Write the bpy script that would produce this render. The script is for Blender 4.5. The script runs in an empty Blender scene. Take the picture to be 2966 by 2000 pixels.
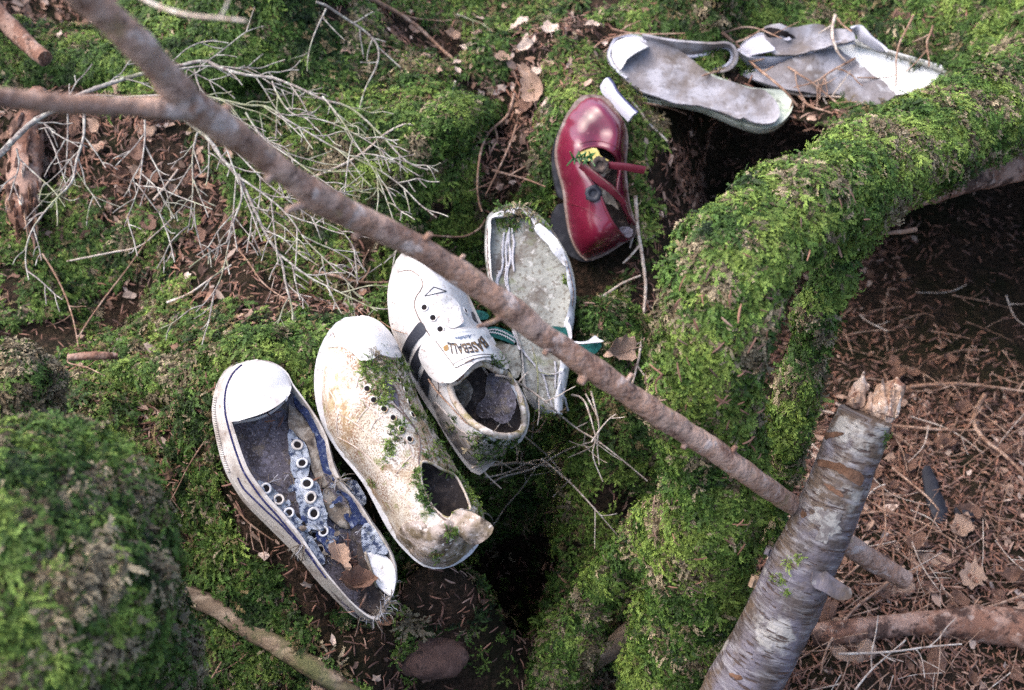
import bpy, bmesh, math, random
import numpy as np
from mathutils import Vector, Matrix, noise as mnoise
from mathutils.bvhtree import BVHTree
from mathutils.geometry import delaunay_2d_cdt

rad = math.radians
rng = np.random.default_rng(7)
random.seed(7)
scene = bpy.context.scene
col = scene.collection

# ---------------------------------------------------------------- camera, sky, sun, exposure
PITCH = rad(42.0)
CAM = Vector((0.0, 0.0, 0.92))
cam_data = bpy.data.cameras.new('camera')
cam = bpy.data.objects.new('camera', cam_data)
col.objects.link(cam)
cam.location = CAM
cam.rotation_euler = (rad(90) - PITCH, 0, 0)
cam_data.sensor_width = 36
cam_data.lens = 50
cam_data.clip_start = 0.02
cam_data.clip_end = 200
cam_data.dof.use_dof = True
cam_data.dof.focus_distance = 1.33
cam_data.dof.aperture_fstop = 5.8
cam_data.dof.aperture_blades = 7
scene.camera = cam

SUN_EL, SUN_AZ = rad(57), rad(-88)          # azimuth from +Y towards +X
world = bpy.data.worlds.new('World')
scene.world = world
world.use_nodes = True
_wn = world.node_tree
_sky = _wn.nodes.new('ShaderNodeTexSky')
_sky.sky_type = 'NISHITA'
_sky.sun_disc = False
_sky.sun_elevation = SUN_EL
_sky.sun_rotation = SUN_AZ
_sky.air_density = 1.0
_sky.dust_density = 4.0
_sky.ozone_density = 1.0
_bg = _wn.nodes['Background']
_wn.links.new(_sky.outputs[0], _bg.inputs[0])
_bg.inputs[1].default_value = 0.15
sun_data = bpy.data.lights.new('sun', 'SUN')
sun_data.energy = 1.3
sun_data.angle = rad(75)
sun_data.color = (1.0, 0.95, 0.9)
sun = bpy.data.objects.new('sun', sun_data)
col.objects.link(sun)
_sd = Vector((math.sin(SUN_AZ) * math.cos(SUN_EL), math.cos(SUN_AZ) * math.cos(SUN_EL), math.sin(SUN_EL)))
sun.rotation_euler = _sd.to_track_quat('Z', 'Y').to_euler()
sun.location = _sd * 5
scene.view_settings.view_transform = 'Standard'
scene.view_settings.look = 'None'
scene.view_settings.gamma = 1
scene.view_settings.exposure = 1.65
scene.cycles.max_bounces = 4
scene.cycles.diffuse_bounces = 2
scene.cycles.glossy_bounces = 2
scene.cycles.transparent_max_bounces = 4
scene.cycles.use_denoising = False
scene.cycles.use_adaptive_sampling = True
scene.cycles.adaptive_threshold = 0.012

# ---------------------------------------------------------------- photograph pixel -> ray
FP = 2966 / 36 * 50
AX_R = Vector((1, 0, 0))
AX_F = Vector((0, math.cos(PITCH), -math.sin(PITCH)))
AX_U = Vector((0, math.sin(PITCH), math.cos(PITCH)))
def ray(u, v):
    return AX_F + AX_R * ((u - 1483) / FP) + AX_U * ((1000 - v) / FP)
def at(u, v, d):
    return CAM + ray(u, v) * d
def atz(u, v, z):
    r = ray(u, v)
    return CAM + r * ((z - CAM.z) / r.z)
def to_px(p):
    q = Vector(p) - CAM
    d = q.dot(AX_F)
    return 1483 + q.dot(AX_R) / d * FP, 1000 - q.dot(AX_U) / d * FP, d
FRAMES = dict(A=(600, 1000, 1.8672), B=(900, 900, 2.0107), C=(1100, 690, 2.2396), D=(1380, 580, 2.413),
              E=(1570, 250, 2.9588), F=(1730, 50, 3.8767), G=(2100, 50, 3.4206), H=(1230, 900, 6.272),
              W=(0, 0, 0.78422), T=(0, 0, 1.55067), R=(1800, 1000, 1.5677), L=(0, 900, 1.4256), S=(0, 0, 1.0), M=(1050, 560, 1.86667))
def Q(k, pts):
    x0, y0, s = FRAMES[k]
    return [(x0 + p[0] / s, y0 + p[1] / s) for p in pts]
def q1(k, x, y):
    return Q(k, [(x, y)])[0]

# ---------------------------------------------------------------- numpy noise
def _hash(ix, iy, iz, seed):
    h = (ix.astype(np.int64) * 374761393 + iy.astype(np.int64) * 668265263 + iz.astype(np.int64) * 2147483647 + seed * 974711) & 0xFFFFFFFF
    h = ((h ^ (h >> 13)) * 1274126177) & 0xFFFFFFFF
    return ((h ^ (h >> 16)) & 0xFFFF) / 32767.5 - 1.0
def vnoise(p, scale=1.0, seed=0):
    p = np.asarray(p, float) * scale
    if p.shape[1] == 2:
        p = np.c_[p, np.zeros(len(p))]
    i = np.floor(p).astype(np.int64)
    f = p - i
    f = f * f * f * (f * (f * 6 - 15) + 10)
    r = 0
    for dx in (0, 1):
        for dy in (0, 1):
            for dz in (0, 1):
                w = (f[:, 0] if dx else 1 - f[:, 0]) * (f[:, 1] if dy else 1 - f[:, 1]) * (f[:, 2] if dz else 1 - f[:, 2])
                r = r + w * _hash(i[:, 0] + dx, i[:, 1] + dy, i[:, 2] + dz, seed)
    return r
def fbm(p, scale, octaves=4, seed=0, gain=0.5):
    a, r, t = 1.0, 0, 0
    for o in range(octaves):
        r = r + a * vnoise(p, scale * 2 ** o, seed + o * 17)
        t += a
        a *= gain
    return r / t
def sstep(x, a, b):
    t = np.clip((x - a) / (b - a), 0, 1)
    return t * t * (3 - 2 * t)

# ---------------------------------------------------------------- objects
def tag(o, label=None, cat=None, group=None, kind=None):
    if label: o['label'] = label
    if cat: o['category'] = cat
    if group: o['group'] = group
    if kind: o['kind'] = kind
    return o
def thing(name, loc, label, cat, group=None):
    o = bpy.data.objects.new(name, None)
    o.empty_display_size = 0.02
    col.objects.link(o)
    o.location = loc
    return tag(o, label, cat, group)
def adopt(o, parent):
    if parent is not None:
        o.parent = parent
        if parent.type == 'EMPTY':
            o.matrix_parent_inverse = Matrix.Translation(parent.location).inverted()
    return o
def link(name, me, parent=None):
    o = bpy.data.objects.new(name, me)
    col.objects.link(o)
    return adopt(o, parent)
def mesh_from(name, v, f, mat=None, smooth=True, sharp=50):
    me = bpy.data.meshes.new(name)
    me.from_pydata([tuple(x) for x in v], [], f)
    if mat is not None:
        me.materials.append(mat)
    if smooth:
        me.polygons.foreach_set('use_smooth', np.ones(len(me.polygons), bool))
        if sharp:
            me.set_sharp_from_angle(angle=rad(sharp))
    me.update()
    return me
def build(name, v, f, mat, parent=None, smooth=True, sharp=50):
    return link(name, mesh_from(name, v, f, mat, smooth, sharp), parent)
def bvh_of(*objs):
    vs, fs = [], []
    for o in objs:
        n = len(vs)
        vs += [v.co.copy() for v in o.data.vertices]
        fs += [tuple(i + n for i in p.vertices) for p in o.data.polygons]
    return BVHTree.FromPolygons(vs, fs)

# ---------------------------------------------------------------- curves
def catmull(pts, n, closed=False):
    P = [np.array(p, float) for p in pts]
    m = len(P)
    out = []
    segs = m if closed else m - 1
    for s in range(segs):
        if closed:
            p0, p1, p2, p3 = P[(s - 1) % m], P[s], P[(s + 1) % m], P[(s + 2) % m]
        else:
            p0, p1, p2, p3 = P[max(s - 1, 0)], P[s], P[s + 1], P[min(s + 2, m - 1)]
        for k in range(n):
            t = k / n
            out.append(0.5 * (2 * p1 + (p2 - p0) * t + (2 * p0 - 5 * p1 + 4 * p2 - p3) * t * t + (3 * p1 - p0 - 3 * p2 + p3) * t ** 3))
    if not closed:
        out.append(P[-1])
    return np.array(out)
def resample(pl, n, closed=False):
    pl = np.asarray(pl, float)
    if closed:
        pl = np.vstack([pl, pl[:1]])
    d = np.r_[0, np.cumsum(np.linalg.norm(np.diff(pl, axis=0), axis=1))]
    t = np.linspace(0, d[-1], n + 1)[:-1] if closed else np.linspace(0, d[-1], n)
    return np.stack([np.interp(t, d, pl[:, k]) for k in range(pl.shape[1])], 1)
def plen(pl, closed=False):
    pl = np.asarray(pl, float)
    if closed:
        pl = np.vstack([pl, pl[:1]])
    return np.linalg.norm(np.diff(pl, axis=0), axis=1).sum()
def inside(P, poly):
    P = np.asarray(P, float); poly = np.asarray(poly, float)
    x, y = P[:, 0], P[:, 1]
    c = np.zeros(len(P), bool)
    a = poly; b = np.roll(poly, 1, 0)
    for (x1, y1), (x2, y2) in zip(a, b):
        k = (y1 > y) != (y2 > y)
        c ^= k & (x < (x2 - x1) * (y - y1) / (y2 - y1 + 1e-15) + x1)
    return c
def pdist(P, pl, closed=True):
    P = np.asarray(P, float); pl = np.asarray(pl, float)
    a = pl if closed else pl[:-1]
    b = np.roll(pl, -1, 0) if closed else pl[1:]
    d = np.full(len(P), 1e9)
    for p, q in zip(a, b):
        e = q - p
        t = np.clip(((P - p) @ e) / (e @ e + 1e-18), 0, 1)
        d = np.minimum(d, np.linalg.norm(P - p - t[:, None] * e, axis=1))
    return d
def tube_geo(pts, radii, sides=8, rough=0.0, rscale=40, seed=0, cap=True, flat=1.0):
    """swept tube along 3-D points; returns verts, faces, uvs-per-vertex (angle, length)"""
    P = [Vector(p) for p in pts]
    n = len(P)
    T = [(P[min(i + 1, n - 1)] - P[max(i - 1, 0)]).normalized() for i in range(n)]
    up = Vector((0, 0, 1)) if abs(T[0].z) < 0.9 else Vector((1, 0, 0))
    N = (up - T[0] * up.dot(T[0])).normalized()
    v, uv = [], []
    L = 0
    for i in range(n):
        if i:
            L += (P[i] - P[i - 1]).length
            N = (N - T[i] * N.dot(T[i])).normalized()
        B = T[i].cross(N)
        for k in range(sides):
            a = 2 * math.pi * k / sides
            r = radii[i]
            d = N * math.cos(a) + B * math.sin(a) * flat
            if rough:
                r *= 1 + rough * mnoise.noise((P[i] + d * r) * rscale + Vector((seed * 3.1, 0, 0))) + 0.6 * rough * mnoise.noise((P[i] + d * r) * rscale * 2.7)
            v.append(P[i] + d * r)
            uv.append((k / sides, L))
    f = []
    for i in range(n - 1):
        for k in range(sides):
            k2 = (k + 1) % sides
            f.append((i * sides + k, i * sides + k2, (i + 1) * sides + k2, (i + 1) * sides + k))
    if cap:
        f.append(tuple(range(sides))[::-1])
        f.append(tuple((n - 1) * sides + k for k in range(sides)))
    return v, f, uv
def tube(name, pts, radii, mat, parent=None, sides=8, sub=6, rough=0.0, rscale=40, seed=0, smooth_path=True, flat=1.0):
    pts = [tuple(p) for p in pts]
    if not hasattr(radii, '__len__'):
        radii = [radii] * len(pts)
    if smooth_path and len(pts) > 2:
        q = catmull([tuple(p) + (r,) for p, r in zip(pts, radii)], sub)
    else:
        q = np.array([tuple(p) + (r,) for p, r in zip(pts, radii)])
        if len(q) == 2:
            q = resample(q, sub + 1)
    v, f, uv = tube_geo(q[:, :3], np.maximum(q[:, 3], 2e-4), sides, rough, rscale, seed, flat=flat)
    me = mesh_from(name, v, f, mat, True, 60)
    lay = me.uv_layers.new(name='UVMap')
    li = np.empty(len(me.loops), np.int32)
    me.loops.foreach_get('vertex_index', li)
    uvv = np.array(uv)
    vi_ang = uvv[li, 0].copy()
    # close the seam
    ls = np.array([p.loop_start for p in me.polygons]); lt = np.array([p.loop_total for p in me.polygons])
    for s, t in zip(ls, lt):
        if t == 4:
            a = vi_ang[s:s + 4]
            if a.max() - a.min() > 0.5:
                a[a < 0.5] += 1.0
    lay.data.foreach_set('uv', np.c_[vi_ang, uvv[li, 1]].astype(np.float32).ravel())
    return link(name, me, parent)
# ---------------------------------------------------------------- materials
def new_mat(name):
    m = bpy.data.materials.new(name)
    m.use_nodes = True
    return m, m.node_tree, m.node_tree.nodes['Principled BSDF']
def rgb(h):
    """sRGB hex -> linear"""
    c = [int(h[i:i + 2], 16) / 255 for i in (0, 2, 4)]
    return tuple(x / 12.92 if x <= 0.04045 else ((x + 0.055) / 1.055) ** 2.4 for x in c) + (1,)
def mix_node(nt, fac, a, b, blend='MIX'):
    n = nt.nodes.new('ShaderNodeMix')
    n.data_type = 'RGBA'
    n.blend_type = blend
    for sock, val in ((n.inputs[0], fac), (n.inputs[6], a), (n.inputs[7], b)):
        if isinstance(val, bpy.types.NodeSocket):
            nt.links.new(val, sock)
        else:
            sock.default_value = val
    return n.outputs[2]
def coord(nt, kind='Object', scale=(1, 1, 1)):
    tc = nt.nodes.new('ShaderNodeTexCoord')
    mp = nt.nodes.new('ShaderNodeMapping')
    mp.inputs['Scale'].default_value = scale
    nt.links.new(tc.outputs[kind], mp.inputs[0])
    return mp.outputs[0]
def noise_fac(nt, co, scale, lo, hi, detail=5, rough=0.6, dist=0.0):
    n = nt.nodes.new('ShaderNodeTexNoise')
    n.inputs['Scale'].default_value = scale
    n.inputs['Detail'].default_value = detail
    n.inputs['Roughness'].default_value = rough
    n.inputs['Distortion'].default_value = dist
    nt.links.new(co, n.inputs['Vector'])
    r = nt.nodes.new('ShaderNodeMapRange')
    r.inputs[1].default_value = lo
    r.inputs[2].default_value = hi
    nt.links.new(n.outputs[0], r.inputs[0])
    return r.outputs[0]
def math_node(nt, op, a, b=0.0):
    n = nt.nodes.new('ShaderNodeMath')
    n.operation = op
    for s, x in ((n.inputs[0], a), (n.inputs[1], b)):
        if isinstance(x, bpy.types.NodeSocket):
            nt.links.new(x, s)
        else:
            s.default_value = x
    return n.outputs[0]
def layered(name, base, layers, rough=0.7, bump=(60, 0.2), spec=0.3, co='Object', cscale=(1, 1, 1), coat=0.0, extra_bump=None):
    """base colour with stain layers: (colour, noise scale, lo, hi, strength[, (sx,sy,sz)[, detail]])"""
    m, nt, b = new_mat(name)
    c = coord(nt, co, cscale)
    out = base
    for L in layers:
        colr, sc, lo, hi, st = L[:5]
        cc = c if len(L) < 6 or L[5] is None else coord(nt, co, L[5])
        f = noise_fac(nt, cc, sc, lo, hi, L[6] if len(L) > 6 else 5)
        if len(L) > 7:
            f = math_node(nt, 'MULTIPLY', f, noise_fac(nt, c, *L[7]))
        if st != 1:
            f = math_node(nt, 'MULTIPLY', f, st)
        out = mix_node(nt, f, out, colr)
    if isinstance(out, bpy.types.NodeSocket):
        nt.links.new(out, b.inputs['Base Color'])
    else:
        b.inputs['Base Color'].default_value = out
    b.inputs['Roughness'].default_value = rough
    b.inputs['Specular IOR Level'].default_value = spec
    if coat:
        b.inputs['Coat Weight'].default_value = coat
        b.inputs['Coat Roughness'].default_value = 0.12
    if bump:
        h = noise_fac(nt, c, bump[0], 0.0, 1.0, 6)
        if extra_bump:
            kind, sc, rot, amt = extra_bump
            mp = nt.nodes.new('ShaderNodeMapping')
            mp.inputs['Rotation'].default_value = rot
            nt.links.new(c, mp.inputs[0])
            w = nt.nodes.new('ShaderNodeTexWave')
            w.inputs['Scale'].default_value = sc
            w.inputs['Distortion'].default_value = 1.0
            nt.links.new(mp.outputs[0], w.inputs[0])
            h = math_node(nt, 'ADD', h, math_node(nt, 'MULTIPLY', w.outputs['Fac'], amt))
        bn = nt.nodes.new('ShaderNodeBump')
        bn.inputs['Strength'].default_value = bump[1]
        bn.inputs['Distance'].default_value = bump[2] if len(bump) > 2 else 0.003
        nt.links.new(h, bn.inputs['Height'])
        nt.links.new(bn.outputs[0], b.inputs['Normal'])
    return m
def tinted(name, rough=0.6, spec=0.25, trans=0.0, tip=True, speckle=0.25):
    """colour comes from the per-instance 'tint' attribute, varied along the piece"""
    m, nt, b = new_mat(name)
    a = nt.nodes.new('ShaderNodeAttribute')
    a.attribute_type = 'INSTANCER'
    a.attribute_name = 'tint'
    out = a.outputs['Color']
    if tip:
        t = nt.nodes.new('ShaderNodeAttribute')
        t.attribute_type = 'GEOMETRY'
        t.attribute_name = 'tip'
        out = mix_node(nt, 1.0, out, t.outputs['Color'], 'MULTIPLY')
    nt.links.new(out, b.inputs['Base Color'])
    b.inputs['Roughness'].default_value = rough
    b.inputs['Specular IOR Level'].default_value = spec
    if trans:
        tr = nt.nodes.new('ShaderNodeBsdfTranslucent')
        nt.links.new(out, tr.inputs[0])
        mx = nt.nodes.new('ShaderNodeMixShader')
        mx.inputs[0].default_value = trans
        nt.links.new(b.outputs[0], mx.inputs[1])
        nt.links.new(tr.outputs[0], mx.inputs[2])
        nt.links.new(mx.outputs[0], nt.nodes['Material Output'].inputs[0])
    return m
MAT = {}
MAT['soil'] = layered('soil', (0.026, 0.019, 0.014, 1), [((0.075, 0.045, 0.032, 1), 120, 0.5, 0.62, 1), ((0.05, 0.03, 0.02, 1), 30, 0.45, 0.7, .6), ((0.012, 0.014, 0.006, 1), 9, 0.45, 0.6, 0.8)], 0.95, (150, 1.0, 0.012), 0.1)
MAT['moss_bed'] = layered('moss_bed', (0.018, 0.022, 0.008, 1), [((0.04, 0.028, 0.018, 1), 40, 0.5, 0.7, 1), ((0.03, 0.042, 0.012, 1), 120, 0.5, 0.7, 1)], 0.95, (160, 1.0, 0.006), 0.1)
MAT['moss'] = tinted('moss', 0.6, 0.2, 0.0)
MAT['needle'] = tinted('needle', 0.65, 0.3, 0.0, False)
MAT['flake'] = tinted('leaf_flake', 0.7, 0.2, 0.0, True)
MAT['bark_dark'] = layered('root_bark', (0.085, 0.045, 0.028, 1), [((0.16, 0.09, 0.06, 1), 60, 0.45, 0.65, 1, (1, 1, 0.35)), ((0.02, 0.012, 0.008, 1), 35, 0.5, 0.65, 1)], 0.9, (70, 0.9, 0.006), 0.15)
MAT['branch'] = layered('pinkish_bark', (0.28, 0.165, 0.118, 1), [((0.40, 0.275, 0.22, 1), 30, .48, .58, .9), ((0.14, 0.07, 0.05, 1), 24, .54, .64, .85, (1, 1, .6)), ((0.47, 0.39, 0.36, 1), 44, .58, .64, .8), ((0.085, 0.045, 0.035, 1), 85, .58, .66, .85), ((0.25, 0.19, 0.09, 1), 34, .6, .68, .5), ((.35, .24, .20, 1), 220, .5, .6, .6)], 0.7, (70, 1.0, 0.010), 0.3)
MAT['branch_red'] = layered('red_log_bark', (0.17, 0.088, 0.062, 1), [((0.30, 0.195, 0.155, 1), 34, .48, .58, .85), ((0.045, 0.025, 0.02, 1), 30, .54, .62, .9), ((.36, .27, .23, 1), 90, .58, .66, .7), ((.03, .018, .015, 1), 110, .58, .66, .85)], 0.8, (60, 1.0, 0.006), 0.2)
MAT['twig_grey'] = layered('lichen_twig_bark', (0.22, 0.19, 0.175, 1), [((0.40, 0.385, 0.34, 1), 130, 0.45, 0.6, 0.9), ((0.09, 0.05, 0.05, 1), 190, 0.55, 0.65, 0.8), ((0.17, 0.20, 0.07, 1), 14, 0.52, 0.62, 0.55)], 0.8, (260, 1.0, 0.003), 0.2)
MAT['twig_brown'] = layered('brown_twig_bark', (0.22, 0.13, 0.09, 1), [((0.38, 0.27, 0.21, 1), 90, 0.48, 0.62, 0.9), ((0.08, 0.045, 0.035, 1), 140, 0.56, 0.66, 0.8)], 0.8, (200, 0.9, 0.003), 0.2)
MAT['twig_pale'] = layered('pale_twig_bark', (0.40, 0.32, 0.27, 1), [((0.55, 0.50, 0.45, 1), 110, 0.48, 0.6, 0.9), ((0.16, 0.10, 0.08, 1), 160, 0.57, 0.66, 0.9)], 0.8, (240, 1.0, 0.003), 0.2)
MAT['wood_raw'] = layered('raw_wood', (0.34, 0.22, 0.155, 1), [((0.62, 0.50, 0.42, 1), 60, 0.48, 0.62, 0.9, (1, 1, 0.25)), ((0.16, 0.07, 0.045, 1), 55, 0.56, 0.66, 0.9, (1, 1, 0.25))], 0.8, (120, 1.0, 0.004), 0.2)
MAT['wood_old'] = layered('weathered_wood', (0.16, 0.115, 0.08, 1), [((0.30, 0.23, 0.17, 1), 50, 0.48, 0.62, 0.9, (0.4, 1, 1)), ((0.05, 0.03, 0.02, 1), 60, 0.55, 0.66, 0.9, (0.4, 1, 1)), ((0.07, 0.09, 0.03, 1), 18, 0.55, 0.65, 0.7)], 0.85, (100, 1.0, 0.004), 0.2)
# ---------------------------------------------------------------- the planes the shoes lie on
class Plane:
    def __init__(s, k, x, y, depth, heel, toe, roll=0, pit=0, n=None):
        u, v = q1(k, x, y)
        s.o = at(u, v, depth)
        hv, tv = q1(k, *heel), q1(k, *toe)
        t = Vector((tv[0] - hv[0], -(tv[1] - hv[1]))).normalized()
        T = AX_R * t.x + AX_U * t.y
        S = AX_R * t.y - AX_U * t.x
        vv = (CAM - s.o).normalized()
        s.n = Vector(n).normalized() if n else (vv + S * math.tan(rad(roll)) + T * math.tan(rad(pit))).normalized()
        s.a = (T - s.n * T.dot(s.n)).normalized()
        s.b = s.a.cross(s.n).normalized()
    def hit(s, u, v, h=0.0):
        r = ray(u, v)
        t = (s.o + s.n * h - CAM).dot(s.n) / r.dot(s.n)
        return CAM + r * t
    def loc(s, u, v, h=0.0):
        p = s.hit(u, v, h) - s.o
        return np.array((p.dot(s.b), p.dot(s.a)))
    def locs(s, pts, h=0.0):
        return np.array([s.loc(u, v, h) for u, v in pts])
    def pt(s, x, y, h=0.0):
        return s.o + s.b * x + s.a * y + s.n * h
PL = dict(
    A=Plane('A', 540, 780, 1.36, (900, 1480), (270, 90), roll=20, pit=10),
    B=Plane('B', 450, 750, 1.37, (850, 1420), (250, 40), roll=-3, pit=4),
    C=Plane('C', 480, 740, 1.42, (800, 1400), (270, 40), roll=3, pit=5),
    D=Plane('D', 380, 750, 1.50, (500, 1480), (260, 50), roll=0, pit=14),
    E=Plane('E', 450, 780, 1.62, (450, 1460), (480, 90), roll=7, pit=3),
    F=Plane('F', 1050, 740, 1.72, (2000, 1150), (250, 350), n=(0.02, -0.42, 0.90)),
    G=Plane('G', 1050, 520, 1.74, (1900, 700), (250, 330), n=(-0.08, -0.50, 0.86)))
SOLE = dict(  # footprints, in the photograph's pixels
    A=Q('A', [(265, 80), (140, 110), (55, 200), (30, 370), (75, 590), (150, 760), (280, 920), (420, 1060), (540, 1190), (680, 1350), (830, 1480), (920, 1490), (990, 1380), (1010, 1250), (960, 1090), (860, 930), (720, 740), (660, 600), (600, 430), (480, 260), (400, 130)]),
    B=Q('B', [(265, 40), (150, 80), (60, 220), (25, 400), (50, 600), (140, 790), (310, 1010), (450, 1270), (570, 1420), (690, 1500), (850, 1480), (980, 1360), (980, 1200), (860, 980), (720, 740), (600, 480), (520, 260), (430, 100)]),
    C=Q('C', [(300, 30), (160, 90), (60, 280), (55, 480), (130, 720), (240, 980), (370, 1180), (500, 1400), (640, 1530), (780, 1400), (940, 1280), (950, 1080), (820, 850), (690, 620), (560, 340), (450, 120)]),
    D=Q('D', [(260, 40), (110, 90), (65, 250), (70, 450), (130, 640), (280, 950), (320, 1300), (450, 1500), (590, 1500), (640, 1250), (670, 950), (690, 700), (650, 430), (560, 260), (420, 100)]),
    E=Q('E', [(395, 85), (230, 230), (120, 480), (90, 700), (110, 1100), (250, 1400), (400, 1500), (640, 1380), (790, 1250), (760, 1000), (720, 700), (730, 400), (640, 210)]),
    F=Q('F', [(135, 400), (200, 250), (400, 205), (590, 310), (1000, 470), (1300, 700), (1700, 840), (2040, 880), (2175, 1010), (2050, 1240), (1850, 1300), (1400, 1170), (860, 1010), (400, 900), (150, 660)]),
    G=Q('G', [(120, 340), (300, 160), (620, 140), (1060, 110), (1340, 200), (1800, 420), (2190, 560), (1950, 760), (1480, 900), (1250, 950), (900, 790), (400, 600), (150, 500)]))

# ---------------------------------------------------------------- ground: control points (W px, z, moss, dry)
CP = [
    (-500, -500, .35, .9, .1), (600, -600, .40, .9, .1), (1700, -600, .40, .9, .1), (2900, -500, .35, .9, .1),
    (-300, 0, .08, .7, .3), (60, 20, -.02, .1, .8), (180, 60, -.03, .3, .6), (350, 40, .03, .9, .1), (700, 20, .08, 1, .1), (1100, 20, .09, 1, .2),
    (1500, 15, .09, 1, .2), (1900, 10, .09, 1, .1), (2300, 20, .08, 1, .1), (2600, 100, .10, 1, .1),
    (60, 140, .01, .7, .3), (300, 150, .05, 1, 0), (560, 110, .07, 1, 0), (750, 140, .05, .9, .2), (950, 100, .05, .4, .7), (1050, 140, .05, .25, .8), (1000, 200, .04, .4, .7), (1200, 120, .04, .3, .9), (1200, 200, .03, .2, 1), (1130, 300, .02, .35, .9), (1350, 150, .05, .5, .6), (1300, 60, .06, .5, .6),
    (300, 240, -.02, .4, .5), (600, 270, -.01, .8, .2), (850, 230, .01, .7, .3), (1050, 260, .03, .9, .1), (1180, 260, .02, .2, .9),
    (1600, 60, .06, 1, .2), (2150, 80, .06, 1, 0), (2290, 90, .07, 1, 0), (2500, 200, .05, 1, 0),
    (-200, 350, -.04, .5, .4), (60, 330, -.03, .3, .8), (200, 330, -.02, .15, .9), (330, 350, -.01, .35, .9), (450, 420, -.02, .4, .8), (260, 450, -.05, .35, .9), (120, 480, -.06, .5, .5), (330, 520, -.06, .6, .5),
    (620, 400, -.01, .8, .2), (800, 350, .01, .9, .1), (950, 330, .03, 1, 0), (1080, 290, .04, 1, 0), (920, 450, .0, 1, 0), (1060, 390, -.16, .05, .2), (1120, 430, -.10, .1, .5), (1000, 470, -.05, .8, .3),
    (200, 560, -.07, .9, .3), (80, 620, -.06, .8, .3), (350, 640, -.08, .9, .3), (220, 700, -.14, .8, .2), (330, 760, -.16, .4, .4), (80, 760, -.12, .5, .3),
    (480, 560, -.05, .6, .5), (600, 560, -.05, .6, .6), (750, 560, -.07, .6, .4), (830, 630, -.08, .2, .8), (700, 680, -.07, .3, .9), (560, 690, -.07, .5, .7), (450, 740, -.09, .6, .5), (820, 690, -.06, .4, .7), (1060, 560, -.05, .4, .8), (1060, 480, -.03, .7, .5),
    (200, 850, -.04, 1, .2), (430, 830, -.02, 1, .1), (640, 770, -.01, 1, .3), (-200, 900, -.1, .9, .2),
    (260, 930, -.09, .5, .9), (360, 960, -.13, .1, 1), (430, 1010, -.14, .1, 1), (400, 900, -.07, .5, .6),
    (440, 1150, -.18, .7, .4), (520, 1250, -.20, 1, .0), (640, 1350, -.23, .9, .1), (430, 1300, -.24, .4, .5), (500, 1450, -.27, .7, .3), (330, 1480, -.30, .3, .8), (650, 1480, -.28, .9, .1), (780, 1500, -.30, .8, .2), (200, 1700, -.34, .3, .8), (-100, 1500, -.35, .3, .8), (600, 1750, -.36, .5, .5),
    (860, 1480, -.32, .6, .4), (900, 1540, -.40, .2, .7), (1000, 1470, -.55, .0, .3), (1050, 1370, -.70, .0, .1), (1150, 1300, -.70, .0, .1), (1230, 1260, -.55, .0, .1), (1100, 1560, -.48, .1, .7), (1000, 1750, -.46, .1, .8),
    (1120, 1120, -.20, .7, .5), (1220, 1150, -.26, .8, .3), (1180, 1060, -.15, .8, .4), (1300, 1000, -.12, .9, .3), (1380, 1060, -.17, .9, .2), (1320, 1140, -.24, .9, .2), (1420, 1200, -.28, .8, .2),
    (1360, 740, -.05, .9, .1), (1400, 650, -.05, .9, .2), (1370, 850, -.09, .5, .8), (1430, 780, -.09, .7, .3), (1440, 920, -.12, .8, .3),
    (1500, 330, -.02, .9, .3), (1560, 380, -.09, .2, .9), (1650, 350, -.08, .2, .8), (1480, 460, -.09, .4, .6), (1440, 560, -.09, .4, .7), (1520, 520, -.13, .4, .5),
    (1820, 250, -.02, .1, .9), (1700, 300, -.05, .3, .8),
    (2400, 250, .04, .8, .3),
    (2000, 1150, -.32, .0, 1), (2250, 1150, -.32, .05, 1),
    (1950, 1350, -.33, .0, 1), (2200, 1350, -.34, .0, 1), (1850, 1500, -.36, .0, 1), (2100, 1530, -.36, .0, 1), (2320, 1500, -.36, .05, 1), (2600, 1300, -.34, .1, 1), (2100, 1800, -.38, .05, 1), (1500, 1800, -.42, .1, .8),
    (1450, 1420, -.40, .4, .4), (1300, 1420, -.42, .3, .4), (1250, 1540, -.40, .5, .4), (1380, 1540, -.40, .4, .5), (1650, 1400, -.36, .3, .7), (1700, 1100, -.32, .2, .7), 
]
pts, zs, fld = [], [], []
for u, v, z, m, l in CP:
    p = atz(*q1('W', u, v), z)
    pts.append((p.x, p.y)); zs.append(z); fld.append((m, l, 0))
for x, y, z, m, l in [(.20, 1.24, -.20, .2, .4), (.28, 1.23, -.33, 0, .6), (.40, 1.24, -.33, 0, .8), (.55, 1.25, -.33, 0, .9), (.72, 1.26, -.32, 0, 1), (.9, 1.26, -.32, 0, 1), (1.2, 1.25, -.32, 0, 1),
                      (.30, 1.315, .0, .3, .4), (.40, 1.325, .0, .5, .3), (.55, 1.335, .03, .7, .2), (.72, 1.35, .04, .8, .2), (.9, 1.36, .05, .8, .2), (1.2, 1.4, .06, .8, .2),
                      (.30, 1.05, -.33, 0, .9), (.45, 1.08, -.33, 0, 1), (.65, 1.1, -.32, 0, 1), (.85, 1.1, -.32, 0, 1), (.35, .9, -.34, 0, 1), (.55, .92, -.34, 0, 1), (.8, .95, -.33, 0, 1)]:
    pts.append((x, y)); zs.append(z); fld.append((m, l, 0))
for k, pl in PL.items():                        # the ground carries the shoes
    L = resample(pl.locs(SOLE[k]), 26, True)
    c = L.mean(0)
    for s in (1.0, 0.55, 0.1):
        for q in L[:: 2 if s == 1 else 3]:
            p = pl.pt(*(c + (q - c) * s), -0.006)
            pts.append((p.x, p.y)); zs.append(p.z); fld.append((.85, .35, 1.0 if s < 1 else .7))
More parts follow.
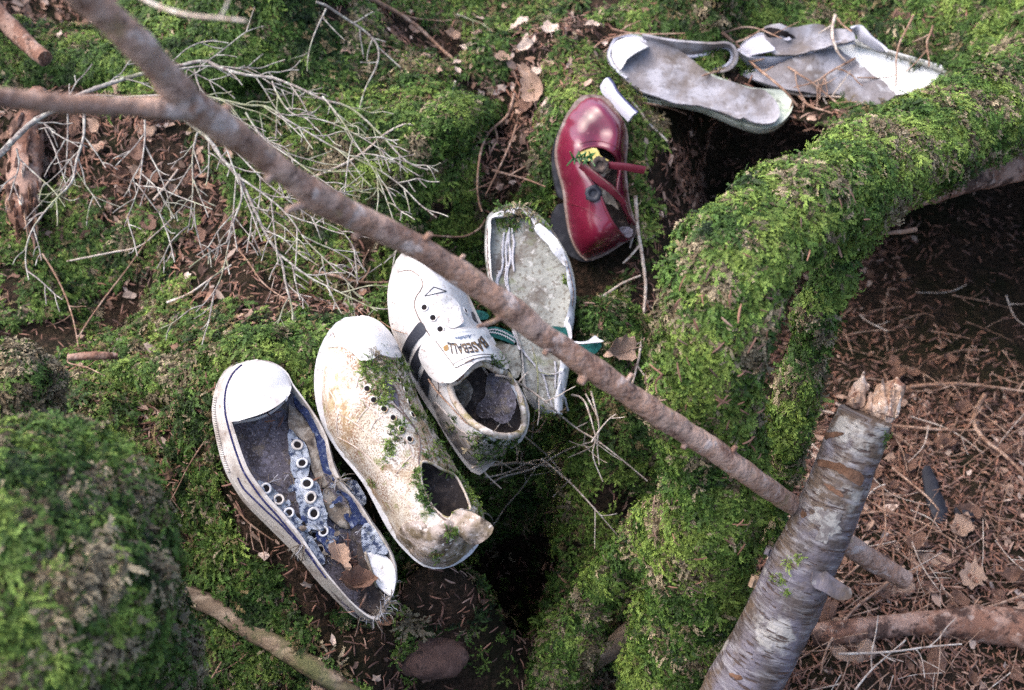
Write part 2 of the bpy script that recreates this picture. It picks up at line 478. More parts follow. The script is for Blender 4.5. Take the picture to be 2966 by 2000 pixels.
pts = np.array(pts); zs = np.array(zs); fld = np.array(fld)
_d = np.linalg.norm(pts[:, None] - pts[None], axis=2)
_lam = np.where(fld[:, 2] > 0, .06, .012)
_w = np.linalg.solve(_d - np.diag(_lam), zs - zs.mean())
def ground_fields(P):
    P = np.asarray(P, float)
    z = np.empty(len(P)); m = np.empty((len(P), 3))
    for i in range(0, len(P), 20000):
        d = np.linalg.norm(P[i:i + 20000, None] - pts[None], axis=2)
        z[i:i + 20000] = d @ _w + zs.mean()
        w = 1 / (d + 0.010) ** 5
        m[i:i + 20000] = (w @ fld) / w.sum(1)[:, None]
    # far away the forest floor rolls on
    r = np.maximum(np.maximum(np.abs(P[:, 0]) - 1.5, P[:, 1] - 2.8), 0.1 - P[:, 1])
    t = sstep(r, 0, 1.5)
    far = 0.15 + 0.25 * fbm(P, 0.6, 3, 5)
    z = z * (1 - t) + far * t
    amp = 1 - np.clip(m[:, 2] * 1.3, 0, 1)
    hollow = sstep(z, -0.28, -0.12)
    z = z + amp * (0.4 + 0.6 * hollow) * (0.030 * fbm(P, 7, 3, 1) + 0.016 * fbm(P, 22, 3, 2)) + 0.0035 * fbm(P, 90, 2, 3)
    return z, m
def axis(a, b, step, far, n):
    lo = a - np.geomspace(0.03, far, n)[::-1]
    hi = b + np.geomspace(0.03, far, n)
    return np.r_[lo, np.arange(a, b + 1e-6, step), hi]
gx = axis(-1.15, 1.25, 0.0085, 25, 14)
gy = axis(0.30, 2.75, 0.0085, 25, 14)
GX, GY = np.meshgrid(gx, gy)
GP = np.c_[GX.ravel(), GY.ravel()]
gz, gm = ground_fields(GP)
# press the ground down under the shoes so that none of it stands through a sole
for k_, pl in PL.items():
    foot = np.array([pl.pt(*q, 0.0)[:2] for q in resample(pl.locs(SOLE[k_]), 40, True)])
    near = np.where(np.all((GP > foot.min(0) - .03) & (GP < foot.max(0) + .03), axis=1))[0]
    dd = pdist(GP[near], foot)
    dd = np.where(inside(GP[near], foot), -dd, dd)
    zp = np.array([pl.o.z - (pl.n.x * (x - pl.o.x) + pl.n.y * (y - pl.o.y)) / pl.n.z for x, y in GP[near]])
    tgt = np.minimum(gz[near], zp - (.034 if k_ == 'E' else .005) + np.maximum(dd, 0) * 1.2)
    gz[near] = np.where(dd < .03, tgt, gz[near])
_hp = atz(*q1('W', 1100, 1370), -.42)              # the pit below the shoes' bank
for _px, _r, _dp in (((1100, 1370), .085, .34), ((1010, 1460), .06, .20), ((1200, 1290), .05, .22)):
    _h = atz(*q1('W', *_px), -.42)
    gz -= _dp * np.exp(-(np.linalg.norm(GP - np.array((_h.x, _h.y)), axis=1) / _r) ** 4)
_gg = gz.reshape(len(gy), len(gx))
for _ in range(4):
    _gg[1:-1, 1:-1] = .4 * _gg[1:-1, 1:-1] + .15 * (_gg[:-2, 1:-1] + _gg[2:, 1:-1] + _gg[1:-1, :-2] + _gg[1:-1, 2:])
gz = _gg.ravel()
# undercut banks: the wall below the terrace on the right and the pocket under the shoes' bank lean inwards
def undercut(P, z):
    q = P.copy()
    s = sstep(P[:, 0], 0.17, 0.30) * sstep(P[:, 1], 0.98, 1.26) * (1 - sstep(P[:, 1], 1.5, 1.7))
    b = np.clip((z + 0.33) / 0.33, 0, 1)
    q[:, 1] += 0.50 * s * (1 - b ** 3)
    return q
GP2 = undercut(GP, gz)
nx, ny = len(gx), len(gy)
idx = np.arange(nx * ny).reshape(ny, nx)
quads = np.stack([idx[:-1, :-1], idx[:-1, 1:], idx[1:, 1:], idx[1:, :-1]], -1).reshape(-1, 4)
gv = np.c_[GP2, gz]
gme = bpy.data.meshes.new('ground')
gme.vertices.add(len(gv)); gme.vertices.foreach_set('co', gv.astype(np.float32).ravel())
gme.loops.add(quads.size); gme.loops.foreach_set('vertex_index', quads.astype(np.int32).ravel())
gme.polygons.add(len(quads))
gme.polygons.foreach_set('loop_start', np.arange(0, quads.size, 4, dtype=np.int32))
gme.polygons.foreach_set('loop_total', np.full(len(quads), 4, np.int32))
gme.polygons.foreach_set('use_smooth', np.ones(len(quads), bool))
gme.materials.append(MAT['soil'])
gme.update(); gme.validate()
ground = link('ground', gme)
tag(ground, 'dark forest soil under moss, needles and fallen leaves', 'ground', kind='structure')
G_BVH = BVHTree.FromPolygons([Vector(x) for x in gv], [tuple(x) for x in quads.tolist()])
def ground_hit(u, v, lift=0.0):
    r = ray(u, v).normalized()
    p, n, i, d = G_BVH.ray_cast(CAM, r)
    if p is None:
        p, n = atz(u, v, 0.0), Vector((0, 0, 1))
    if n.z < 0: n = -n
    return p + Vector((0, 0, lift)), n

# ---------------------------------------------------------------- moss, needles, flakes: small pieces set out as instances
def piece_mesh(name, v, f, tipv, mat):
    me = mesh_from(name, v, f, mat, False)
    if tipv is not None:
        a = me.attributes.new('tip', 'FLOAT_COLOR', 'POINT')
        t = np.asarray(tipv, float)
        a.data.foreach_set('color', np.c_[t, t, t, np.ones(len(t))].astype(np.float32).ravel())
    return me
def strand(v, f, tip, base, a, length, rise, droop, r, npair=9, wide=.17, sway=.25):
    """one moss shoot: an arching stem closely set with small leaves, lighter at the tip, with gap shade painted into its base"""
    p = Vector(base)
    step = length / npair
    el = math.atan2(rise, length * .5)
    P = [p.copy()]
    for i in range(npair):
        t = i / npair
        a += r.uniform(-sway, sway)
        e = el * (1 - t * 1.3) - droop * t
        p = p + Vector((math.cos(a) * math.cos(e), math.sin(a) * math.cos(e), math.sin(e))) * step
        P.append(p.copy())
    for i in range(npair):
        t = (i + .5) / npair
        fw = (P[i + 1] - P[i]).normalized()
        side = fw.cross(Vector((0, 0, 1)))
        side = side.normalized() if side.length > .01 else Vector((1, 0, 0))
        upv = side.cross(fw)
        w = length * .022
        k = len(v)
        v += [P[i] - side * w, P[i] + side * w, P[i + 1] + side * w * .8, P[i + 1] - side * w * .8]
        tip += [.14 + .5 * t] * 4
        f.append((k, k + 1, k + 2, k + 3))
        ll = length * wide * (1.0 - .45 * abs(t - .4)) * r.uniform(.75, 1.2)
        for s_ in (-1, 1):
            d = (fw * r.uniform(.75, 1.15) + side * s_ * r.uniform(.45, .85) + upv * r.uniform(-.25, .45)).normalized()
            o = P[i] + fw * step * r.random()
            q = fw.cross(d)
            q = (q.normalized() if q.length > .01 else upv).cross(d) * ll * .20
            k = len(v)
            m = o + d * ll * .42
            v += [o, m + q, o + d * ll, m - q]
            tt = .17 + .90 * t  # tips naturally lighter; bases darkened further to paint shade into the gaps
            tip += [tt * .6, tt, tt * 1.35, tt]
            f += [(k, k + 1, k + 2), (k, k + 2, k + 3)]
def make_spray(seed, n, length, spread, rise, droop, npair=8, wide=.17):
    """shoots leaning one way, as moss lies on a slope (+X is downhill)"""
    r = random.Random(seed)
    v, f, t = [], [], []
    for i in range(n):
        a = (i / max(n - 1, 1) - .5) * 2 * spread + r.uniform(-.25, .25)
        b = Vector((r.uniform(-.25, .15) * length, r.uniform(-.3, .3) * length, -.0015))
        strand(v, f, t, b, a, length * r.uniform(.6, 1.15), length * rise * r.uniform(.5, 1.5), droop * r.uniform(.5, 1.4), r, npair, wide)
    return v, f, t
def lib(name, meshes):
    c = bpy.data.collections.new(name)
    for i, me in enumerate(meshes):
        o = bpy.data.objects.new('%s_%02d' % (name, i), me)
        c.objects.link(o)
    return c
tufts = []
for s in range(6):
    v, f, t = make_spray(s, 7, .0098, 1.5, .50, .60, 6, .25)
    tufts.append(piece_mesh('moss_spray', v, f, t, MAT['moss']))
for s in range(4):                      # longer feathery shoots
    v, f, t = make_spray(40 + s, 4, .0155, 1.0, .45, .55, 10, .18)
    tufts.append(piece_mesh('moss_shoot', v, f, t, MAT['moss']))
LIB_MOSS = lib('moss_pieces', tufts)
needles = []
for s in range(6):
    r = random.Random(s)
    L = r.uniform(.0075, .0125); w = r.uniform(.00055, .0009); b = r.uniform(-.0007, .0007)
    v, f = [], []
    for i in range(4):
        t = i / 3 - .5
        ww = w * (1 if 0 < i < 3 else .5)
        v += [(L * t, b * (1 - 4 * t * t) - ww, .0006 * (1 - 4 * t * t)), (L * t, b * (1 - 4 * t * t) + ww, .0006 * (1 - 4 * t * t)), (L * t, b * (1 - 4 * t * t), .0006 + .0006 * (1 - 4 * t * t))]
    for i in range(3):
        k = i * 3
        f += [(k, k + 3, k + 5, k + 2), (k + 2, k + 5, k + 4, k + 1), (k, k + 1, k + 4, k + 3)]
    needles.append(piece_mesh('needle', v, f, None, MAT['needle']))
LIB_NEEDLE = lib('needle_pieces', needles)
flakes = []
for s in range(7):
    r = random.Random(100 + s)
    n = 9
    v = [(0, 0, 0)]; t = [1.0]
    for i in range(n):
        a = 2 * math.pi * i / n
        rr = .011 * r.uniform(.45, 1.15)
        x, y = rr * math.cos(a) * 1.25, rr * math.sin(a) * .8
        v.append((x, y, 14 * y * y * r.uniform(.4, 2.2) + r.uniform(-.0016, .0022))); t.append(r.uniform(.7, 1.25))
    f = [(0, i + 1, (i + 1) % n + 1) for i in range(n)]
    flakes.append(piece_mesh('leaf_flake', v, f, t, MAT['flake']))
LIB_FLAKE = lib('flake_pieces', flakes)
def scatter_tree(c):
    t = bpy.data.node_groups.new('set_out_' + c.name, 'GeometryNodeTree')
    t.interface.new_socket('Geometry', in_out='INPUT', socket_type='NodeSocketGeometry')
    t.interface.new_socket('Geometry', in_out='OUTPUT', socket_type='NodeSocketGeometry')
    n = t.nodes
    gi, go = n.new('NodeGroupInput'), n.new('NodeGroupOutput')
    ci = n.new('GeometryNodeCollectionInfo')
    ci.inputs['Collection'].default_value = c
    ci.inputs['Separate Children'].default_value = True
    ci.inputs['Reset Children'].default_value = True
    ip = n.new('GeometryNodeInstanceOnPoints')
    ip.inputs['Pick Instance'].default_value = True
    def na(name, typ):
        a = n.new('GeometryNodeInputNamedAttribute')
        a.data_type = typ
        a.inputs[0].default_value = name
        return a.outputs[0]
    t.links.new(gi.outputs[0], ip.inputs['Points'])
    t.links.new(ci.outputs[0], ip.inputs['Instance'])
    t.links.new(na('idx', 'INT'), ip.inputs['Instance Index'])
    e = n.new('FunctionNodeEulerToRotation')
    t.links.new(na('rot', 'FLOAT_VECTOR'), e.inputs[0])
    t.links.new(e.outputs[0], ip.inputs['Rotation'])
    t.links.new(na('scl', 'FLOAT'), ip.inputs['Scale'])
    t.links.new(ip.outputs[0], go.inputs[0])
    return t
TREES = {}
def euler_from(N, ang, lean=None):
    """rotation matrices with z along N (n,3), spun by ang -> XYZ euler"""
    N = N / np.linalg.norm(N, axis=1)[:, None]
    ref = np.where(np.abs(N[:, 2:3]) < .95, np.array([[0, 0, 1.]]), np.array([[1., 0, 0]]))
    X = np.cross(ref, N); X /= np.linalg.norm(X, axis=1)[:, None]
    Y = np.cross(N, X)
    c, s = np.cos(ang)[:, None], np.sin(ang)[:, None]
    X, Y = X * c + Y * s, Y * c - X * s
    # matrix columns X,Y,N
    ey = np.arcsin(np.clip(-X[:, 2], -1, 1))
    ex = np.arctan2(Y[:, 2], N[:, 2])
    ez = np.arctan2(X[:, 1], X[:, 0])
    return np.c_[ex, ey, ez]
def scatter(name, lib_, P, N, scl, idx_, tint, label=None, cat=None, parent=None, ang=None):
    me = bpy.data.meshes.new(name)
    me.vertices.add(len(P))
    me.vertices.foreach_set('co', np.asarray(P, np.float32).ravel())
    if ang is None:
        ang = rng.random(len(P)) * 2 * np.pi
    R = euler_from(np.asarray(N, float), ang)
    for nm, ty, fld_, arr in (('rot', 'FLOAT_VECTOR', 'vector', R), ('scl', 'FLOAT', 'value', scl), ('idx', 'INT', 'value', idx_), ('tint', 'FLOAT_COLOR', 'color', np.c_[tint, np.ones(len(P))])):
        a = me.attributes.new(nm, ty, 'POINT')
        a.data.foreach_set(fld_, np.ascontiguousarray(np.asarray(arr, np.int32 if ty == 'INT' else np.float32)).ravel())
    o = link(name, me, parent)
    md = o.modifiers.new('set_out', 'NODES')
    if lib_.name not in TREES:
        TREES[lib_.name] = scatter_tree(lib_)
    md.node_group = TREES[lib_.name]
    o['kind'] = 'stuff'
    if label: tag(o, label, cat)
    return o
def sample_mesh(V, F, n, r=rng):
    """area-weighted random points on triangles/quads -> P, N"""
    F = np.asarray(F)
    if F.shape[1] == 4:
        F = np.vstack([F[:, [0, 1, 2]], F[:, [0, 2, 3]]])
    a, b, c = V[F[:, 0]], V[F[:, 1]], V[F[:, 2]]
    nn = np.cross(b - a, c - a)
    ar = np.linalg.norm(nn, axis=1)
    k = r.choice(len(F), n, p=ar / ar.sum())
    u, w = r.random(n), r.random(n)
    fl = u + w > 1
    u[fl], w[fl] = 1 - u[fl], 1 - w[fl]
    P = a[k] + u[:, None] * (b[k] - a[k]) + w[:, None] * (c[k] - a[k])
    N = nn[k] / (ar[k][:, None] + 1e-12)
    return P, N
def moss_tint(P, dead=0.12, bright=0.5, seed=11):
    """albedo of each tuft: dark green, fresh green, yellow-green, or dead tan; neighbours are alike"""
    n = len(P)
    cols = np.array([(.013, .028, .010), (.072, .145, .026), (.235, .325, .064), (.33, .265, .17)])
    t = np.clip(bright + .42 * fbm(P, 13, 3, seed) + .55 * fbm(P, 55, 2, seed + 5) + rng.normal(0, .13, n), 0, 1)
    c = np.where(t[:, None] < .5, cols[0] + (cols[1] - cols[0]) * (t[:, None] * 2), cols[1] + (cols[2] - cols[1]) * (t[:, None] * 2 - 1))
    q = fbm(P, 48, 2, seed + 3) + .5 * fbm(P, 12, 2, seed + 4)
    dd = (rng.random(n) < sstep(q, .62 - dead * 2.2, .95 - dead * 2.2) * .8) | (rng.random(n) < dead * .35)
    c[dd] = cols[3] * rng.uniform(.45, 1.35, (dd.sum(), 1)) * np.where(rng.random((dd.sum(), 1)) < .3, np.array([[.55, .5, .45]]), 1)
    return c * rng.uniform(.7, 1.3, (n, 1))
def downhill(N, spread=.7):
    """spin that points a spray's +X downhill; any way on the flat"""
    N = N / np.linalg.norm(N, axis=1)[:, None]
    flat = 1 - sstep(np.hypot(N[:, 0], N[:, 1]), .15, .5)
    return -np.pi / 2 + rng.normal(0, spread, len(N)) + flat * rng.uniform(-np.pi, np.pi, len(N))
# ---------------------------------------------------------------- lumpy bodies: tubes and balls fused by a voxel remesh
def fuse(parts_vf, voxel, smooth=6, disp=0.0, dscale=14, seed=3, ratio=None):
    v, f = [], []
    for pv, pf in parts_vf:
        k = len(v)
        v += [tuple(x) for x in pv]
        f += [tuple(i + k for i in q) for q in pf]
    me = bpy.data.meshes.new('tmp')
    me.from_pydata(v, [], f)
    o = bpy.data.objects.new('tmp', me)
    col.objects.link(o)
    m = o.modifiers.new('r', 'REMESH'); m.mode = 'VOXEL'; m.voxel_size = voxel
    s = o.modifiers.new('s', 'SMOOTH'); s.factor = .5; s.iterations = smooth
    dg = bpy.context.evaluated_depsgraph_get(); dg.update()
    ev = o.evaluated_get(dg).data
    V = np.array([x.co[:] for x in ev.vertices]); F = [tuple(p.vertices) for p in ev.polygons]
    NN = np.array([x.normal[:] for x in ev.vertices])
    bpy.data.objects.remove(o); bpy.data.meshes.remove(me)
    if disp:
        V = V + NN * (disp * fbm(V, dscale, 3, seed) + disp * .4 * fbm(V, dscale * 3, 2, seed + 9))[:, None]
    return V, F
def path3(k, pts):
    """(x, y, depth, width px in W) -> points and radii"""
    P, R = [], []
    for x, y, d, w in pts:
        P.append(at(*q1(k, x, y), d)); R.append(w / 2 / .78422 * d / FP)
    return P, R
def vf_tube(k, pts, sides=14, sub=5):
    P, R = path3(k, pts)
    q = catmull([tuple(p) + (r,) for p, r in zip(P, R)], sub)
    v, f, _ = tube_geo(q[:, :3], q[:, 3], sides)
    return v, f
def quads_only(F):
    return np.array([q if len(q) == 4 else (q[0], q[1], q[2], q[2]) for q in F])
def moss_on(name, V, F, density, parent, label=None, size=1.0, keep=None, dead=.12, bright=.5, hang=.5, shoots=.12, seed=0):
    Fq = quads_only(F)
    a, b, c, d = (V[Fq[:, i]] for i in range(4))
    area = (np.linalg.norm(np.cross(b - a, c - a), axis=1) + np.linalg.norm(np.cross(c - a, d - a), axis=1)).sum() / 2
    P, N = sample_mesh(V, Fq, int(area * density))
    if keep is not None:
        kk = keep(P, N); P, N = P[kk], N[kk]
    n = len(P)
    M = N + rng.normal(0, .30, (n, 3))
    ix = np.where(rng.random(n) < shoots, rng.integers(6, 10, n), rng.integers(0, 6, n))
    s = size * rng.uniform(.6, 1.3, n)
    lump = .004 * np.clip(1 + 1.5 * fbm(P, 60, 2, seed + 8), 0, 2)[:, None]
    o = scatter(name, LIB_MOSS, P + N * (lump + rng.uniform(-.003, .002, (n, 1))), M, s, ix, moss_tint(P, dead, bright, seed), None, None, parent, ang=downhill(N))
    return o

# the thick moss-covered root that arches over the hollow
root_parts = [
    vf_tube('W', [(2500, 130, 1.62, 175), (2326, 222, 1.52, 185), (2150, 305, 1.42, 185), (1980, 390, 1.33, 195), (1830, 470, 1.25, 210), (1710, 560, 1.20, 225), (1636, 680, 1.17, 232), (1602, 820, 1.19, 222), (1606, 960, 1.24, 205), (1618, 1090, 1.28, 195), (1610, 1230, 1.33, 190), (1580, 1400, 1.40, 200), (1550, 1600, 1.46, 220)], 18),
    vf_tube('W', [(1960, 470, 1.33, 90), (1900, 600, 1.34, 70), (1862, 720, 1.36, 78), (1826, 840, 1.38, 74), (1795, 960, 1.40, 70), (1765, 1080, 1.43, 70), (1730, 1250, 1.48, 70)], 14),
    vf_tube('W', [(1600, 1080, 1.30, 110), (1490, 1190, 1.36, 80), (1400, 1290, 1.42, 80), (1325, 1400, 1.46, 95), (1260, 1540, 1.50, 110), (1200, 1700, 1.5, 120)], 14),
    vf_tube('W', [(1590, 1150, 1.32, 150), (1530, 1300, 1.38, 130), (1500, 1480, 1.42, 130), (1480, 1640, 1.45, 140)], 14),
]
RV, RF = fuse(root_parts, .0085, 8, .010, 16)
mossy_root = thing('mossy_root', at(*q1('W', 1570, 1420), 1.42), 'thick arching tree root wrapped in shaggy bright green moss on the right', 'tree root')
ROOT_BVH = BVHTree.FromPolygons([Vector(x) for x in RV], [tuple(q) for q in RF])
root_bark = build('bark', RV, RF, MAT['moss_bed'], mossy_root, True, None)
def _root_keep(P, N):
    px = np.array([to_px(p)[:2] for p in P]) * .78422
    bare = (N[:, 2] < -.55)
    return ~bare | (rng.random(len(P)) < .25)
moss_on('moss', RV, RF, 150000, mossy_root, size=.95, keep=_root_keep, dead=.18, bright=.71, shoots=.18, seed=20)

# the near, out-of-focus moss stump at the lower left
def ball(c, r, sc=(1, 1, 1), n=16):
    v, f = [], []
    for i in range(n + 1):
        th = math.pi * i / n
        for k in range(2 * n):
            ph = math.pi * k / n
            v.append((c[0] + r * sc[0] * math.sin(th) * math.cos(ph), c[1] + r * sc[1] * math.sin(th) * math.sin(ph), c[2] + r * sc[2] * math.cos(th)))
    for i in range(n):
        for k in range(2 * n):
            f.append((i * 2 * n + k, (i + 1) * 2 * n + k, (i + 1) * 2 * n + (k + 1) % (2 * n), i * 2 * n + (k + 1) % (2 * n)))
    return v, f
c1 = at(*q1('W', 95, 1230), 1.03)
c2 = at(*q1('W', -60, 1420), .98)
c3 = at(*q1('W', 220, 1260), 1.08)
stump_v, stump_f = fuse([ball(c1, .088, (1, 1, .95)), ball(c2, .125, (1, 1, 1)), ball(c3, .060),
                         tube_geo([c1, (c1.x - .01, c1.y + .02, -.15), (c1.x - .02, c1.y + .02, -.40)], [.08, .085, .11], 14)[:2],
                         tube_geo([c2, (c2.x, c2.y, -.15), (c2.x, c2.y, -.42)], [.10, .11, .13], 14)[:2]], .011, 8, .014, 18, 8)
stump = thing('mossy_stump', (c1.x, c1.y, -.36), 'near out-of-focus stump rounded over with olive green moss at lower left', 'stump')
build('wood', stump_v, stump_f, MAT['moss_bed'], stump, True, None)
moss_on('moss', stump_v, stump_f, 85000, stump, size=1.05, keep=lambda P, N: (P[:, 2] > -.30), dead=.24, bright=.54, hang=.3, shoots=.2, seed=31)

c4 = at(*q1('W', 5, 880), 1.24)
v4, f4 = fuse([ball(c4, .042, (1.1, 1, .9)), tube_geo([c4, (c4.x - .01, c4.y, -.2)], [.035, .05], 12)[:2]], .008, 5, .008, 22, 12)
knob = thing('mossy_stub', (c4.x, c4.y, -.14), 'small tan and green mossy stub behind the near stump at left edge', 'stump')
build('wood', v4, f4, MAT['moss_bed'], knob, True, None)
moss_on('moss', v4, f4, 100000, knob, size=.9, dead=.38, bright=.6, hang=.2, shoots=.1, seed=35)

# low mossy logs lying in the ground
def on_ground(k, pts):
    """(x, y, width px W, sink) -> centre line resting on the ground"""
    P, R = [], []
    for x, y, w, lift in pts:
        p, n = ground_hit(*q1(k, x, y))
        d = to_px(p)[2]
        r = w / 2 / .78422 * d / FP
        P.append(p + Vector((0, 0, lift - r * .2))); R.append(r)
    return P, R
def mossy_log(label, pts, dead, bright, seed, dens=105000):
    P, R = on_ground('W', pts)
    q = catmull([tuple(p) + (r,) for p, r in zip(P, R)], 6)
    v, f = fuse([tube_geo(q[:, :3], q[:, 3], 14)[:2]], .008, 4, .010, 20, seed)
    t = thing('mossy_log', P[len(P) // 2], label, 'log', 'low mossy logs on the bank')
    build('wood', v, f, MAT['moss_bed'], t, True, None)
    moss_on('moss', v, f, dens, t, size=.9, dead=dead, bright=bright, hang=.2, shoots=.12, seed=seed)
    return v, f
LOGS = []
LOGS.append(mossy_log('low mossy log left of the canvas sneaker toe, running under it', [(120, 905, 70, .0), (260, 875, 90, .0), (420, 850, 100, .0), (560, 815, 100, 0), (700, 790, 80, -.01), (800, 760, 50, -.02)], .28, .55, 41))
LOGS.append(mossy_log('dark green mossy log across the upper left behind the branch fork', [(60, 170, 70, .0), (220, 165, 100, .0), (420, 150, 105, .0), (600, 135, 100, .0), (760, 120, 60, -.01)], .06, .38, 47))
LOGS.append(mossy_log('mossy root ridge rising beside the dark hole in the middle', [(760, 470, 60, -.005), (850, 410, 75, .0), (940, 340, 85, .0), (1020, 285, 95, .01), (1100, 250, 70, .0), (1150, 230, 40, -.01)], .15, .62, 53))
NEEDLE_SPOTS = [('A', [(640, 1120), (760, 1060), (850, 1180), (870, 1330), (800, 1330), (700, 1180)], 70), ('A', [(300, 400), (420, 330), (400, 470), (320, 470)], 5), ('A', [(500, 600), (640, 800), (700, 980), (600, 900)], 14),
                ('C', [(500, 900), (640, 830), (740, 900), (680, 1000), (560, 1060), (490, 1000)], 60), ('C', [(560, 1080), (760, 1120), (800, 1230), (640, 1200)], 30), ('B', [(660, 920), (820, 980), (900, 1130), (740, 1130)], 16),
                ('E', [(560, 1080), (700, 1080), (760, 1200), (640, 1200)], 14), ('R', [(150, 60), (560, 60), (640, 560), (560, 640), (150, 330)], 34), ('W', [(1500, 700), (1720, 520), (2000, 400), (1800, 700), (1640, 900)], 36), ('R', [(100, 600), (560, 650), (560, 1100), (100, 1100)], 20)]
def needle_hit(u, v):
    r = ray(u, v).normalized()
    best = None
    for t in (G_BVH, SHOE_BVH, ROOT_BVH):
        p, n, i, d = t.ray_cast(CAM, r)
        if p is not None and (best is None or d < best[2]):
            n = n if n.dot(r) < 0 else -n
            best = (p + (n * .011 if t is ROOT_BVH else n * .001), n, d)
    return best
# ---------------------------------------------------------------- ground cover
def build_cover(blockers):
    """moss, needles and leaf flakes on the ground; nothing grows through the shoes"""
    bb = [np.array([v.co[:] for o in objs for v in o.data.vertices]) for objs in blockers]
    trees = [bvh_of(*objs) for objs in blockers]
    def free(P, reach=.06):
        ok = np.ones(len(P), bool)
        for b, t in zip(bb, trees):
            lo, hi = b.min(0) - .02, b.max(0) + .02
            near = np.where((P[:, 0] > lo[0]) & (P[:, 0] < hi[0]) & (P[:, 1] > lo[1]) & (P[:, 1] < hi[1]))[0]
            for i in near:
                p = Vector(P[i])
                if t.ray_cast(p - Vector((0, 0, .03)), Vector((0, 0, 1)), reach + .06)[0] is not None:
                    ok[i] = False
        return ok
    cx, cy = (gv[quads][:, :, 0].mean(1), gv[quads][:, :, 1].mean(1))
    sel = (cx > -1.05) & (cx < 1.2) & (cy > .35) & (cy < 2.9)
    Fq = quads[sel]
    fieldv = np.c_[gm, GP]
    def samp(n):
        P, N = sample_mesh(gv, Fq, n)
        N = np.where(N[:, 2:3] < -0.95, -N, N)
        # fields at the un-warped position: nearest grid vertex is precise enough
        ix = np.clip(np.searchsorted(gx, P[:, 0]), 0, nx - 1)
        iy = np.clip(np.searchsorted(gy, P[:, 1]), 0, ny - 1)
        return P, N, gm[iy * nx + ix]
    hol = np.array(Q('W', [(935, 1440), (960, 1330), (1060, 1270), (1130, 1200), (1240, 1190), (1290, 1270), (1230, 1400), (1160, 1580), (930, 1580)]))
    def dark(P):         # cover thinned to deepen the shade in the hollow and under the undercut bank
        q = P - np.array(CAM[:]); dz = np.maximum(q @ np.array(AX_F[:]), .05)
        px = np.c_[1483 + q @ np.array(AX_R[:]) / dz * FP, 1000 - q @ np.array(AX_U[:]) / dz * FP]
        return ((P[:, 2] < -.24) & inside(px, hol)) | ((P[:, 0] > .16) & (P[:, 1] > 1.66) & (P[:, 2] < -.03))
    def seen(P):         # thinner towards the outskirts
        q = P - np.array(CAM[:])
        dz = np.maximum(q @ np.array(AX_F[:]), .05)
        u, w = np.abs(q @ np.array(AX_R[:])) / dz * FP / 1483, np.abs(q @ np.array(AX_U[:])) / dz * FP / 1000
        return 1 - .72 * sstep(np.maximum(u, w), 1.08, 1.35)
    # moss
    P, N, m = samp(640000)
    patch_ = .47 + 1.0 * fbm(P, 9, 3, 61) + .35 * fbm(P, 40, 2, 62)
    cave = (P[:, 0] > .16) & (P[:, 1] > 1.02) & (P[:, 2] < -.03) | (N[:, 2] < .05)
    k = ~cave & ~(dark(P) & (rng.random(len(P)) < .97)) & (m[:, 0] > np.clip(patch_, .05, .92)) & (rng.random(len(P)) < (.30 + .70 * m[:, 0]) * seen(P))
    P, N, m = P[k], N[k], m[k]
    k = free(P); P, N, m = P[k], N[k], m[k]
    n = len(P)
    dry = m[:, 1]
    ix = np.where(rng.random(n) < .16, rng.integers(6, 10, n), rng.integers(0, 6, n))
    tint = moss_tint(P, .16, .50, 71)
    dd = rng.random(n) < dry * .30
    tint[dd] = np.array((.19, .14, .065)) * rng.uniform(.5, 1.3, (dd.sum(), 1))
    s = rng.uniform(.7, 1.35, n) * (1 + .35 * fbm(P, 12, 2, 73))
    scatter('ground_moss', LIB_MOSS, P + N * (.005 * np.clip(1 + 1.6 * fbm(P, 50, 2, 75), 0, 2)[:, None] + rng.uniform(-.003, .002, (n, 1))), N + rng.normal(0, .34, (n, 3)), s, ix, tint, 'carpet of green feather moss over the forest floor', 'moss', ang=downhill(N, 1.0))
    # needles
    P, N, m = samp(420000)
    right = (P[:, 0] > .2) & (P[:, 2] < -.2)
    k = rng.random(len(P)) < np.clip((m[:, 1] * 1.2 - .04) * (.75 + .9 * fbm(P, 11, 3, 81)) * np.where(right, 1, .6), .03, 1)
    k &= ~(dark(P) & (rng.random(len(P)) < .8))
    P, N = P[k], N[k]
    k = free(P, .03); P, N = P[k], N[k]
    extra = []
    for key, poly, cnt in NEEDLE_SPOTS:
        poly = np.array(Q(key, poly)); lo, hi = poly.min(0), poly.max(0)
        c = 0
        while c < cnt:
            q = lo + rng.random(2) * (hi - lo)
            if inside(q[None], poly)[0]:
                h = needle_hit(*q); extra.append((h[0][:], h[1][:])); c += 1
    P = np.vstack([P, np.array([e[0] for e in extra])]); N = np.vstack([N, np.array([e[1] for e in extra])])
    n = len(P)
    base = np.array([(.20, .098, .066), (.155, .080, .060), (.085, .048, .040), (.28, .18, .14)])
    tint = base[rng.choice(4, n, p=[.35, .32, .2, .13])] * rng.uniform(.6, 1.3, (n, 1))
    scatter('needle_litter', LIB_NEEDLE, P + N * rng.uniform(.0005, .006, (n, 1)), N + rng.normal(0, .28, (n, 3)), rng.uniform(.7, 1.35, n), rng.integers(0, 6, n), tint, 'brown fallen conifer needles strewn over the forest floor', 'needles')
    # leaf flakes
    P, N, m = samp(90000)
    k = rng.random(len(P)) < np.clip((m[:, 1] - .15) * .8 * (.7 + 1.2 * fbm(P, 8, 3, 91)), .0, 1)
    k &= ~(dark(P) & (rng.random(len(P)) < .9))
    P, N = P[k], N[k]
    k = free(P, .03); P, N = P[k], N[k]
    n = len(P)
    base = np.array([(.20, .115, .08), (.32, .215, .165), (.10, .06, .045), (.38, .29, .245)])
    tint = base[rng.choice(4, n, p=[.33, .27, .24, .16])] * rng.uniform(.6, 1.25, (n, 1))
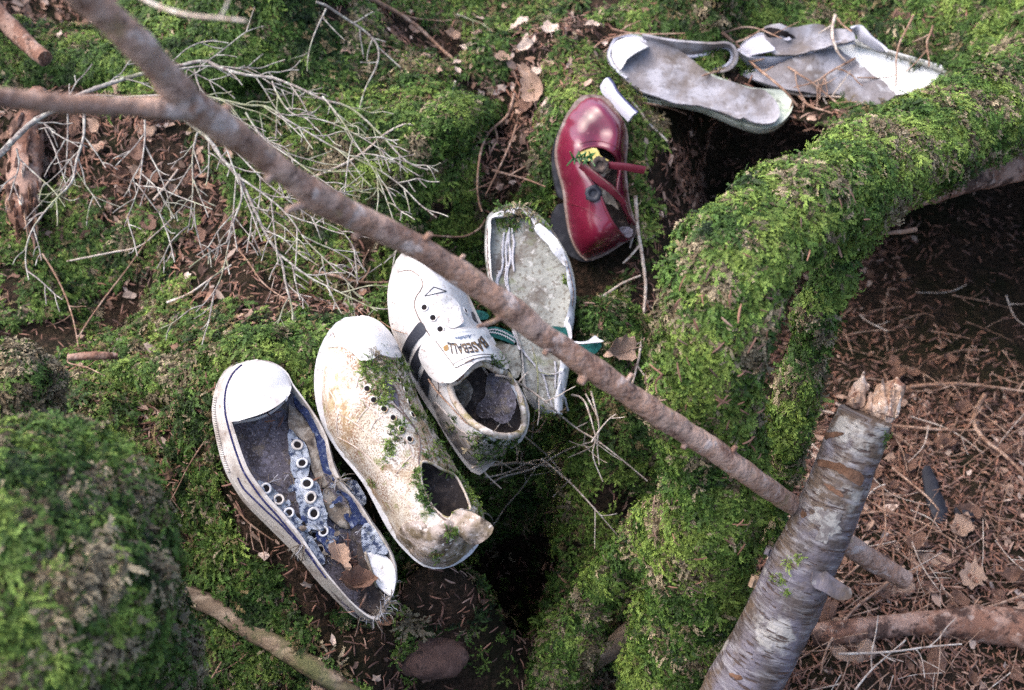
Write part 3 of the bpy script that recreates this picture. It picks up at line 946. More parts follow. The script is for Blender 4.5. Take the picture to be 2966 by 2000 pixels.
    scatter('leaf_litter', LIB_FLAKE, P + N * rng.uniform(.001, .007, (n, 1)), N + rng.normal(0, .33, (n, 3)), rng.uniform(.22, .85, n) * rng.uniform(.6, 1, n), rng.integers(0, 7, n), tint, 'crumbled brown leaf litter on the forest floor', 'leaf litter')
# ---------------------------------------------------------------- sheet and shell pieces for the shoes
def tri_fill(poly, step, holes=(), interior=True, inset=.45):
    """triangulate a 2-D polygon with evenly spread inner points -> (n,2), faces"""
    poly = np.asarray(poly, float)
    cons = [poly] + [np.asarray(h, float) for h in holes]
    V, E = [], []
    for c in cons:
        k = len(V); n = len(c)
        V += [Vector(p) for p in c]
        E += [(k + i, k + (i + 1) % n) for i in range(n)]
    if interior:
        lo, hi = poly.min(0), poly.max(0)
        g = []
        y = lo[1]; r_ = 0
        while y < hi[1]:
            x = lo[0] + (step / 2 if r_ % 2 else 0)
            while x < hi[0]:
                g.append((x, y)); x += step
            y += step * .866; r_ += 1
        if g:
            g = np.array(g)
            ok = inside(g, poly) & (pdist(g, poly) > step * inset)
            for h in holes:
                ok &= ~inside(g, h) & (pdist(g, h) > step * inset)
            V += [Vector(p) for p in g[ok]]
    ov, oe, of, _, _, _ = delaunay_2d_cdt(V, E, [], 0, 1e-7)
    P = np.array([p[:] for p in ov])
    F = [tuple(t) for t in of]
    C = np.array([P[list(t)].mean(0) for t in F])
    ok = inside(C, poly)
    for h in holes:
        ok &= ~inside(C, h)
    F = [t for t, k in zip(F, ok) if k]
    # face up
    out = []
    for t in F:
        a, b, c = P[t[0]], P[t[1]], P[t[2]]
        out.append(t if (b[0] - a[0]) * (c[1] - a[1]) - (b[1] - a[1]) * (c[0] - a[0]) > 0 else t[::-1])
    return P, out
def solidify(top, bot, F):
    """closed sheet between two vertex arrays sharing faces F"""
    n = len(top)
    v = list(top) + list(bot)
    f = list(F) + [tuple(i + n for i in t[::-1]) for t in F]
    cnt = {}
    for t in F:
        for i in range(len(t)):
            e = (t[i], t[(i + 1) % len(t)])
            cnt[e] = cnt.get(e, 0) + 1
    for (a, b) in cnt:
        if (b, a) not in cnt:
            f.append((b, a, a + n, b + n))
    return v, f
def curve2(loc, step, sharp=False):
    c = np.asarray(loc, float) if sharp else catmull(loc, 6, True)
    n = max(8, int(plen(c, True) / step))
    return resample(c, n, True)
def relax_h(P, F, H, it, free):
    E = np.array([(t[i], t[(i + 1) % 3]) for t in F for i in range(3)])
    E = np.vstack([E, E[:, ::-1]])
    cnt = np.bincount(E[:, 0], minlength=len(P)) + 1e-9
    for _ in range(it):
        m = np.bincount(E[:, 0], H[E[:, 1]], len(P)) / cnt
        H = np.where(free, H * .4 + m * .6, H)
    return H
def sheet_surf(pl, px, h, thick=.002, step=.007, un=0.0):
    """the same sheet without its openings, only to lay things on"""
    loc = curve2(pl.locs(px, un), step)
    P, F = tri_fill(loc, step)
    H = relax_h(P, F, h(P, pdist(P, loc)), 6, pdist(P, loc) > step * .3)
    s = Surf.__new__(Surf); s.plane = pl
    s.t = BVHTree.FromPolygons([pl.pt(p[0], p[1], z) for p, z in zip(P, H)], F)
    return s
def sheet(name, pl, px, mat, parent, h, thick=.002, step=.006, un=0.0, holes=(), sharp=False, jag=0.0, seed=0, wob=0.0, down=None, relax=0, hun=None):
    """a sheet over plane pl with the outline px (photograph pixels); h(P, dist) gives its height"""
    loc = curve2(pl.locs(px, un), step, sharp)
    if jag:
        c = loc.mean(0)
        e = fbm(loc, 140, 2, seed + 5)[:, None]
        loc = loc + (loc - c) / (np.linalg.norm(loc - c, axis=1)[:, None] + 1e-9) * e * jag
    hl = [curve2(pl.locs(q, un if hun is None else hun), step, sharp) for q in holes]
    P, F = tri_fill(loc, step, hl)
    d = pdist(P, loc)
    H = h(P, d) if callable(h) else np.full(len(P), float(h))
    if relax:
        H = relax_h(P, F, H, relax, d > step * .3)
    if wob:
        H = H + wob * fbm(P, 45, 3, seed)
    top = [pl.pt(p[0], p[1], z) for p, z in zip(P, H)]
    Hb = (H - thick) if down is None else np.minimum(H - thick, down)
    bot = [pl.pt(p[0], p[1], z) for p, z in zip(P, Hb)]
    v, f = solidify(top, bot, F)
    return build(name, v, f, mat, parent, True, 55)
def dome(H, D, p=.5, base=0.0):
    """height profile that springs steeply from the outline and flattens at H"""
    def f(P, d):
        HH = H(P) if callable(H) else H
        t = np.clip(d / D, 0, 1)
        return base + HH * (1 - (1 - t) ** 2) ** p
    return f
class Surf:
    """a surface one can lay small things on, found through photograph pixels"""
    def __init__(s, *objs, plane=None):
        s.t = bvh_of(*objs); s.plane = plane
    def hit(s, u, v):
        p, n, i, d = s.t.ray_cast(CAM, ray(u, v).normalized())
        if p is None:
            return None
        if n.dot(CAM - p) < 0: n = -n
        return p, n
    def hits(s, pts):
        out = [s.hit(u, v) for u, v in pts]
        good = [i for i, o in enumerate(out) if o]
        if not good:
            return [(s.plane.hit(u, v, .02), s.plane.n) for u, v in pts]
        for i, o in enumerate(out):
            if o is None:
                j = min(good, key=lambda g: abs(pts[g][0] - pts[i][0]) + abs(pts[g][1] - pts[i][1]))
                p0, n0 = out[j]
                r = ray(*pts[i])
                t = (p0 - CAM).dot(n0) / r.dot(n0)
                q = CAM + r * t
                out[i] = (q if (q - p0).length < .02 else p0, n0)
        return out
def decal(name, surf, px, mat, parent, off=.0012, thick=.0014, step=5, sharp=False, jag=0, seed=0, lift=None, lift_dir=None):
    """a thin piece of real thickness laid on a surface"""
    P = np.asarray(px, float)
    c = P if sharp else catmull(P, 6, True)
    c = resample(c, max(8, int(plen(c, True) / step)), True)
    if jag:
        e = fbm(c, .09, 2, seed)[:, None]
        m = c.mean(0)
        c = c + (c - m) / (np.linalg.norm(c - m, axis=1)[:, None] + 1e-9) * e * jag
    V, F = tri_fill(c, step)
    F = [t[::-1] for t in F]
    hs = surf.hits([tuple(v) for v in V])
    nn = np.array([h[1][:] for h in hs])
    # even the normals out a little
    adj = {}
    for t in F:
        for i in t:
            adj.setdefault(i, set()).update(t)
    ns = np.array([nn[list(adj.get(i, {i}))].mean(0) for i in range(len(V))])
    ns /= np.linalg.norm(ns, axis=1)[:, None] + 1e-9
    L = np.zeros(len(V)) if lift is None else lift(V)
    ld = [lift_dir or Vector(n) for n in ns]
    top = [h[0] + Vector(n) * (off + thick) + e * l for h, n, e, l in zip(hs, ns, ld, L)]
    bot = [h[0] + Vector(n) * (off - .0008) + e * l for h, n, e, l in zip(hs, ns, ld, L)]
    v, f = solidify(top, bot, F)
    return build(name, v, f, mat, parent, True, 50)
def band(name, surf, px, width, mat, parent, off=.0006, thick=.0007, step=6, closed=False):
    """a narrow strip (stitching, piping, pin-stripe) following a surface"""
    c = catmull(px, 6, closed)
    c = resample(c, max(4, int(plen(c, closed) / step)), closed)
    hs = surf.hits([tuple(p) for p in c])
    P = [h[0] for h in hs]; N = [h[1] for h in hs]
    n = len(P)
    v, f = [], []
    for i in range(n):
        a, b = (P[(i - 1) % n], P[(i + 1) % n]) if closed else (P[max(i - 1, 0)], P[min(i + 1, n - 1)])
        T = (b - a).normalized()
        S = N[i].cross(T).normalized() * width / 2
        v += [P[i] - S + N[i] * (off - .001), P[i] - S * .9 + N[i] * (off + thick), P[i] + S * .9 + N[i] * (off + thick), P[i] + S + N[i] * (off - .001)]
    m = n if closed else n - 1
    for i in range(m):
        j = (i + 1) % n
        for k in range(3):
            f.append((i * 4 + k, j * 4 + k, j * 4 + k + 1, i * 4 + k + 1))
    if not closed:
        f += [(0, 1, 2, 3), ((n - 1) * 4 + 3, (n - 1) * 4 + 2, (n - 1) * 4 + 1, (n - 1) * 4)]
    return build(name, v, f, mat, parent, True, 40)
def rope(name, surf, px, r, mat, parent, off=0.0, closed=False, step=6, rough=0.0):
    """a round bead following a surface (bindings, cords, threads)"""
    c = catmull(px, 6, closed)
    c = resample(c, max(4, int(plen(c, closed) / step)), closed)
    hs = surf.hits([tuple(p) for p in c])
    P = [h[0] + h[1] * off for h in hs]
    if closed: P.append(P[0])
    return tube(name, P, r, mat, parent, 7, 1, rough, 300, smooth_path=False)
def ring_mesh(name, ro, ri, hgt, mat, n=20, m=8):
    v, f = [], []
    rm, rt = (ro + ri) / 2, (ro - ri) / 2
    for i in range(n):
        a = 2 * math.pi * i / n
        for k in range(m):
            b = 2 * math.pi * k / m
            rr = rm + rt * math.cos(b)
            v.append((rr * math.cos(a), rr * math.sin(a), hgt * math.sin(b)))
    for i in range(n):
        for k in range(m):
            f.append((i * m + k, ((i + 1) % n) * m + k, ((i + 1) % n) * m + (k + 1) % m, i * m + (k + 1) % m))
    return mesh_from(name, v, f, mat, True, None)
def place(name, me, p, n, parent, spin=0.0, scale=(1, 1, 1), off=0.0):
    o = link(name, me, parent)
    M = n.to_track_quat('Z', 'Y').to_matrix().to_4x4()
    o.matrix_basis = Matrix.Translation(p + n * off) @ M @ Matrix.Rotation(spin, 4, 'Z') @ Matrix.Diagonal((*scale, 1))
    return o
def wall_loft(name, pl, low, high, hl, hh, mat, parent, th=.003, bulge=.0):
    """closed side wall between a low outline (height hl) and a high outline (hh), both 2-D loops of equal length"""
    n = len(low)
    c = high.mean(0)
    def inn(loop, t):
        d = loop - c
        return loop - d / np.linalg.norm(d, axis=1)[:, None] * t
    mid = (low + high) / 2
    mid = mid + (mid - c) / np.linalg.norm(mid - c, axis=1)[:, None] * bulge
    H = hh if hasattr(hh, '__len__') else np.full(n, hh)
    rings = [(low, np.full(n, hl)), (mid, (hl + H) / 2), (high, H), (inn(high, th), H), (inn(mid, th), (hl + H) / 2), (inn(low, th), np.full(n, hl))]
    v, f = [], []
    for L, h in rings:
        v += [pl.pt(p[0], p[1], z) for p, z in zip(L, h)]
    m = len(rings)
    for r_ in range(m):
        for i in range(n):
            j = (i + 1) % n
            s_ = (r_ + 1) % m
            f.append((r_ * n + i, r_ * n + j, s_ * n + j, s_ * n + i))
    return build(name, v, f, mat, parent, True, 48)
def moss_bits(surf, spots, parent, size=.55, dens=1.0, dead=.12, bright=.72, seed=0):
    """moss growing on a shoe: spots are (pixel polygon, tufts)"""
    P, N = [], []
    for poly, cnt in spots:
        poly = np.asarray(poly, float)
        lo, hi = poly.min(0), poly.max(0)
        k = 0; tries = 0
        while k < cnt * dens and tries < cnt * 30:
            tries += 1
            q = lo + rng.random(2) * (hi - lo)
            if not inside(q[None], poly)[0] and rng.random() > .06:
                continue
            h = surf.hit(*q)
            if h is None: continue
            P.append(h[0][:]); N.append(h[1][:]); k += 1
    P, N = np.array(P), np.array(N)
    n = len(P)
    ix = np.where(rng.random(n) < .3, rng.integers(6, 10, n), rng.integers(0, 6, n))
    return scatter('moss', LIB_MOSS, P + N * .0005, N + rng.normal(0, .5, (n, 3)), size * rng.uniform(.5, 1.3, n), ix, moss_tint(P, dead, bright, seed), None, None, parent)
def fray(name, starts, mat, parent, r=.00035, n=1, length=.012, droop=.3, seed=0):
    """loose threads: one mesh of many fine curved fibres"""
    rr = random.Random(seed)
    V, F = [], []
    for p, nrm in starts:
        for _ in range(n):
            d = Vector((rr.uniform(-1, 1), rr.uniform(-1, 1), rr.uniform(-.6, .6))).normalized()
            d = (d + nrm * .5).normalized()
            q = [p.copy()]
            for i in range(5):
                d = (d + Vector((rr.uniform(-.5, .5), rr.uniform(-.5, .5), rr.uniform(-.5, .5) - droop * .4))).normalized()
                q.append(q[-1] + d * length * rr.uniform(.12, .3))
            v, f, _ = tube_geo(q, [r * rr.uniform(.6, 1.3)] * len(q), 4)
            k = len(V)
            V += v; F += [tuple(i + k for i in t) for t in f]
    o = build(name, V, F, mat, parent, True, None)
    o['kind'] = 'stuff'
    return o
def pin(pl, poly, hts):
    """height field through a few (pixel, height) pins on a plane: inverse-distance"""
    X = np.array([pl.loc(*p, h) for p, h in zip(poly, hts)]); Hh = np.array(hts)
    def f(P, d):
        w = 1 / (np.linalg.norm(P[:, None] - X[None], axis=2) + .006) ** 3
        return (w @ Hh) / w.sum(1)
    return f

# shoe materials
WHITE = (0.80, 0.79, 0.80, 1)
MAT['rubber_white'] = layered('white_rubber', (0.58, 0.57, 0.585, 1), [((0.44, 0.40, 0.37, 1), 40, .50, .66, .6), ((0.25, 0.19, 0.16, 1), 240, .62, .68, .7), ((.34, .28, .23, 1), 24, .54, .66, .55)], .55, (120, .12, .002), .35)
MAT['foxing'] = layered('dirty_rubber', (0.42, 0.39, 0.37, 1), [((0.24, 0.20, 0.18, 1), 45, .48, .62, .75), ((0.58, 0.56, 0.56, 1), 18, .5, .62, .7), ((0.18, 0.12, 0.09, 1), 160, .62, .7, .8), ((.10, .13, .05, 1), 60, .66, .74, .6)], .7, (240, .35, .002), .25)
MAT['navy'] = layered('navy_rubber', (0.014, 0.017, 0.075, 1), [((0.16, 0.16, 0.26, 1), 140, .58, .68, .7)], .6, (200, .2), .3)
MAT['black'] = layered('black_stripe', (0.018, 0.020, 0.030, 1), [((0.05, 0.05, 0.06, 1), 30, .5, .66, .7), ((.3, .29, .29, 1), 260, .70, .76, .7)], .55, (200, .15, .002), .35)
MAT['denim'] = layered('navy_canvas', (0.030, 0.045, 0.13, 1), [((0.10, 0.13, 0.22, 1), 240, .48, .62, .7, None, 8), ((0.30, 0.34, 0.43, 1), 150, .57, .64, .8), ((.012, .014, .03, 1), 30, .52, .65, .8)], .95, (400, .8, .002), .1, extra_bump=('w', 380, (0, 0, .8), .8))
MAT['denim_faded'] = layered('faded_canvas', (0.32, 0.36, 0.45, 1), [((0.022, 0.035, 0.085, 1), 210, .47, .55, .95, None, 7), ((0.20, 0.22, 0.24, 1), 240, .5, .62, .7), ((.62, .66, .74, 1), 50, .52, .62, .8)], .95, (300, .8, .002), .1, extra_bump=('w', 350, (0, 0, .8), .6))
MAT['insole_grey'] = layered('insole_cloth', (0.10, 0.09, 0.11, 1), [((0.17, 0.155, 0.19, 1), 26, .44, .56, .9), ((0.045, 0.038, 0.042, 1), 20, .49, .60, .9), ((.045, .038, .036, 1), 260, .50, .60, .75), ((.30, .28, .32, 1), 420, .56, .66, .7), ((.16, .13, .10, 1), 70, .56, .64, .6)], .95, (260, .5, .002), .1, extra_bump=('w', 420, (0, 0, -.9), .9))
MAT['cloth_brown'] = layered('rotten_lining', (0.14, 0.115, 0.095, 1), [((0.30, 0.27, 0.24, 1), 120, .48, .62, .8), ((.05, .04, .035, 1), 70, .54, .66, .9), ((.25, .22, .11, 1), 50, .6, .7, .6)], .95, (300, .9, .002), .1)
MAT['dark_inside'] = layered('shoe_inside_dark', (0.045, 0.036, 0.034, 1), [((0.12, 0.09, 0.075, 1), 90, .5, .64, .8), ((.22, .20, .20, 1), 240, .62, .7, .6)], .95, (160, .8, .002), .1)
MAT['leather_dirty'] = layered('stained_white_leather', (0.57, 0.535, 0.485, 1), [((0.40, 0.32, 0.22, 1), 22, .46, .60, .6), ((0.20, 0.10, 0.055, 1), 520, .46, .55, .9, None, 6, (18, .43, .54)), ((0.30, 0.19, 0.065, 1), 30, .52, .64, .65, None, 10), ((0.13, 0.065, 0.035, 1), 800, .52, .58, .85, None, 3, (14, .42, .55)), ((.15, .16, .035, 1), 70, .60, .68, .6), ((.20, .13, .08, 1), 60, .58, .66, .7)], .65, (170, .3, .002), .3)
MAT['leather_toe'] = layered('white_toe_leather', (0.58, 0.555, 0.54, 1), [((0.55, 0.42, 0.34, 1), 120, .60, .68, .7), ((.34, .2, .12, 1), 420, .66, .71, .8)], .6, (130, .2, .002), .35)
MAT['leather_heel'] = layered('brown_stained_heel', (0.45, 0.37, 0.33, 1), [((0.15, 0.11, 0.06, 1), 42, .44, .58, .9), ((0.05, 0.035, 0.025, 1), 60, .53, .64, .9), ((.78, .70, .66, 1), 210, .58, .64, .8), ((.30, .18, .03, 1), 30, .58, .68, .7)], .7, (170, .4, .003), .3)
MAT['leather_white'] = layered('white_vinyl', (0.54, 0.525, 0.53, 1), [((0.58, 0.50, 0.48, 1), 40, .54, .68, .6), ((.22, .15, .12, 1), 260, .58, .66, .75), ((.36, .31, .28, 1), 18, .50, .64, .65), ((.15, .12, .10, 1), 600, .56, .62, .6, None, 4, (24, .46, .58))], .5, (120, .15, .002), .4)
MAT['leather_white_dirty'] = layered('grimy_white_vinyl', (0.40, 0.36, 0.35, 1), [((0.22, 0.175, 0.155, 1), 40, .46, .62, .8), ((.16, .12, .08, 1), 150, .58, .68, .8), ((.12, .14, .045, 1), 30, .60, .70, .7)], .65, (150, .3, .002), .3)
MAT['collar'] = layered('rusty_collar', (0.44, 0.37, 0.32, 1), [((0.22, 0.18, 0.07, 1), 90, .50, .60, .85), ((.12, .07, .04, 1), 150, .58, .66, .85), ((.78, .72, .68, 1), 60, .58, .66, .8)], .75, (200, .5, .002), .25)
MAT['sole_old'] = layered('grey_cracked_rubber', (0.235, 0.24, 0.225, 1), [((0.15, 0.15, 0.14, 1), 36, .47, .62, .8), ((0.055, 0.036, 0.030, 1), 15, .50, .60, .95), ((.40, .40, .39, 1), 120, .55, .66, .7), ((.10, .085, .07, 1), 260, .52, .60, .75), ((.10, .12, .05, 1), 40, .58, .66, .5)], .8, (140, .5, .002), .2)
MAT['sole_rim'] = layered('white_worn_rubber', (0.50, 0.50, 0.53, 1), [((0.32, 0.31, 0.31, 1), 70, .5, .62, .7), ((.20, .18, .15, 1), 180, .60, .67, .8)], .65, (120, .4, .002), .3)
MAT['thread'] = layered('white_thread', (0.34, 0.34, 0.38, 1), [((.40, .38, .38, 1), 200, .5, .65, .7)], .9, None, .1)
MAT['teal'] = layered('teal_ribbon', (0.005, 0.050, 0.048, 1), [((.02, .11, .105, 1), 180, .5, .62, .7), ((.01, .045, .045, 1), 60, .52, .64, .9)], .85, (320, .6, .002), .15)
MAT['red'] = layered('red_patent', (0.108, 0.006, 0.022, 1), [((0.14, 0.013, 0.036, 1), 12, .45, .6, .7), ((.055, .010, .012, 1), 14, .55, .68, .8), ((.20, .07, .08, 1), 160, .62, .70, .5)], .30, (40, .10, .003), .5, coat=.55)
MAT['red_dark'] = layered('dull_red_vinyl', (0.10, 0.010, 0.022, 1), [((.15, .03, .045, 1), 40, .5, .64, .7)], .40, (80, .2, .003), .45, coat=.2)
MAT['black_sole'] = layered('black_heel_rubber', (0.016, 0.017, 0.024, 1), [((.05, .05, .06, 1), 50, .5, .65, .8)], .7, (120, .3, .002), .25)
MAT['welt'] = layered('brown_welt', (0.21, 0.15, 0.13, 1), [((.36, .29, .27, 1), 90, .5, .64, .8), ((.07, .045, .04, 1), 120, .55, .66, .8)], .75, (160, .4, .002), .25)
MAT['yellow'] = layered('yellow_insole', (0.58, 0.48, 0.16, 1), [((.70, .62, .30, 1), 60, .5, .64, .8), ((.30, .2, .06, 1), 90, .62, .72, .8)], .8, (120, .3, .002), .2)
MAT['grey_vinyl'] = layered('grey_weathered_insole', (0.17, 0.155, 0.165, 1), [((0.29, 0.285, 0.32, 1), 22, .45, .58, .9), ((0.12, 0.098, 0.088, 1), 20, .50, .62, .9), ((.07, .058, .052, 1), 230, .54, .64, .45), ((.38, .38, .41, 1), 60, .60, .70, .6)], .8, (130, .35, .002), .2)
MAT['pale_vinyl'] = layered('pale_lavender_vinyl', (0.42, 0.42, 0.49, 1), [((.28, .27, .31, 1), 36, .5, .66, .7), ((.18, .16, .16, 1), 150, .64, .71, .75)], .65, (120, .3, .002), .3)
MAT['white_inner'] = layered('white_inner_sole', (0.72, 0.72, 0.715, 1), [((.36, .36, .33, 1), 24, .58, .68, .75), ((.18, .2, .2, 1), 60, .66, .72, .7)], .6, (120, .2, .002), .3)
MAT['green_white'] = layered('greenish_sole_rim', (0.48, 0.52, 0.46, 1), [((.22, .28, .21, 1), 60, .5, .64, .8), ((.12, .12, .10, 1), 120, .60, .68, .8)], .7, (120, .4, .002), .25)
MAT['hole'] = layered('hole_shade', (0.012, 0.010, 0.011, 1), [], .9, None, .1)  # flat black standing in for the shade inside openings
MAT['stitch'] = layered('dark_stitching', (0.17, 0.125, 0.11, 1), [((.05, .04, .04, 1), 300, .48, .6, .8)], .9, None, .1)
MAT['stitch_soft'] = layered('soft_seam', (0.50, 0.42, 0.38, 1), [((.24, .17, .13, 1), 200, .5, .6, .8)], .9, None, .1)
MAT['label'] = layered('white_label', (0.58, 0.575, 0.58, 1), [((.6, .52, .44, 1), 60, .64, .74, .7)], .5, (100, .08), .35)
MAT['ink_blue'] = layered('blue_print', (0.035, 0.075, 0.16, 1), [((.3, .33, .38, 1), 260, .60, .7, .6)], .6, None, .2)
MAT['ink_gold'] = layered('worn_gold_print', (0.24, 0.135, 0.045, 1), [((.16, .09, .03, 1), 240, .5, .62, .8), ((.62, .5, .34, 1), 180, .60, .7, .7)], .55, None, .3)
MAT['ink_black'] = layered('worn_black_print', (0.028, 0.030, 0.042, 1), [((.22, .14, .07, 1), 170, .56, .64, .8), ((.5, .46, .42, 1), 260, .66, .71, .8)], .6, None, .25)
MAT['leaf_pale'] = layered('pale_dead_leaf', (0.50, 0.38, 0.31, 1), [((.66, .57, .50, 1), 60, .5, .64, .8), ((.30, .17, .11, 1), 110, .58, .67, .8)], .75, (130, .6, .003), .2)
MAT['leaf_brown'] = layered('brown_dead_leaf', (0.13, 0.070, 0.050, 1), [((.24, .155, .12, 1), 55, .5, .64, .8), ((.10, .05, .035, 1), 90, .57, .67, .8)], .7, (110, .6, .003), .25)
MAT['leaf_tan'] = layered('tan_dead_leaf', (0.29, 0.19, 0.14, 1), [((.44, .33, .27, 1), 60, .5, .64, .8), ((.20, .11, .07, 1), 90, .57, .67, .8)], .7, (110, .6, .003), .25)
MAT['green_sprig'] = layered('green_needles', (0.035, 0.11, 0.03, 1), [((.02, .05, .02, 1), 200, .5, .6, .8)], .5, None, .3)
# ================================================================ shoes
def halves(pl, left, right, h, n=64):
    a = resample(catmull(pl.locs(left, h), 6), n)
    b = resample(catmull(pl.locs(right, h), 6), n)
    return np.vstack([a, b[::-1][1:-1]])
def strip_loft(name, pl, pa, ha, pb, hb, mat, parent, th=.0022, n=48, rows=5, bow=0.0, wob=0.0):
    """a standing or lying ribbon between two photographed edges, each at its own height over the plane"""
    A = resample(catmull(pl_pts(pl, pa, ha), 6), n)
    B = resample(catmull(pl_pts(pl, pb, hb), 6), n)
    V, idx_ = [], []
    T = []
    for r_ in range(rows):
        t = r_ / (rows - 1)
        T.append(A * (1 - t) + B * t + np.array(pl.n[:]) * bow * math.sin(math.pi * t))
    T = np.array(T)
    if wob:
        T = T + (wob * fbm(T.reshape(-1, 3), 60, 2, 3)).reshape(rows, n, 1) * np.array(pl.n[:])
    du = np.gradient(T, axis=1); dv = np.gradient(T, axis=0)
    N = np.cross(du, dv); N /= np.linalg.norm(N, axis=2)[:, :, None] + 1e-12
    if (N.reshape(-1, 3) @ np.array((CAM - pl.o)[:])).mean() < 0: N = -N
    bot = (T - N * th).reshape(-1, 3); top = T.reshape(-1, 3)
    F = [(r_ * n + i, r_ * n + i + 1, (r_ + 1) * n + i + 1, (r_ + 1) * n + i) for r_ in range(rows - 1) for i in range(n - 1)]
    v, f = solidify([Vector(x) for x in top], [Vector(x) for x in bot], F)
    return build(name, v, f, mat, parent, True, 55)
def pl_pts(pl, px, h):
    hs = h if hasattr(h, '__len__') else [h] * len(px)
    return [pl.hit(u, v, z)[:] for (u, v), z in zip(px, hs)]
def eyelet_mesh(name, ro, ri, hgt, mat, disc=True):
    me = ring_mesh(name, ro, ri, hgt, mat)
    if disc:
        bm = bmesh.new(); bm.from_mesh(me)
        vs = [bm.verts.new(((ri + .0002) * math.cos(a * math.pi / 6), (ri + .0002) * math.sin(a * math.pi / 6), .0001)) for a in range(12)]
        f = bm.faces.new(vs); f.material_index = 1
        bm.to_mesh(me); bm.free()
        me.materials.append(MAT['hole'])  # black disc paints the shade inside the eyelet
    return me
def text_on(name, surf, s, base, topl, mat, parent, off, offset=0.0, erode=0.0):
    """print laid on a surface: base and topl are pixel curves of the letters' feet and heads"""
    cu = bpy.data.curves.new('tmp', 'FONT')
    cu.body = s; cu.resolution_u = 4; cu.offset = offset
    o = bpy.data.objects.new('tmp', cu)
    col.objects.link(o)
    dg = bpy.context.evaluated_depsgraph_get(); dg.update()
    me = bpy.data.meshes.new_from_object(o.evaluated_get(dg))
    bpy.data.objects.remove(o); bpy.data.curves.remove(cu)
    X = np.array([v.co[:2] for v in me.vertices])
    lo, hi = X.min(0), X.max(0)
    t = (X[:, 0] - lo[0]) / (hi[0] - lo[0]); w = (X[:, 1] - lo[1]) / (hi[1] - lo[1])
    A = resample(catmull(base, 8), 60); B = resample(catmull(topl, 8), 60)
    tt = np.linspace(0, 1, 60)
    a = np.stack([np.interp(t, tt, A[:, k]) for k in (0, 1)], 1); b = np.stack([np.interp(t, tt, B[:, k]) for k in (0, 1)], 1)
    px = a * (1 - w[:, None]) + b * w[:, None]
    hs = surf.hits([tuple(p) for p in px])
    for v, h in zip(me.vertices, hs):
        v.co = h[0] + h[1] * off
    me.materials.clear(); me.materials.append(mat)
    me.name = name
    return link(name, me, parent)
BLOCK = []
shoes = {}
# ---------------------------------------------------------------- 1: canvas sneaker without its upper
pl = PL['A']
S1 = thing('canvas_sneaker', pl.pt(0, 0, 0), 'rotted navy canvas sneaker with white rubber toe cap, nearest the bottom left', 'shoe', 'shoes laid out on the mossy bank')
rl = Q('A', [(275, 80), (205, 112), (158, 162), (124, 225), (109, 290), (112, 355), (122, 415), (148, 500), (176, 590), (212, 680), (265, 760), (325, 840), (385, 905), (445, 975), (500, 1040), (545, 1105), (595, 1175), (655, 1255), (715, 1325), (775, 1392), (830, 1442), (885, 1480), (922, 1486)])
rr_ = Q('A', [(275, 80), (340, 88), (400, 118), (440, 158), (462, 205), (510, 270), (560, 340), (610, 420), (648, 500), (665, 570), (690, 660), (730, 740), (780, 800), (830, 862), (866, 920), (902, 980), (942, 1030), (982, 1100), (1012, 1170), (1024, 1250), (1012, 1320), (988, 1385), (962, 1440), (922, 1486)])
ll = Q('A', [(262, 76), (180, 86), (105, 130), (58, 198), (36, 280), (30, 370), (50, 480), (75, 590), (110, 690), (150, 762), (210, 850), (280, 920), (350, 990), (420, 1060), (480, 1120), (540, 1190), (600, 1268), (680, 1350), (760, 1430), (830, 1482), (905, 1500)])
HR = .030
rim = halves(pl, rl, rr_, HR)
n2 = len(rim) // 2
low_l = resample(catmull(pl.locs(ll, 0.0), 6), 64)
low = rim.copy()
low[:64] = low_l
c_ = rim.mean(0)
low[64:] = rim[64:] - (rim[64:] - c_) * .03
wl = sstep(np.r_[np.arange(64)[::-1], np.arange(len(rim) - 64)].astype(float), 0, 6)[:, None]
wall = wall_loft('foxing', pl, low, rim, 0.0, HR, MAT['foxing'], S1, .0032, .0012)
sole = sheet('outsole', pl, ll + rr_[::-1][1:-1], MAT['foxing'], S1, .004, .010, .012)
ins_loc = rim - (rim - c_) / np.linalg.norm(rim - c_, axis=1)[:, None] * .003
P, F = tri_fill(ins_loc[::2], .005)
d = pdist(P, ins_loc[::2])
H = .010 + .010 * np.exp(-(d / .010) ** 2) + .003 * fbm(P, 40, 3, 4)
v, f = solidify([pl.pt(*p, z) for p, z in zip(P, H)], [pl.pt(*p, .005) for p in P], F)
insole = build('insole', v, f, MAT['insole_grey'], S1)
cap_px = Q('A', [(265, 82), (190, 112), (146, 165), (118, 240), (110, 320), (120, 395), (140, 424), (200, 416), (270, 402), (340, 372), (400, 325), (438, 270), (456, 208), (440, 160), (400, 120), (340, 90)])
toe_arc = pl.locs(Q('A', [(120, 395), (110, 320), (118, 240), (146, 165), (190, 112), (265, 82), (340, 90), (400, 120), (440, 160), (456, 208)]), HR)
def cap_h(P, d):
    dd = pdist(P, toe_arc, False)
    return HR - .002 + .020 * (1 - (1 - np.clip(dd / .045, 0, 1)) ** 2) ** .75
cap = sheet('toe_cap', pl, cap_px, MAT['rubber_white'], S1, cap_h, .0028, .005, HR)
s1 = Surf(wall, cap, insole, plane=pl)
s1w = Surf(wall, plane=pl)
band('pinstripe', s1w, Q('A', [(188, 110), (142, 155), (110, 220), (98, 290), (99, 350), (110, 412), (134, 500), (163, 590), (198, 680), (252, 765), (312, 845), (372, 910), (432, 982), (486, 1045), (532, 1105), (585, 1178), (645, 1258)]), .0016, MAT['navy'], S1)
band('pinstripe', s1w, Q('A', [(168, 716), (200, 775), (262, 838), (332, 905), (402, 968), (470, 1042), (540, 1110), (590, 1180)]), .0014, MAT['navy'], S1)
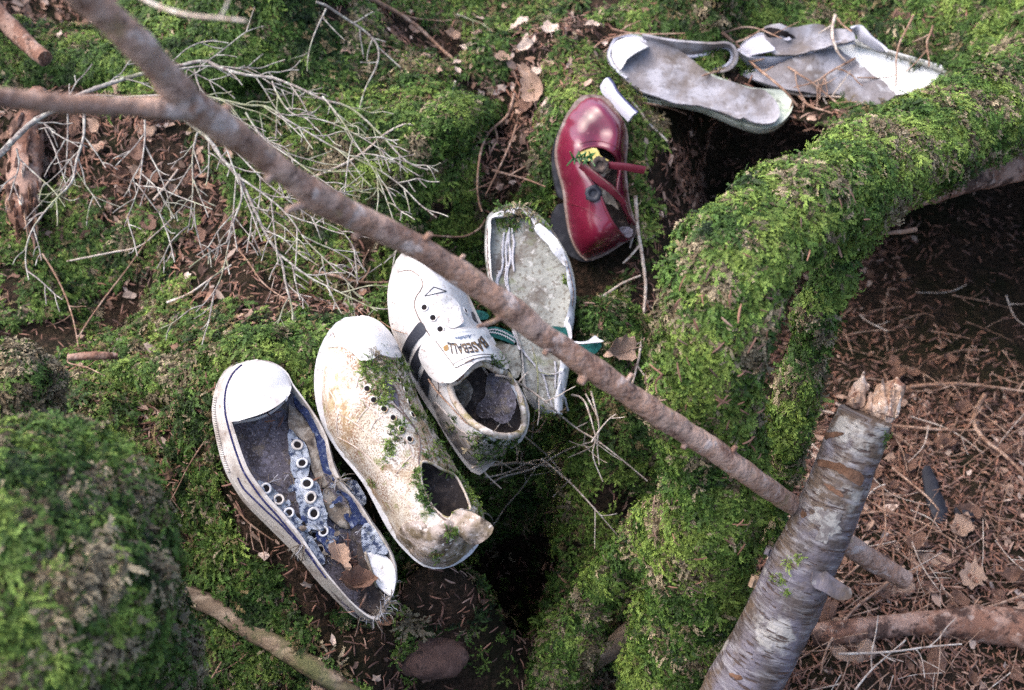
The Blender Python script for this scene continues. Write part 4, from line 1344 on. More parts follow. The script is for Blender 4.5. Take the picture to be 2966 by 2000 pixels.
band('foxing_edge', s1, Q('A', [(140, 424), (205, 413), (275, 398), (342, 368), (402, 320), (441, 264)]), .0022, MAT['rubber_white'], S1, .0008, .0012)
# ribbed toe bumper
vb, fb = [], []
for i in range(34):
    t = i / 33
    a = resample(catmull(Q('A', [(36, 282), (31, 370), (50, 480), (76, 590), (108, 680)]), 8), 34)[i]
    b = a + np.array((9.5, 1.5))
    ha, hb = s1w.hit(*(a + np.array((1.6, 0)))), s1w.hit(*b)
    if ha and hb:
        v, f, _ = tube_geo([ha[0] + ha[1] * .0006, hb[0] + hb[1] * .0006], [.0009, .0008], 6)
        k = len(vb); vb += v; fb += [tuple(j + k for j in q) for q in f]
o = build('bumper_ribs', vb, fb, MAT['foxing'], S1)
# right inner wall, tongue, eyelet strips, heel
sheet('lining', pl, Q('A', [(475, 260), (540, 345), (600, 425), (640, 510), (658, 590), (684, 664), (715, 725), (690, 735), (640, 680), (612, 600), (588, 500), (548, 420), (490, 330)]), MAT['denim'], S1, pin(pl, Q('A', [(540, 330), (640, 510), (690, 670), (500, 340), (590, 520), (640, 690)]), [.029, .029, .029, .016, .016, .016]), .0015, .004, .024, jag=.0012, wob=.002)
sheet('lining', pl, Q('A', [(722, 745), (780, 806), (830, 868), (866, 930), (880, 975), (820, 950), (790, 900), (770, 850), (735, 800)]), MAT['denim'], S1, pin(pl, Q('A', [(780, 800), (866, 925), (740, 800), (820, 950)]), [.030, .030, .020, .016]), .0015, .004, .026, jag=.002, wob=.002)
sheet('tongue', pl, Q('A', [(452, 300), (490, 345), (545, 420), (588, 520), (618, 620), (655, 720), (690, 770), (640, 775), (590, 720), (556, 650), (548, 560), (500, 500), (450, 450), (440, 380)]), MAT['cloth_brown'], S1, pin(pl, Q('A', [(470, 330), (600, 560), (500, 450), (640, 740)]), [.016, .022, .015, .018]), .0014, .004, .018, jag=.0015, wob=.005)
sheet('torn_lining', pl, Q('A', [(640, 780), (700, 740), (735, 770), (790, 850), (800, 940), (760, 1000), (700, 960), (650, 900), (628, 840)]), MAT['cloth_brown'], S1, .017, .0014, .004, .017, jag=.003, wob=.006, seed=4)
sheet('torn_canvas', pl, Q('A', [(742, 920), (800, 915), (812, 960), (785, 1000), (772, 980)]), MAT['denim'], S1, .022, .0014, .003, .022, jag=.002, wob=.003, seed=6)
e1 = sheet('eyelet_strip', pl, Q('A', [(446, 452), (500, 505), (545, 570), (550, 690), (505, 724), (470, 715), (452, 650), (440, 560)]), MAT['denim_faded'], S1, .021, .0016, .004, .021, jag=.002, wob=.003, seed=7)
e2 = sheet('eyelet_strip', pl, Q('A', [(476, 724), (545, 728), (600, 752), (626, 830), (646, 920), (640, 985), (590, 1000), (530, 965), (505, 900), (482, 800)]), MAT['denim_faded'], S1, .022, .0016, .004, .022, jag=.002, wob=.003, seed=8)
e3 = sheet('eyelet_strip', pl, Q('A', [(598, 985), (660, 985), (712, 1040), (706, 1100), (650, 1128), (625, 1080), (600, 1040)]), MAT['denim'], S1, .021, .0016, .004, .021, jag=.002, wob=.004, seed=9)
e4 = sheet('eyelet_strip', pl, Q('A', [(272, 738), (330, 738), (392, 795), (445, 860), (490, 930), (545, 1000), (600, 1075), (640, 1150), (628, 1185), (590, 1150), (545, 1095), (498, 1032), (440, 965), (380, 895), (325, 830)]), MAT['denim_faded'], S1, pin(pl, Q('A', [(290, 770), (500, 1030), (330, 745), (560, 1020)]), [.026, .028, .016, .016]), .0016, .004, .024, jag=.0015, wob=.003, seed=10)
s1e = Surf(e1, e2, e3, e4, plane=pl)
em = eyelet_mesh('eyelet', .0060, .0034, .0011, MAT['sole_rim'])
emd = eyelet_mesh('eyelet', .0060, .0034, .0011, MAT['foxing'])
for ei, (x, y, sc, ang) in enumerate([(487, 542, 1, 0), (513, 640, 1, 0), (541, 750, 1.08, 0), (560, 826, 1.08, 0), (576, 912, 1.08, 0), (318, 776, .95, .5), (388, 838, .95, .5), (443, 908, .9, .6), (577, 1030, .85, .5), (613, 1107, .9, .6), (630, 1010, .9, 0)]):
    h = s1e.hit(*q1('A', x, y)) or s1.hit(*q1('A', x, y))
    n = (h[1] + pl.b * (-ang)).normalized()
    n = (n + Vector((rng.normal(0, .13), rng.normal(0, .13), 0))).normalized()
    place('eyelet', em if ei % 3 else emd, h[0], n, (e1, e1, e2, e2, e2, e4, e4, e4, e4, e4, e3)[ei], rng.random() * 6, (sc * rng.uniform(.85, 1), sc, 1), .0010)
sheet('heel_lining', pl, Q('A', [(820, 1080), (850, 1090), (880, 1180), (910, 1270), (950, 1350), (970, 1400), (925, 1450), (860, 1440), (830, 1400), (840, 1300), (818, 1180)]), MAT['dark_inside'], S1, .019, .002, .004, .019, jag=.002, wob=.006, seed=13)
hc = sheet('heel_patch', pl, Q('A', [(858, 1120), (905, 1122), (945, 1130), (985, 1165), (1012, 1240), (1008, 1310), (986, 1372), (945, 1330), (910, 1262), (880, 1190)]), MAT['sole_rim'], S1, pin(pl, Q('A', [(1010, 1240), (988, 1370), (870, 1140), (920, 1270)]), [.033, .033, .022, .022]), .002, .005, .026, jag=.0006, wob=.0015, seed=14)
sheet('heel_canvas', pl, Q('A', [(840, 978), (872, 962), (905, 1005), (950, 1075), (975, 1130), (948, 1138), (905, 1128), (862, 1128), (842, 1060)]), MAT['denim_faded'], S1, pin(pl, Q('A', [(905, 1000), (970, 1120), (842, 1010), (866, 1120)]), [.031, .031, .022, .0205]), .0016, .004, .026, jag=.001, wob=.0015, seed=15)
rope('heel_cord', Surf(hc, insole, wall, plane=pl), Q('A', [(838, 1000), (846, 1080), (866, 1160), (894, 1240), (930, 1320), (968, 1380)]), .0014, MAT['cloth_brown'], S1, .001)
st = []
for x, y in [(985, 1385), (975, 1400), (960, 1420), (945, 1440), (930, 1455), (960, 1380), (990, 1400), (905, 1480), (940, 1470), (520, 1075), (500, 1085), (715, 735), (700, 720), (840, 985), (650, 770), (480, 930), (560, 985), (690, 1020), (620, 700), (600, 760), (640, 860), (540, 930), (450, 700), (470, 850), (330, 745), (420, 840), (520, 960), (600, 1060), (640, 1140), (760, 860), (790, 930), (860, 1100), (880, 1200), (900, 1400), (870, 1450), (990, 1300), (820, 1080), (700, 1000)]:
    h = s1.hit(*q1('A', x, y))
    if h: st.append(h)
fray('frayed_threads', st, MAT['cloth_brown'], S1, .0004, 7, .016, .8, 3)
fray('frayed_threads', st, MAT['thread'], S1, .0003, 3, .012, .5, 5)
sheet('torn_canvas', pl, Q('A', [(745, 735), (790, 722), (820, 745), (850, 800), (862, 850), (830, 865), (800, 830), (780, 800)]), MAT['denim_faded'], S1, .018, .0014, .004, .018, jag=.004, wob=.008, seed=18)
rs = random.Random(21)
for i in range(26):
    x, y = rs.choice([(rs.uniform(440, 560), rs.uniform(900, 1060)), (rs.uniform(600, 720), rs.uniform(760, 1000)), (rs.uniform(300, 520), rs.uniform(760, 1000)), (rs.uniform(640, 740), rs.uniform(1000, 1120))])
    if not inside(np.array([q1('A', x, y)]), np.array(rl + rr_[::-1]))[0]: continue
    k = rs.randint(5, 7)
    sheet('canvas_scrap', pl, Q('A', [(x + rs.uniform(8, 26) * math.cos(6.283 * j / k), y + rs.uniform(8, 26) * math.sin(6.283 * j / k)) for j in range(k)]), rs.choice([MAT['denim_faded'], MAT['denim'], MAT['cloth_brown'], MAT['denim_faded']]), S1, rs.uniform(.021, .026), .001, .0025, .022, sharp=True, jag=.0012, wob=.006, seed=i)
BLOCK.append([wall, sole, insole, cap])
shoes['A'] = S1

# ---------------------------------------------------------------- 2: white leather shoe stained with rust and moss
pl = PL['B']
S2 = thing('leather_shoe', pl.pt(0, 0, 0), 'rust-speckled white leather lace-up shoe with moss over its lacing and a curled heel tab', 'shoe', 'shoes laid out on the mossy bank')
up2 = Q('B', [(265, 32), (330, 36), (390, 60), (430, 95), (470, 140), (500, 190), (522, 240), (547, 310), (577, 380), (607, 460), (642, 545), (692, 640), (732, 720), (772, 790), (812, 850), (848, 920), (888, 980), (938, 1050), (985, 1130), (1010, 1200), (1000, 1290), (960, 1370), (900, 1430), (850, 1470), (790, 1500), (720, 1502), (650, 1478), (590, 1430), (540, 1380), (490, 1320), (450, 1250), (410, 1170), (360, 1090), (310, 1000), (250, 920), (190, 850), (140, 790), (100, 720), (72, 650), (54, 560), (48, 470), (53, 380), (66, 290), (90, 200), (134, 120), (194, 60)])
hole2 = Q('B', [(645, 885), (700, 890), (760, 925), (835, 960), (880, 1030), (915, 1110), (925, 1165), (870, 1162), (832, 1178), (812, 1208), (770, 1198), (718, 1152), (680, 1090), (650, 1020), (640, 950)])
def h2(P):
    t = np.clip((.175 - P[:, 1]) / .35, 0, 1)
    return .040 + .030 * np.sin(np.clip(t * 1.25, 0, 1) * math.pi / 2)
dent2 = pl.locs(Q('B', [(560, 900), (640, 1000), (720, 1120)]), .05)
hf2 = lambda P, d: dome(h2, .034, .62)(P, d) + .0022 * fbm(P, 30, 3, 3) - .004 * np.exp(-(pdist(P, dent2, False) / .02) ** 2)
up = sheet('upper', pl, up2, MAT['leather_dirty'], S2, hf2, .003, .0045, .012, [hole2], relax=6, hun=.062)
s2f = sheet_surf(pl, up2, hf2, .003, .006, .012)
so = sheet('sole', pl, SOLE['B'], MAT['sole_rim'], S2, .008, .016, .010)
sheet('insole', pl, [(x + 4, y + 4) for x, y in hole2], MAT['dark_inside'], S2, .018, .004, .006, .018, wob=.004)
s2 = Surf(up, plane=pl)
toe2 = decal('toe_cap', s2, Q('B', [(262, 36), (330, 40), (388, 64), (428, 98), (466, 142), (496, 192), (516, 240), (524, 272), (470, 276), (400, 262), (350, 290), (292, 292), (245, 248), (180, 212), (95, 212), (136, 124), (196, 64)]), MAT['leather_toe'], S2, .0004, .0008)
heelp = decal('heel_counter', s2, Q('B', [(700, 1260), (760, 1225), (815, 1225), (860, 1300), (940, 1330), (985, 1330), (950, 1375), (895, 1430), (845, 1465), (790, 1494), (722, 1496), (655, 1472), (595, 1425), (545, 1375), (500, 1310), (560, 1230), (640, 1230)]), MAT['leather_heel'], S2, .0004, .0008, jag=5)
tab = sheet('heel_tab', pl, Q('B', [(818, 1232), (822, 1180), (868, 1160), (940, 1175), (1000, 1208), (1052, 1242), (1066, 1270), (1045, 1312), (1000, 1348), (950, 1372), (890, 1340), (840, 1290)]), MAT['leather_heel'], S2, pin(pl, Q('B', [(820, 1230), (870, 1162), (1000, 1210), (1064, 1270), (950, 1370), (860, 1310), (930, 1250)]), [.066, .076, .086, .080, .056, .060, .078]), .0028, .005, .074, wob=.003, seed=9)
for ln in ([(90, 215), (180, 212), (245, 246), (292, 292)], [(55, 430), (110, 470), (145, 530), (155, 590), (250, 650), (330, 715), (400, 770)], [(160, 740), (230, 775), (300, 822), (360, 880), (410, 945), (520, 1080), (620, 1200), (700, 1275), (780, 1330)], [(300, 520), (345, 570), (420, 630), (500, 700), (560, 770), (600, 860)],
           [(345, 700), (370, 650), (420, 610)], [(270, 650), (300, 600), (330, 570)], [(490, 960), (540, 890), (590, 840)], [(265, 450), (275, 400), (300, 360), (330, 300)], [(160, 730), (150, 660), (160, 600)]):
    band('seam', s2, Q('B', ln), .0011, MAT['stitch_soft'], S2, .0002, .0003)
band('seam', s2, Q('B', [(465, 540), (520, 590), (575, 650), (615, 705), (634, 760), (635, 820), (628, 880), (640, 950)]), .0014, MAT['stitch'], S2, .0003, .0004)
band('seam', s2, Q('B', [(640, 950), (650, 1022), (682, 1095), (720, 1160), (770, 1210), (815, 1235)]), .0016, MAT['stitch'], S2, .0003, .0004)
band('seam', s2, Q('B', [(440, 400), (482, 440), (508, 500), (518, 560), (560, 620), (620, 700)]), .0014, MAT['stitch'], S2, .0003, .0004)
decal('tongue', s2, Q('B', [(430, 395), (470, 430), (500, 490), (510, 560), (492, 545), (462, 500), (440, 450)]), MAT['insole_grey'], S2, .0003, .0005)
rope('collar_binding', s2f, hole2, .0013, MAT['collar'], S2, .0004, True, 7, .15)
em2 = eyelet_mesh('eyelet', .0040, .0025, .0007, MAT['leather_dirty'])
em3 = eyelet_mesh('eyelet', .0040, .0026, .0006, MAT['leather_white'])
for x, y in [(330, 456), (368, 522), (427, 574), (480, 626), (527, 690), (575, 751), (510, 406), (548, 464), (570, 536), (592, 610)]:
    h = s2.hit(*q1('B', x, y))
    place('eyelet', em2, h[0], h[1], S2, 0, (1, 1, 1), .0006)
s2a = Surf(up, tab, so, plane=pl)
moss_bits(s2a, [(Q('B', [(350, 190), (375, 240), (440, 280), (470, 340), (440, 400), (460, 470), (440, 560), (400, 560), (360, 500), (340, 420), (290, 370), (285, 320), (340, 290)]), 150), (Q('B', [(440, 290), (520, 280), (560, 340), (600, 440), (610, 500), (560, 520), (520, 420), (470, 400)]), 70),
                (Q('B', [(580, 560), (640, 590), (690, 640), (740, 720), (720, 720), (660, 650), (600, 620)]), 45), (Q('B', [(470, 650), (540, 640), (560, 690), (500, 760), (480, 830), (430, 900), (405, 900), (430, 830)]), 55),
                (Q('B', [(730, 740), (770, 790), (830, 870), (800, 920), (740, 850), (660, 860), (660, 830)]), 50), (Q('B', [(740, 930), (840, 940), (900, 1000), (950, 1080), (1000, 1160), (980, 1180), (910, 1120), (870, 1040), (830, 970)]), 130),
                (Q('B', [(600, 930), (640, 920), (650, 1020), (700, 1120), (690, 1180), (640, 1100), (610, 1020)]), 60), (Q('B', [(780, 1280), (860, 1270), (860, 1320), (800, 1340)]), 22), (Q('B', [(700, 1400), (740, 1380), (760, 1460), (700, 1480)]), 18), (Q('B', [(340, 980), (370, 980), (380, 1020), (340, 1020)]), 10), (Q('B', [(520, 240), (560, 320), (540, 330), (515, 270)]), 18)], S2, .50, 1.3, .16, .74, 83)
BLOCK.append([so, up]); shoes['B'] = S2

# ---------------------------------------------------------------- 3: white trainer with black side stripes and a tongue label
pl = PL['C']
S3 = thing('striped_trainer', pl.pt(0, 0, 0), 'white vinyl trainer with three black side stripes and printed tongue label, under the diagonal branch', 'shoe', 'shoes laid out on the mossy bank')
up3 = Q('C', [(300, 22), (350, 30), (400, 60), (440, 100), (475, 150), (503, 205), (532, 262), (562, 335), (592, 420), (615, 490), (650, 560), (690, 625), (735, 695), (782, 770), (820, 840), (862, 885), (904, 945), (944, 1022), (968, 1100), (974, 1165), (966, 1232), (930, 1290), (880, 1340), (820, 1390), (750, 1440), (690, 1478), (640, 1494), (585, 1468), (525, 1400), (465, 1322), (405, 1232), (355, 1130), (312, 1042), (262, 960), (205, 870), (155, 765), (115, 665), (86, 580), (76, 480), (81, 380), (96, 290), (122, 200), (166, 110), (222, 48)])
hole3 = Q('C', [(462, 948), (496, 930), (545, 890), (605, 830), (655, 815), (705, 830), (765, 868), (812, 875), (852, 925), (890, 990), (920, 1080), (934, 1160), (926, 1228), (895, 1266), (830, 1285), (745, 1275), (662, 1236), (600, 1196), (540, 1130), (492, 1060), (468, 1000)])
def h3(P):
    t = np.clip((.17 - P[:, 1]) / .34, 0, 1)
    return .040 + .034 * np.sin(np.clip(t * 1.5, 0, 1) * math.pi / 2)
hf3 = lambda P, d: dome(h3, .034, .62)(P, d) + .0012 * fbm(P, 26, 2, 5)
up = sheet('upper', pl, up3, MAT['leather_white'], S3, hf3, .0035, .0045, .012, [hole3], relax=6, hun=.066)
s3f = sheet_surf(pl, up3, hf3, .003, .006, .012)
so = sheet('sole', pl, Q('C', [(300, 30), (160, 90), (100, 160), (62, 280), (50, 380), (56, 480), (70, 580), (130, 730), (200, 900), (240, 985), (300, 1085), (368, 1185), (430, 1292), (500, 1402), (560, 1482), (615, 1532), (665, 1530), (780, 1420), (940, 1290), (960, 1080), (820, 850), (690, 620), (560, 340), (450, 120)]), MAT['foxing'], S3, .005, .013, .009)
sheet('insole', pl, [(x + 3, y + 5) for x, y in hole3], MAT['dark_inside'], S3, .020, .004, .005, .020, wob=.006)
sheet('insole_liner', pl, Q('C', [(680, 930), (730, 880), (790, 900), (850, 1000), (880, 1110), (840, 1190), (740, 1180), (650, 1150), (640, 1080), (690, 1030)]), MAT['insole_grey'], S3, pin(pl, Q('C', [(700, 950), (860, 1050), (700, 1150), (660, 1080)]), [.034, .046, .030, .026]), .003, .004, .032, jag=.004, wob=.008)
sheet('torn_liner', pl, Q('C', [(490, 960), (560, 930), (600, 1000), (580, 1090), (530, 1090)]), MAT['cloth_brown'], S3, .034, .003, .004, .034, jag=.004, wob=.008, seed=3)
s3 = Surf(up, plane=pl)
for st_ in ([(266, 545), (300, 604), (245, 668), (205, 730), (182, 800), (150, 750), (146, 740), (172, 668), (216, 600)], [(326, 638), (288, 694), (270, 752), (280, 792), (252, 855), (243, 930), (204, 872), (204, 820), (226, 758), (266, 698)], [(306, 832), (344, 882), (322, 950), (308, 1034), (268, 960), (270, 908)], [(592, 482), (612, 492), (642, 552), (606, 530)]):
    decal('side_stripe', s3, Q('C', st_), MAT['black'], S3, .0003, .0008, 5)
decal('heel_panel', s3, Q('C', [(345, 1060), (420, 1120), (500, 1220), (590, 1290), (700, 1330), (820, 1350), (800, 1400), (740, 1440), (688, 1470), (640, 1486), (590, 1462), (530, 1396), (470, 1316), (410, 1228)]), MAT['leather_white_dirty'], S3, .0003, .0007, jag=6)
rope('collar_binding', s3f, hole3, .0034, MAT['collar'], S3, .0004, True, 7, .12)
for ln in ([(112, 226), (160, 212), (205, 212), (258, 248)], [(265, 258), (280, 300), (262, 345), (240, 375), (224, 430), (240, 488), (268, 545), (326, 636)], [(80, 560), (78, 480), (84, 380), (100, 300), (128, 205)], [(380, 935), (384, 980), (370, 1030)]):
    band('seam', s3, Q('C', ln), .0011, MAT['stitch'], S3, .0002, .0003)
for a, b in (((350, 318), (432, 346)), ((432, 346), (290, 378)), ((290, 378), (350, 318))):
    band('diamond_outline', s3, Q('C', [a, ((a[0] + b[0]) / 2, (a[1] + b[1]) / 2), b]), .0009, MAT['black'], S3, .0002, .0003)
# the laced flap edge, standing a little off
decal('lace_flap', s3, Q('C', [(345, 398), (400, 384), (450, 404), (486, 452), (502, 512), (518, 566), (470, 590), (420, 560), (380, 500), (350, 440)]), MAT['leather_white'], S3, .0006, .0016, 5, lift=lambda V: .0045 * np.exp(-(pdist(V, np.array(Q('C', [(400, 384), (450, 404), (486, 452), (502, 512), (518, 566)])), False) / 12) ** 2))
tg_px = Q('C', [(330, 640), (290, 682), (270, 745), (280, 790), (305, 838), (342, 892), (392, 930), (440, 940), (484, 936), (535, 897), (600, 830), (655, 806), (705, 812), (765, 846), (806, 872), (816, 840), (772, 760), (730, 690), (695, 622), (650, 582), (560, 584), (450, 606), (380, 620)])
tip_line = np.array(Q('C', [(440, 940), (484, 936), (535, 897), (600, 830), (655, 806), (705, 812), (765, 846), (806, 872)]))
t3 = decal('tongue', s3f, tg_px, MAT['leather_white'], S3, .0006, .0028, 5, lift=lambda V: .002 + .006 * np.exp(-(pdist(V, tip_line, False) / 55) ** 2), lift_dir=pl.n)
st3 = Surf(t3, up, plane=pl)
lb = decal('tongue_label', st3, Q('H', [(195, 542), (380, 795), (560, 1042), (740, 955), (930, 870), (1080, 842), (1240, 842), (1190, 700), (1120, 500), (1060, 370), (960, 335), (800, 333), (600, 370), (400, 432)]), MAT['label'], S3, .0004, .0007, 6, True)
sl = Surf(lb, t3, up, plane=pl)
band('label_line', sl, Q('H', [(520, 972), (700, 880), (900, 818), (1080, 795), (1240, 808)]), .0006, MAT['stitch'], lb, .0002, .0002)
band('label_line', sl, Q('H', [(565, 1038), (740, 950), (930, 868), (1080, 842), (1230, 845)]), .0008, MAT['stitch'], lb, .0002, .0002)
band('label_line', sl, Q('H', [(197, 545), (380, 797), (558, 1038)]), .0008, MAT['stitch'], lb, .0002, .0002)
bb_ = [(1015, 462), (940, 545), (850, 580), (720, 600), (600, 600), (500, 590), (410, 572)]
bt_ = [(1165, 650), (1080, 735), (985, 757), (860, 772), (740, 787), (610, 797), (436, 787)]
text_on('label_print', sl, 'BASEBALL', Q('H', bb_), Q('H', bt_), MAT['ink_gold'], S3, .0007, .030)
text_on('label_print', sl, 'BASEBALL', Q('H', bb_), Q('H', bt_), MAT['ink_black'], S3, .0010, .008)
decal('gold_smear', sl, Q('H', [(395, 620), (430, 650), (430, 700), (400, 735), (360, 735), (335, 680)]), MAT['ink_gold'], lb, .0002, .0003, 3, jag=4)
text_on('label_print', sl, 'Achilles', Q('H', [(848, 437), (700, 460), (550, 487)]), Q('H', [(838, 502), (700, 528), (556, 540)]), MAT['ink_blue'], lb, .0008, .018)
text_on('label_print', sl, 'by', Q('H', [(916, 438), (888, 436), (860, 434)]), Q('H', [(908, 466), (882, 463), (856, 460)]), MAT['ink_blue'], lb, .0008)
text_on('label_print', sl, 'MADE IN JAPAN', Q('H', [(852, 370), (690, 382), (533, 420)]), Q('H', [(847, 388), (690, 401), (538, 438)]), MAT['ink_blue'], lb, .0008)
for x, y in [(290, 451), (345, 518), (392, 592), (555, 475)]:
    h = s3.hit(*q1('C', x, y))
    place('eyelet', em3, h[0], h[1], S3, 0, (1, 1, 1), .0006)
moss_bits(Surf(up, t3, so, plane=pl), [(Q('C', [(710, 770), (780, 790), (810, 850), (760, 850), (720, 810)]), 26), (Q('C', [(560, 1260), (650, 1270), (720, 1320), (850, 1300), (900, 1290), (860, 1400), (740, 1440), (640, 1420), (580, 1340)]), 190), (Q('C', [(440, 1150), (500, 1180), (500, 1260), (450, 1250)]), 22), (Q('C', [(700, 1120), (880, 1110), (900, 1230), (760, 1240), (700, 1180)]), 60)], S3, .60, 1.0, .14, .55, 87)
BLOCK.append([so, up]); shoes['C'] = S3

# ---------------------------------------------------------------- 4: the worn-out sole with green ribbon
pl = PL['D']
S4 = thing('worn_sole', pl.pt(0, 0, 0), 'upper-less grey shoe sole with cracked lining, white rim and torn teal ribbon behind the branch', 'shoe', 'shoes laid out on the mossy bank')
o4 = Q('D', [(75, 130), (110, 88), (180, 52), (260, 36), (330, 42), (400, 85), (470, 140), (530, 210), (580, 290), (620, 360), (652, 430), (682, 530), (694, 640), (691, 740), (678, 840), (668, 930), (666, 1010), (656, 1110), (642, 1210), (622, 1310), (604, 1420), (590, 1502), (540, 1510), (480, 1504), (400, 1444), (332, 1352), (312, 1202), (298, 1052), (256, 930), (204, 770), (132, 640), (90, 585), (66, 450), (58, 330), (62, 220)])
in4 = Q('D', [(108, 142), (180, 128), (260, 108), (340, 112), (385, 150), (420, 215), (480, 290), (560, 390), (612, 440), (628, 505), (636, 590), (658, 680), (642, 780), (614, 880), (600, 1000), (590, 1120), (575, 1250), (560, 1380), (545, 1470), (480, 1470), (420, 1410), (355, 1330), (335, 1200), (318, 1050), (280, 930), (235, 790), (165, 650), (118, 580), (104, 450), (98, 330), (106, 220)])
L = curve2(pl.locs(o4, .012), .006); Lin = curve2(pl.locs(in4, .016), .006)
bed = sheet('sole_lining', pl, o4, MAT['sole_old'], S4, lambda P, d: .006 + .003 * fbm(P, 30, 3, 6) + .004 * np.clip(1 - d / .02, 0, 1), .014, .006, .006)
rim4 = sheet('sole_rim', pl, o4, MAT['sole_rim'], S4, lambda P, d: .006 + .014 * (1 - (1 - np.clip(d / .006, 0, 1)) ** 2) + .0020 * fbm(P, 40, 2, 8), .006, .004, .012, [in4], jag=.0008)
s4 = Surf(bed, rim4, plane=pl)
rope('rim_seam', Surf(rim4, plane=pl), Q('D', [(420, 120), (500, 215), (560, 300), (610, 390), (640, 470), (662, 560), (676, 650), (668, 740)]), .0009, MAT['stitch'], S4, .0001)
rope('rim_seam', Surf(rim4, plane=pl), Q('D', [(80, 200), (78, 300), (82, 420), (96, 540), (120, 610)]), .0009, MAT['stitch'], S4, .0001)
sheet('peeled_rim', pl, Q('D', [(402, 205), (450, 182), (520, 240), (590, 330), (630, 420), (622, 450), (560, 400), (490, 310), (430, 250)]), MAT['sole_rim'], S4, pin(pl, Q('D', [(405, 205), (560, 300), (630, 430), (480, 300)]), [.030, .026, .018, .026]), .003, .004, .022, jag=.0025, wob=.002, seed=4)
for ln in ([(235, 195), (225, 280), (240, 400), (215, 520), (222, 620), (245, 700)], [(250, 200), (262, 300), (256, 400), (265, 490)], [(195, 230), (180, 330), (185, 450), (150, 560), (150, 640)], [(225, 240), (205, 340), (215, 460), (200, 560), (230, 660), (260, 710)], [(160, 500), (140, 560), (138, 620)]):
    rope('loose_thread', s4, Q('D', ln), .0011, MAT['thread'], S4, .0010, rough=.9)
    rope('loose_thread', s4, [(x + 3.5 * math.sin(i * 2.1), y + 4) for i, (x, y) in enumerate(Q('D', ln))], .0007, MAT['thread'], S4, .0010, rough=.9)
for ln in ([(255, 920), (290, 1000), (340, 1080), (400, 1150), (450, 1200), (490, 1300), (510, 1380), (545, 1480)], [(450, 1215), (520, 1222), (590, 1205)], [(550, 1130), (556, 1220), (552, 1320)], [(600, 1320), (612, 1400), (630, 1470)]):
    rope('loose_thread', s4, Q('D', ln), .0011, MAT['thread'], S4, .0016, rough=.9)
rb = sheet('teal_ribbon', pl, Q('D', [(52, 905), (120, 884), (200, 905), (262, 945), (268, 1010), (200, 985), (120, 960), (60, 935)]), MAT['teal'], S4, .016, .002, .004, .016, wob=.002, seed=8)
for ln in ([(60, 915), (130, 905), (200, 928), (264, 965)], [(62, 928), (130, 928), (200, 952), (266, 992)]):
    z = []
    c = resample(catmull(Q('D', ln), 6), 26)
    for i, p in enumerate(c): z.append((p[0], p[1] + (2.2 if i % 2 else -2.2)))
    band('zigzag_stitch', Surf(rb, plane=pl), z, .0010, MAT['thread'], rb, .0004, .0006, 3)
sheet('teal_ribbon', pl, Q('D', [(512, 888), (560, 885), (622, 888), (640, 930), (655, 985), (610, 965), (560, 940)]), MAT['teal'], S4, .021, .002, .004, .021, jag=.002, wob=.003, seed=9)
sheet('teal_ribbon', pl, Q('D', [(712, 1012), (780, 1004), (870, 995), (872, 1045), (800, 1096), (760, 1080), (722, 1062)]), MAT['teal'], S4, .012, .002, .004, .012, jag=.002, wob=.004, seed=10)
sheet('teal_ribbon', pl, Q('D', [(-40, 770), (30, 772), (85, 800), (80, 830), (20, 830), (-40, 815)]), MAT['teal'], S4, .012, .002, .004, .012, jag=.002, wob=.003, seed=11)
sheet('torn_flap', pl, Q('D', [(676, 985), (720, 990), (775, 985), (832, 945), (850, 966), (893, 985), (820, 998), (740, 1006), (690, 1003)]), MAT['sole_rim'], S4, .020, .002, .003, .020, wob=.003, seed=12)
sheet('torn_flap', pl, Q('D', [(610, 850), (655, 870), (668, 960), (650, 975), (632, 910)]), MAT['sole_rim'], S4, .024, .002, .003, .022, wob=.002, seed=13)
sheet('torn_lining', pl, Q('D', [(110, 990), (200, 1000), (290, 1030), (310, 1150), (290, 1260), (220, 1180), (150, 1090)]), MAT['sole_old'], S4, .010, .002, .005, .010, jag=.003, wob=.006, seed=14)
strip_loft('curled_strip', pl, Q('D', [(590, 1260), (560, 1330), (545, 1400), (550, 1490)]), .022, Q('D', [(600, 1290), (600, 1350), (600, 1420), (600, 1500)]), .014, MAT['sole_rim'], S4, .0016, 20, 5, .004)
moss_bits(s4, [(Q('D', [(110, 100), (200, 40), (300, 30), (390, 70), (460, 150), (500, 220), (440, 190), (380, 110), (300, 150), (290, 200), (180, 200), (160, 150), (200, 110)]), 230), (Q('D', [(600, 500), (640, 560), (640, 620), (610, 560)]), 12), (Q('D', [(330, 1440), (450, 1490), (580, 1490), (560, 1520), (400, 1500)]), 40)], S4, .52, 1.0, .22, .7, 93)
BLOCK.append([bed, rim4]); shoes['D'] = S4

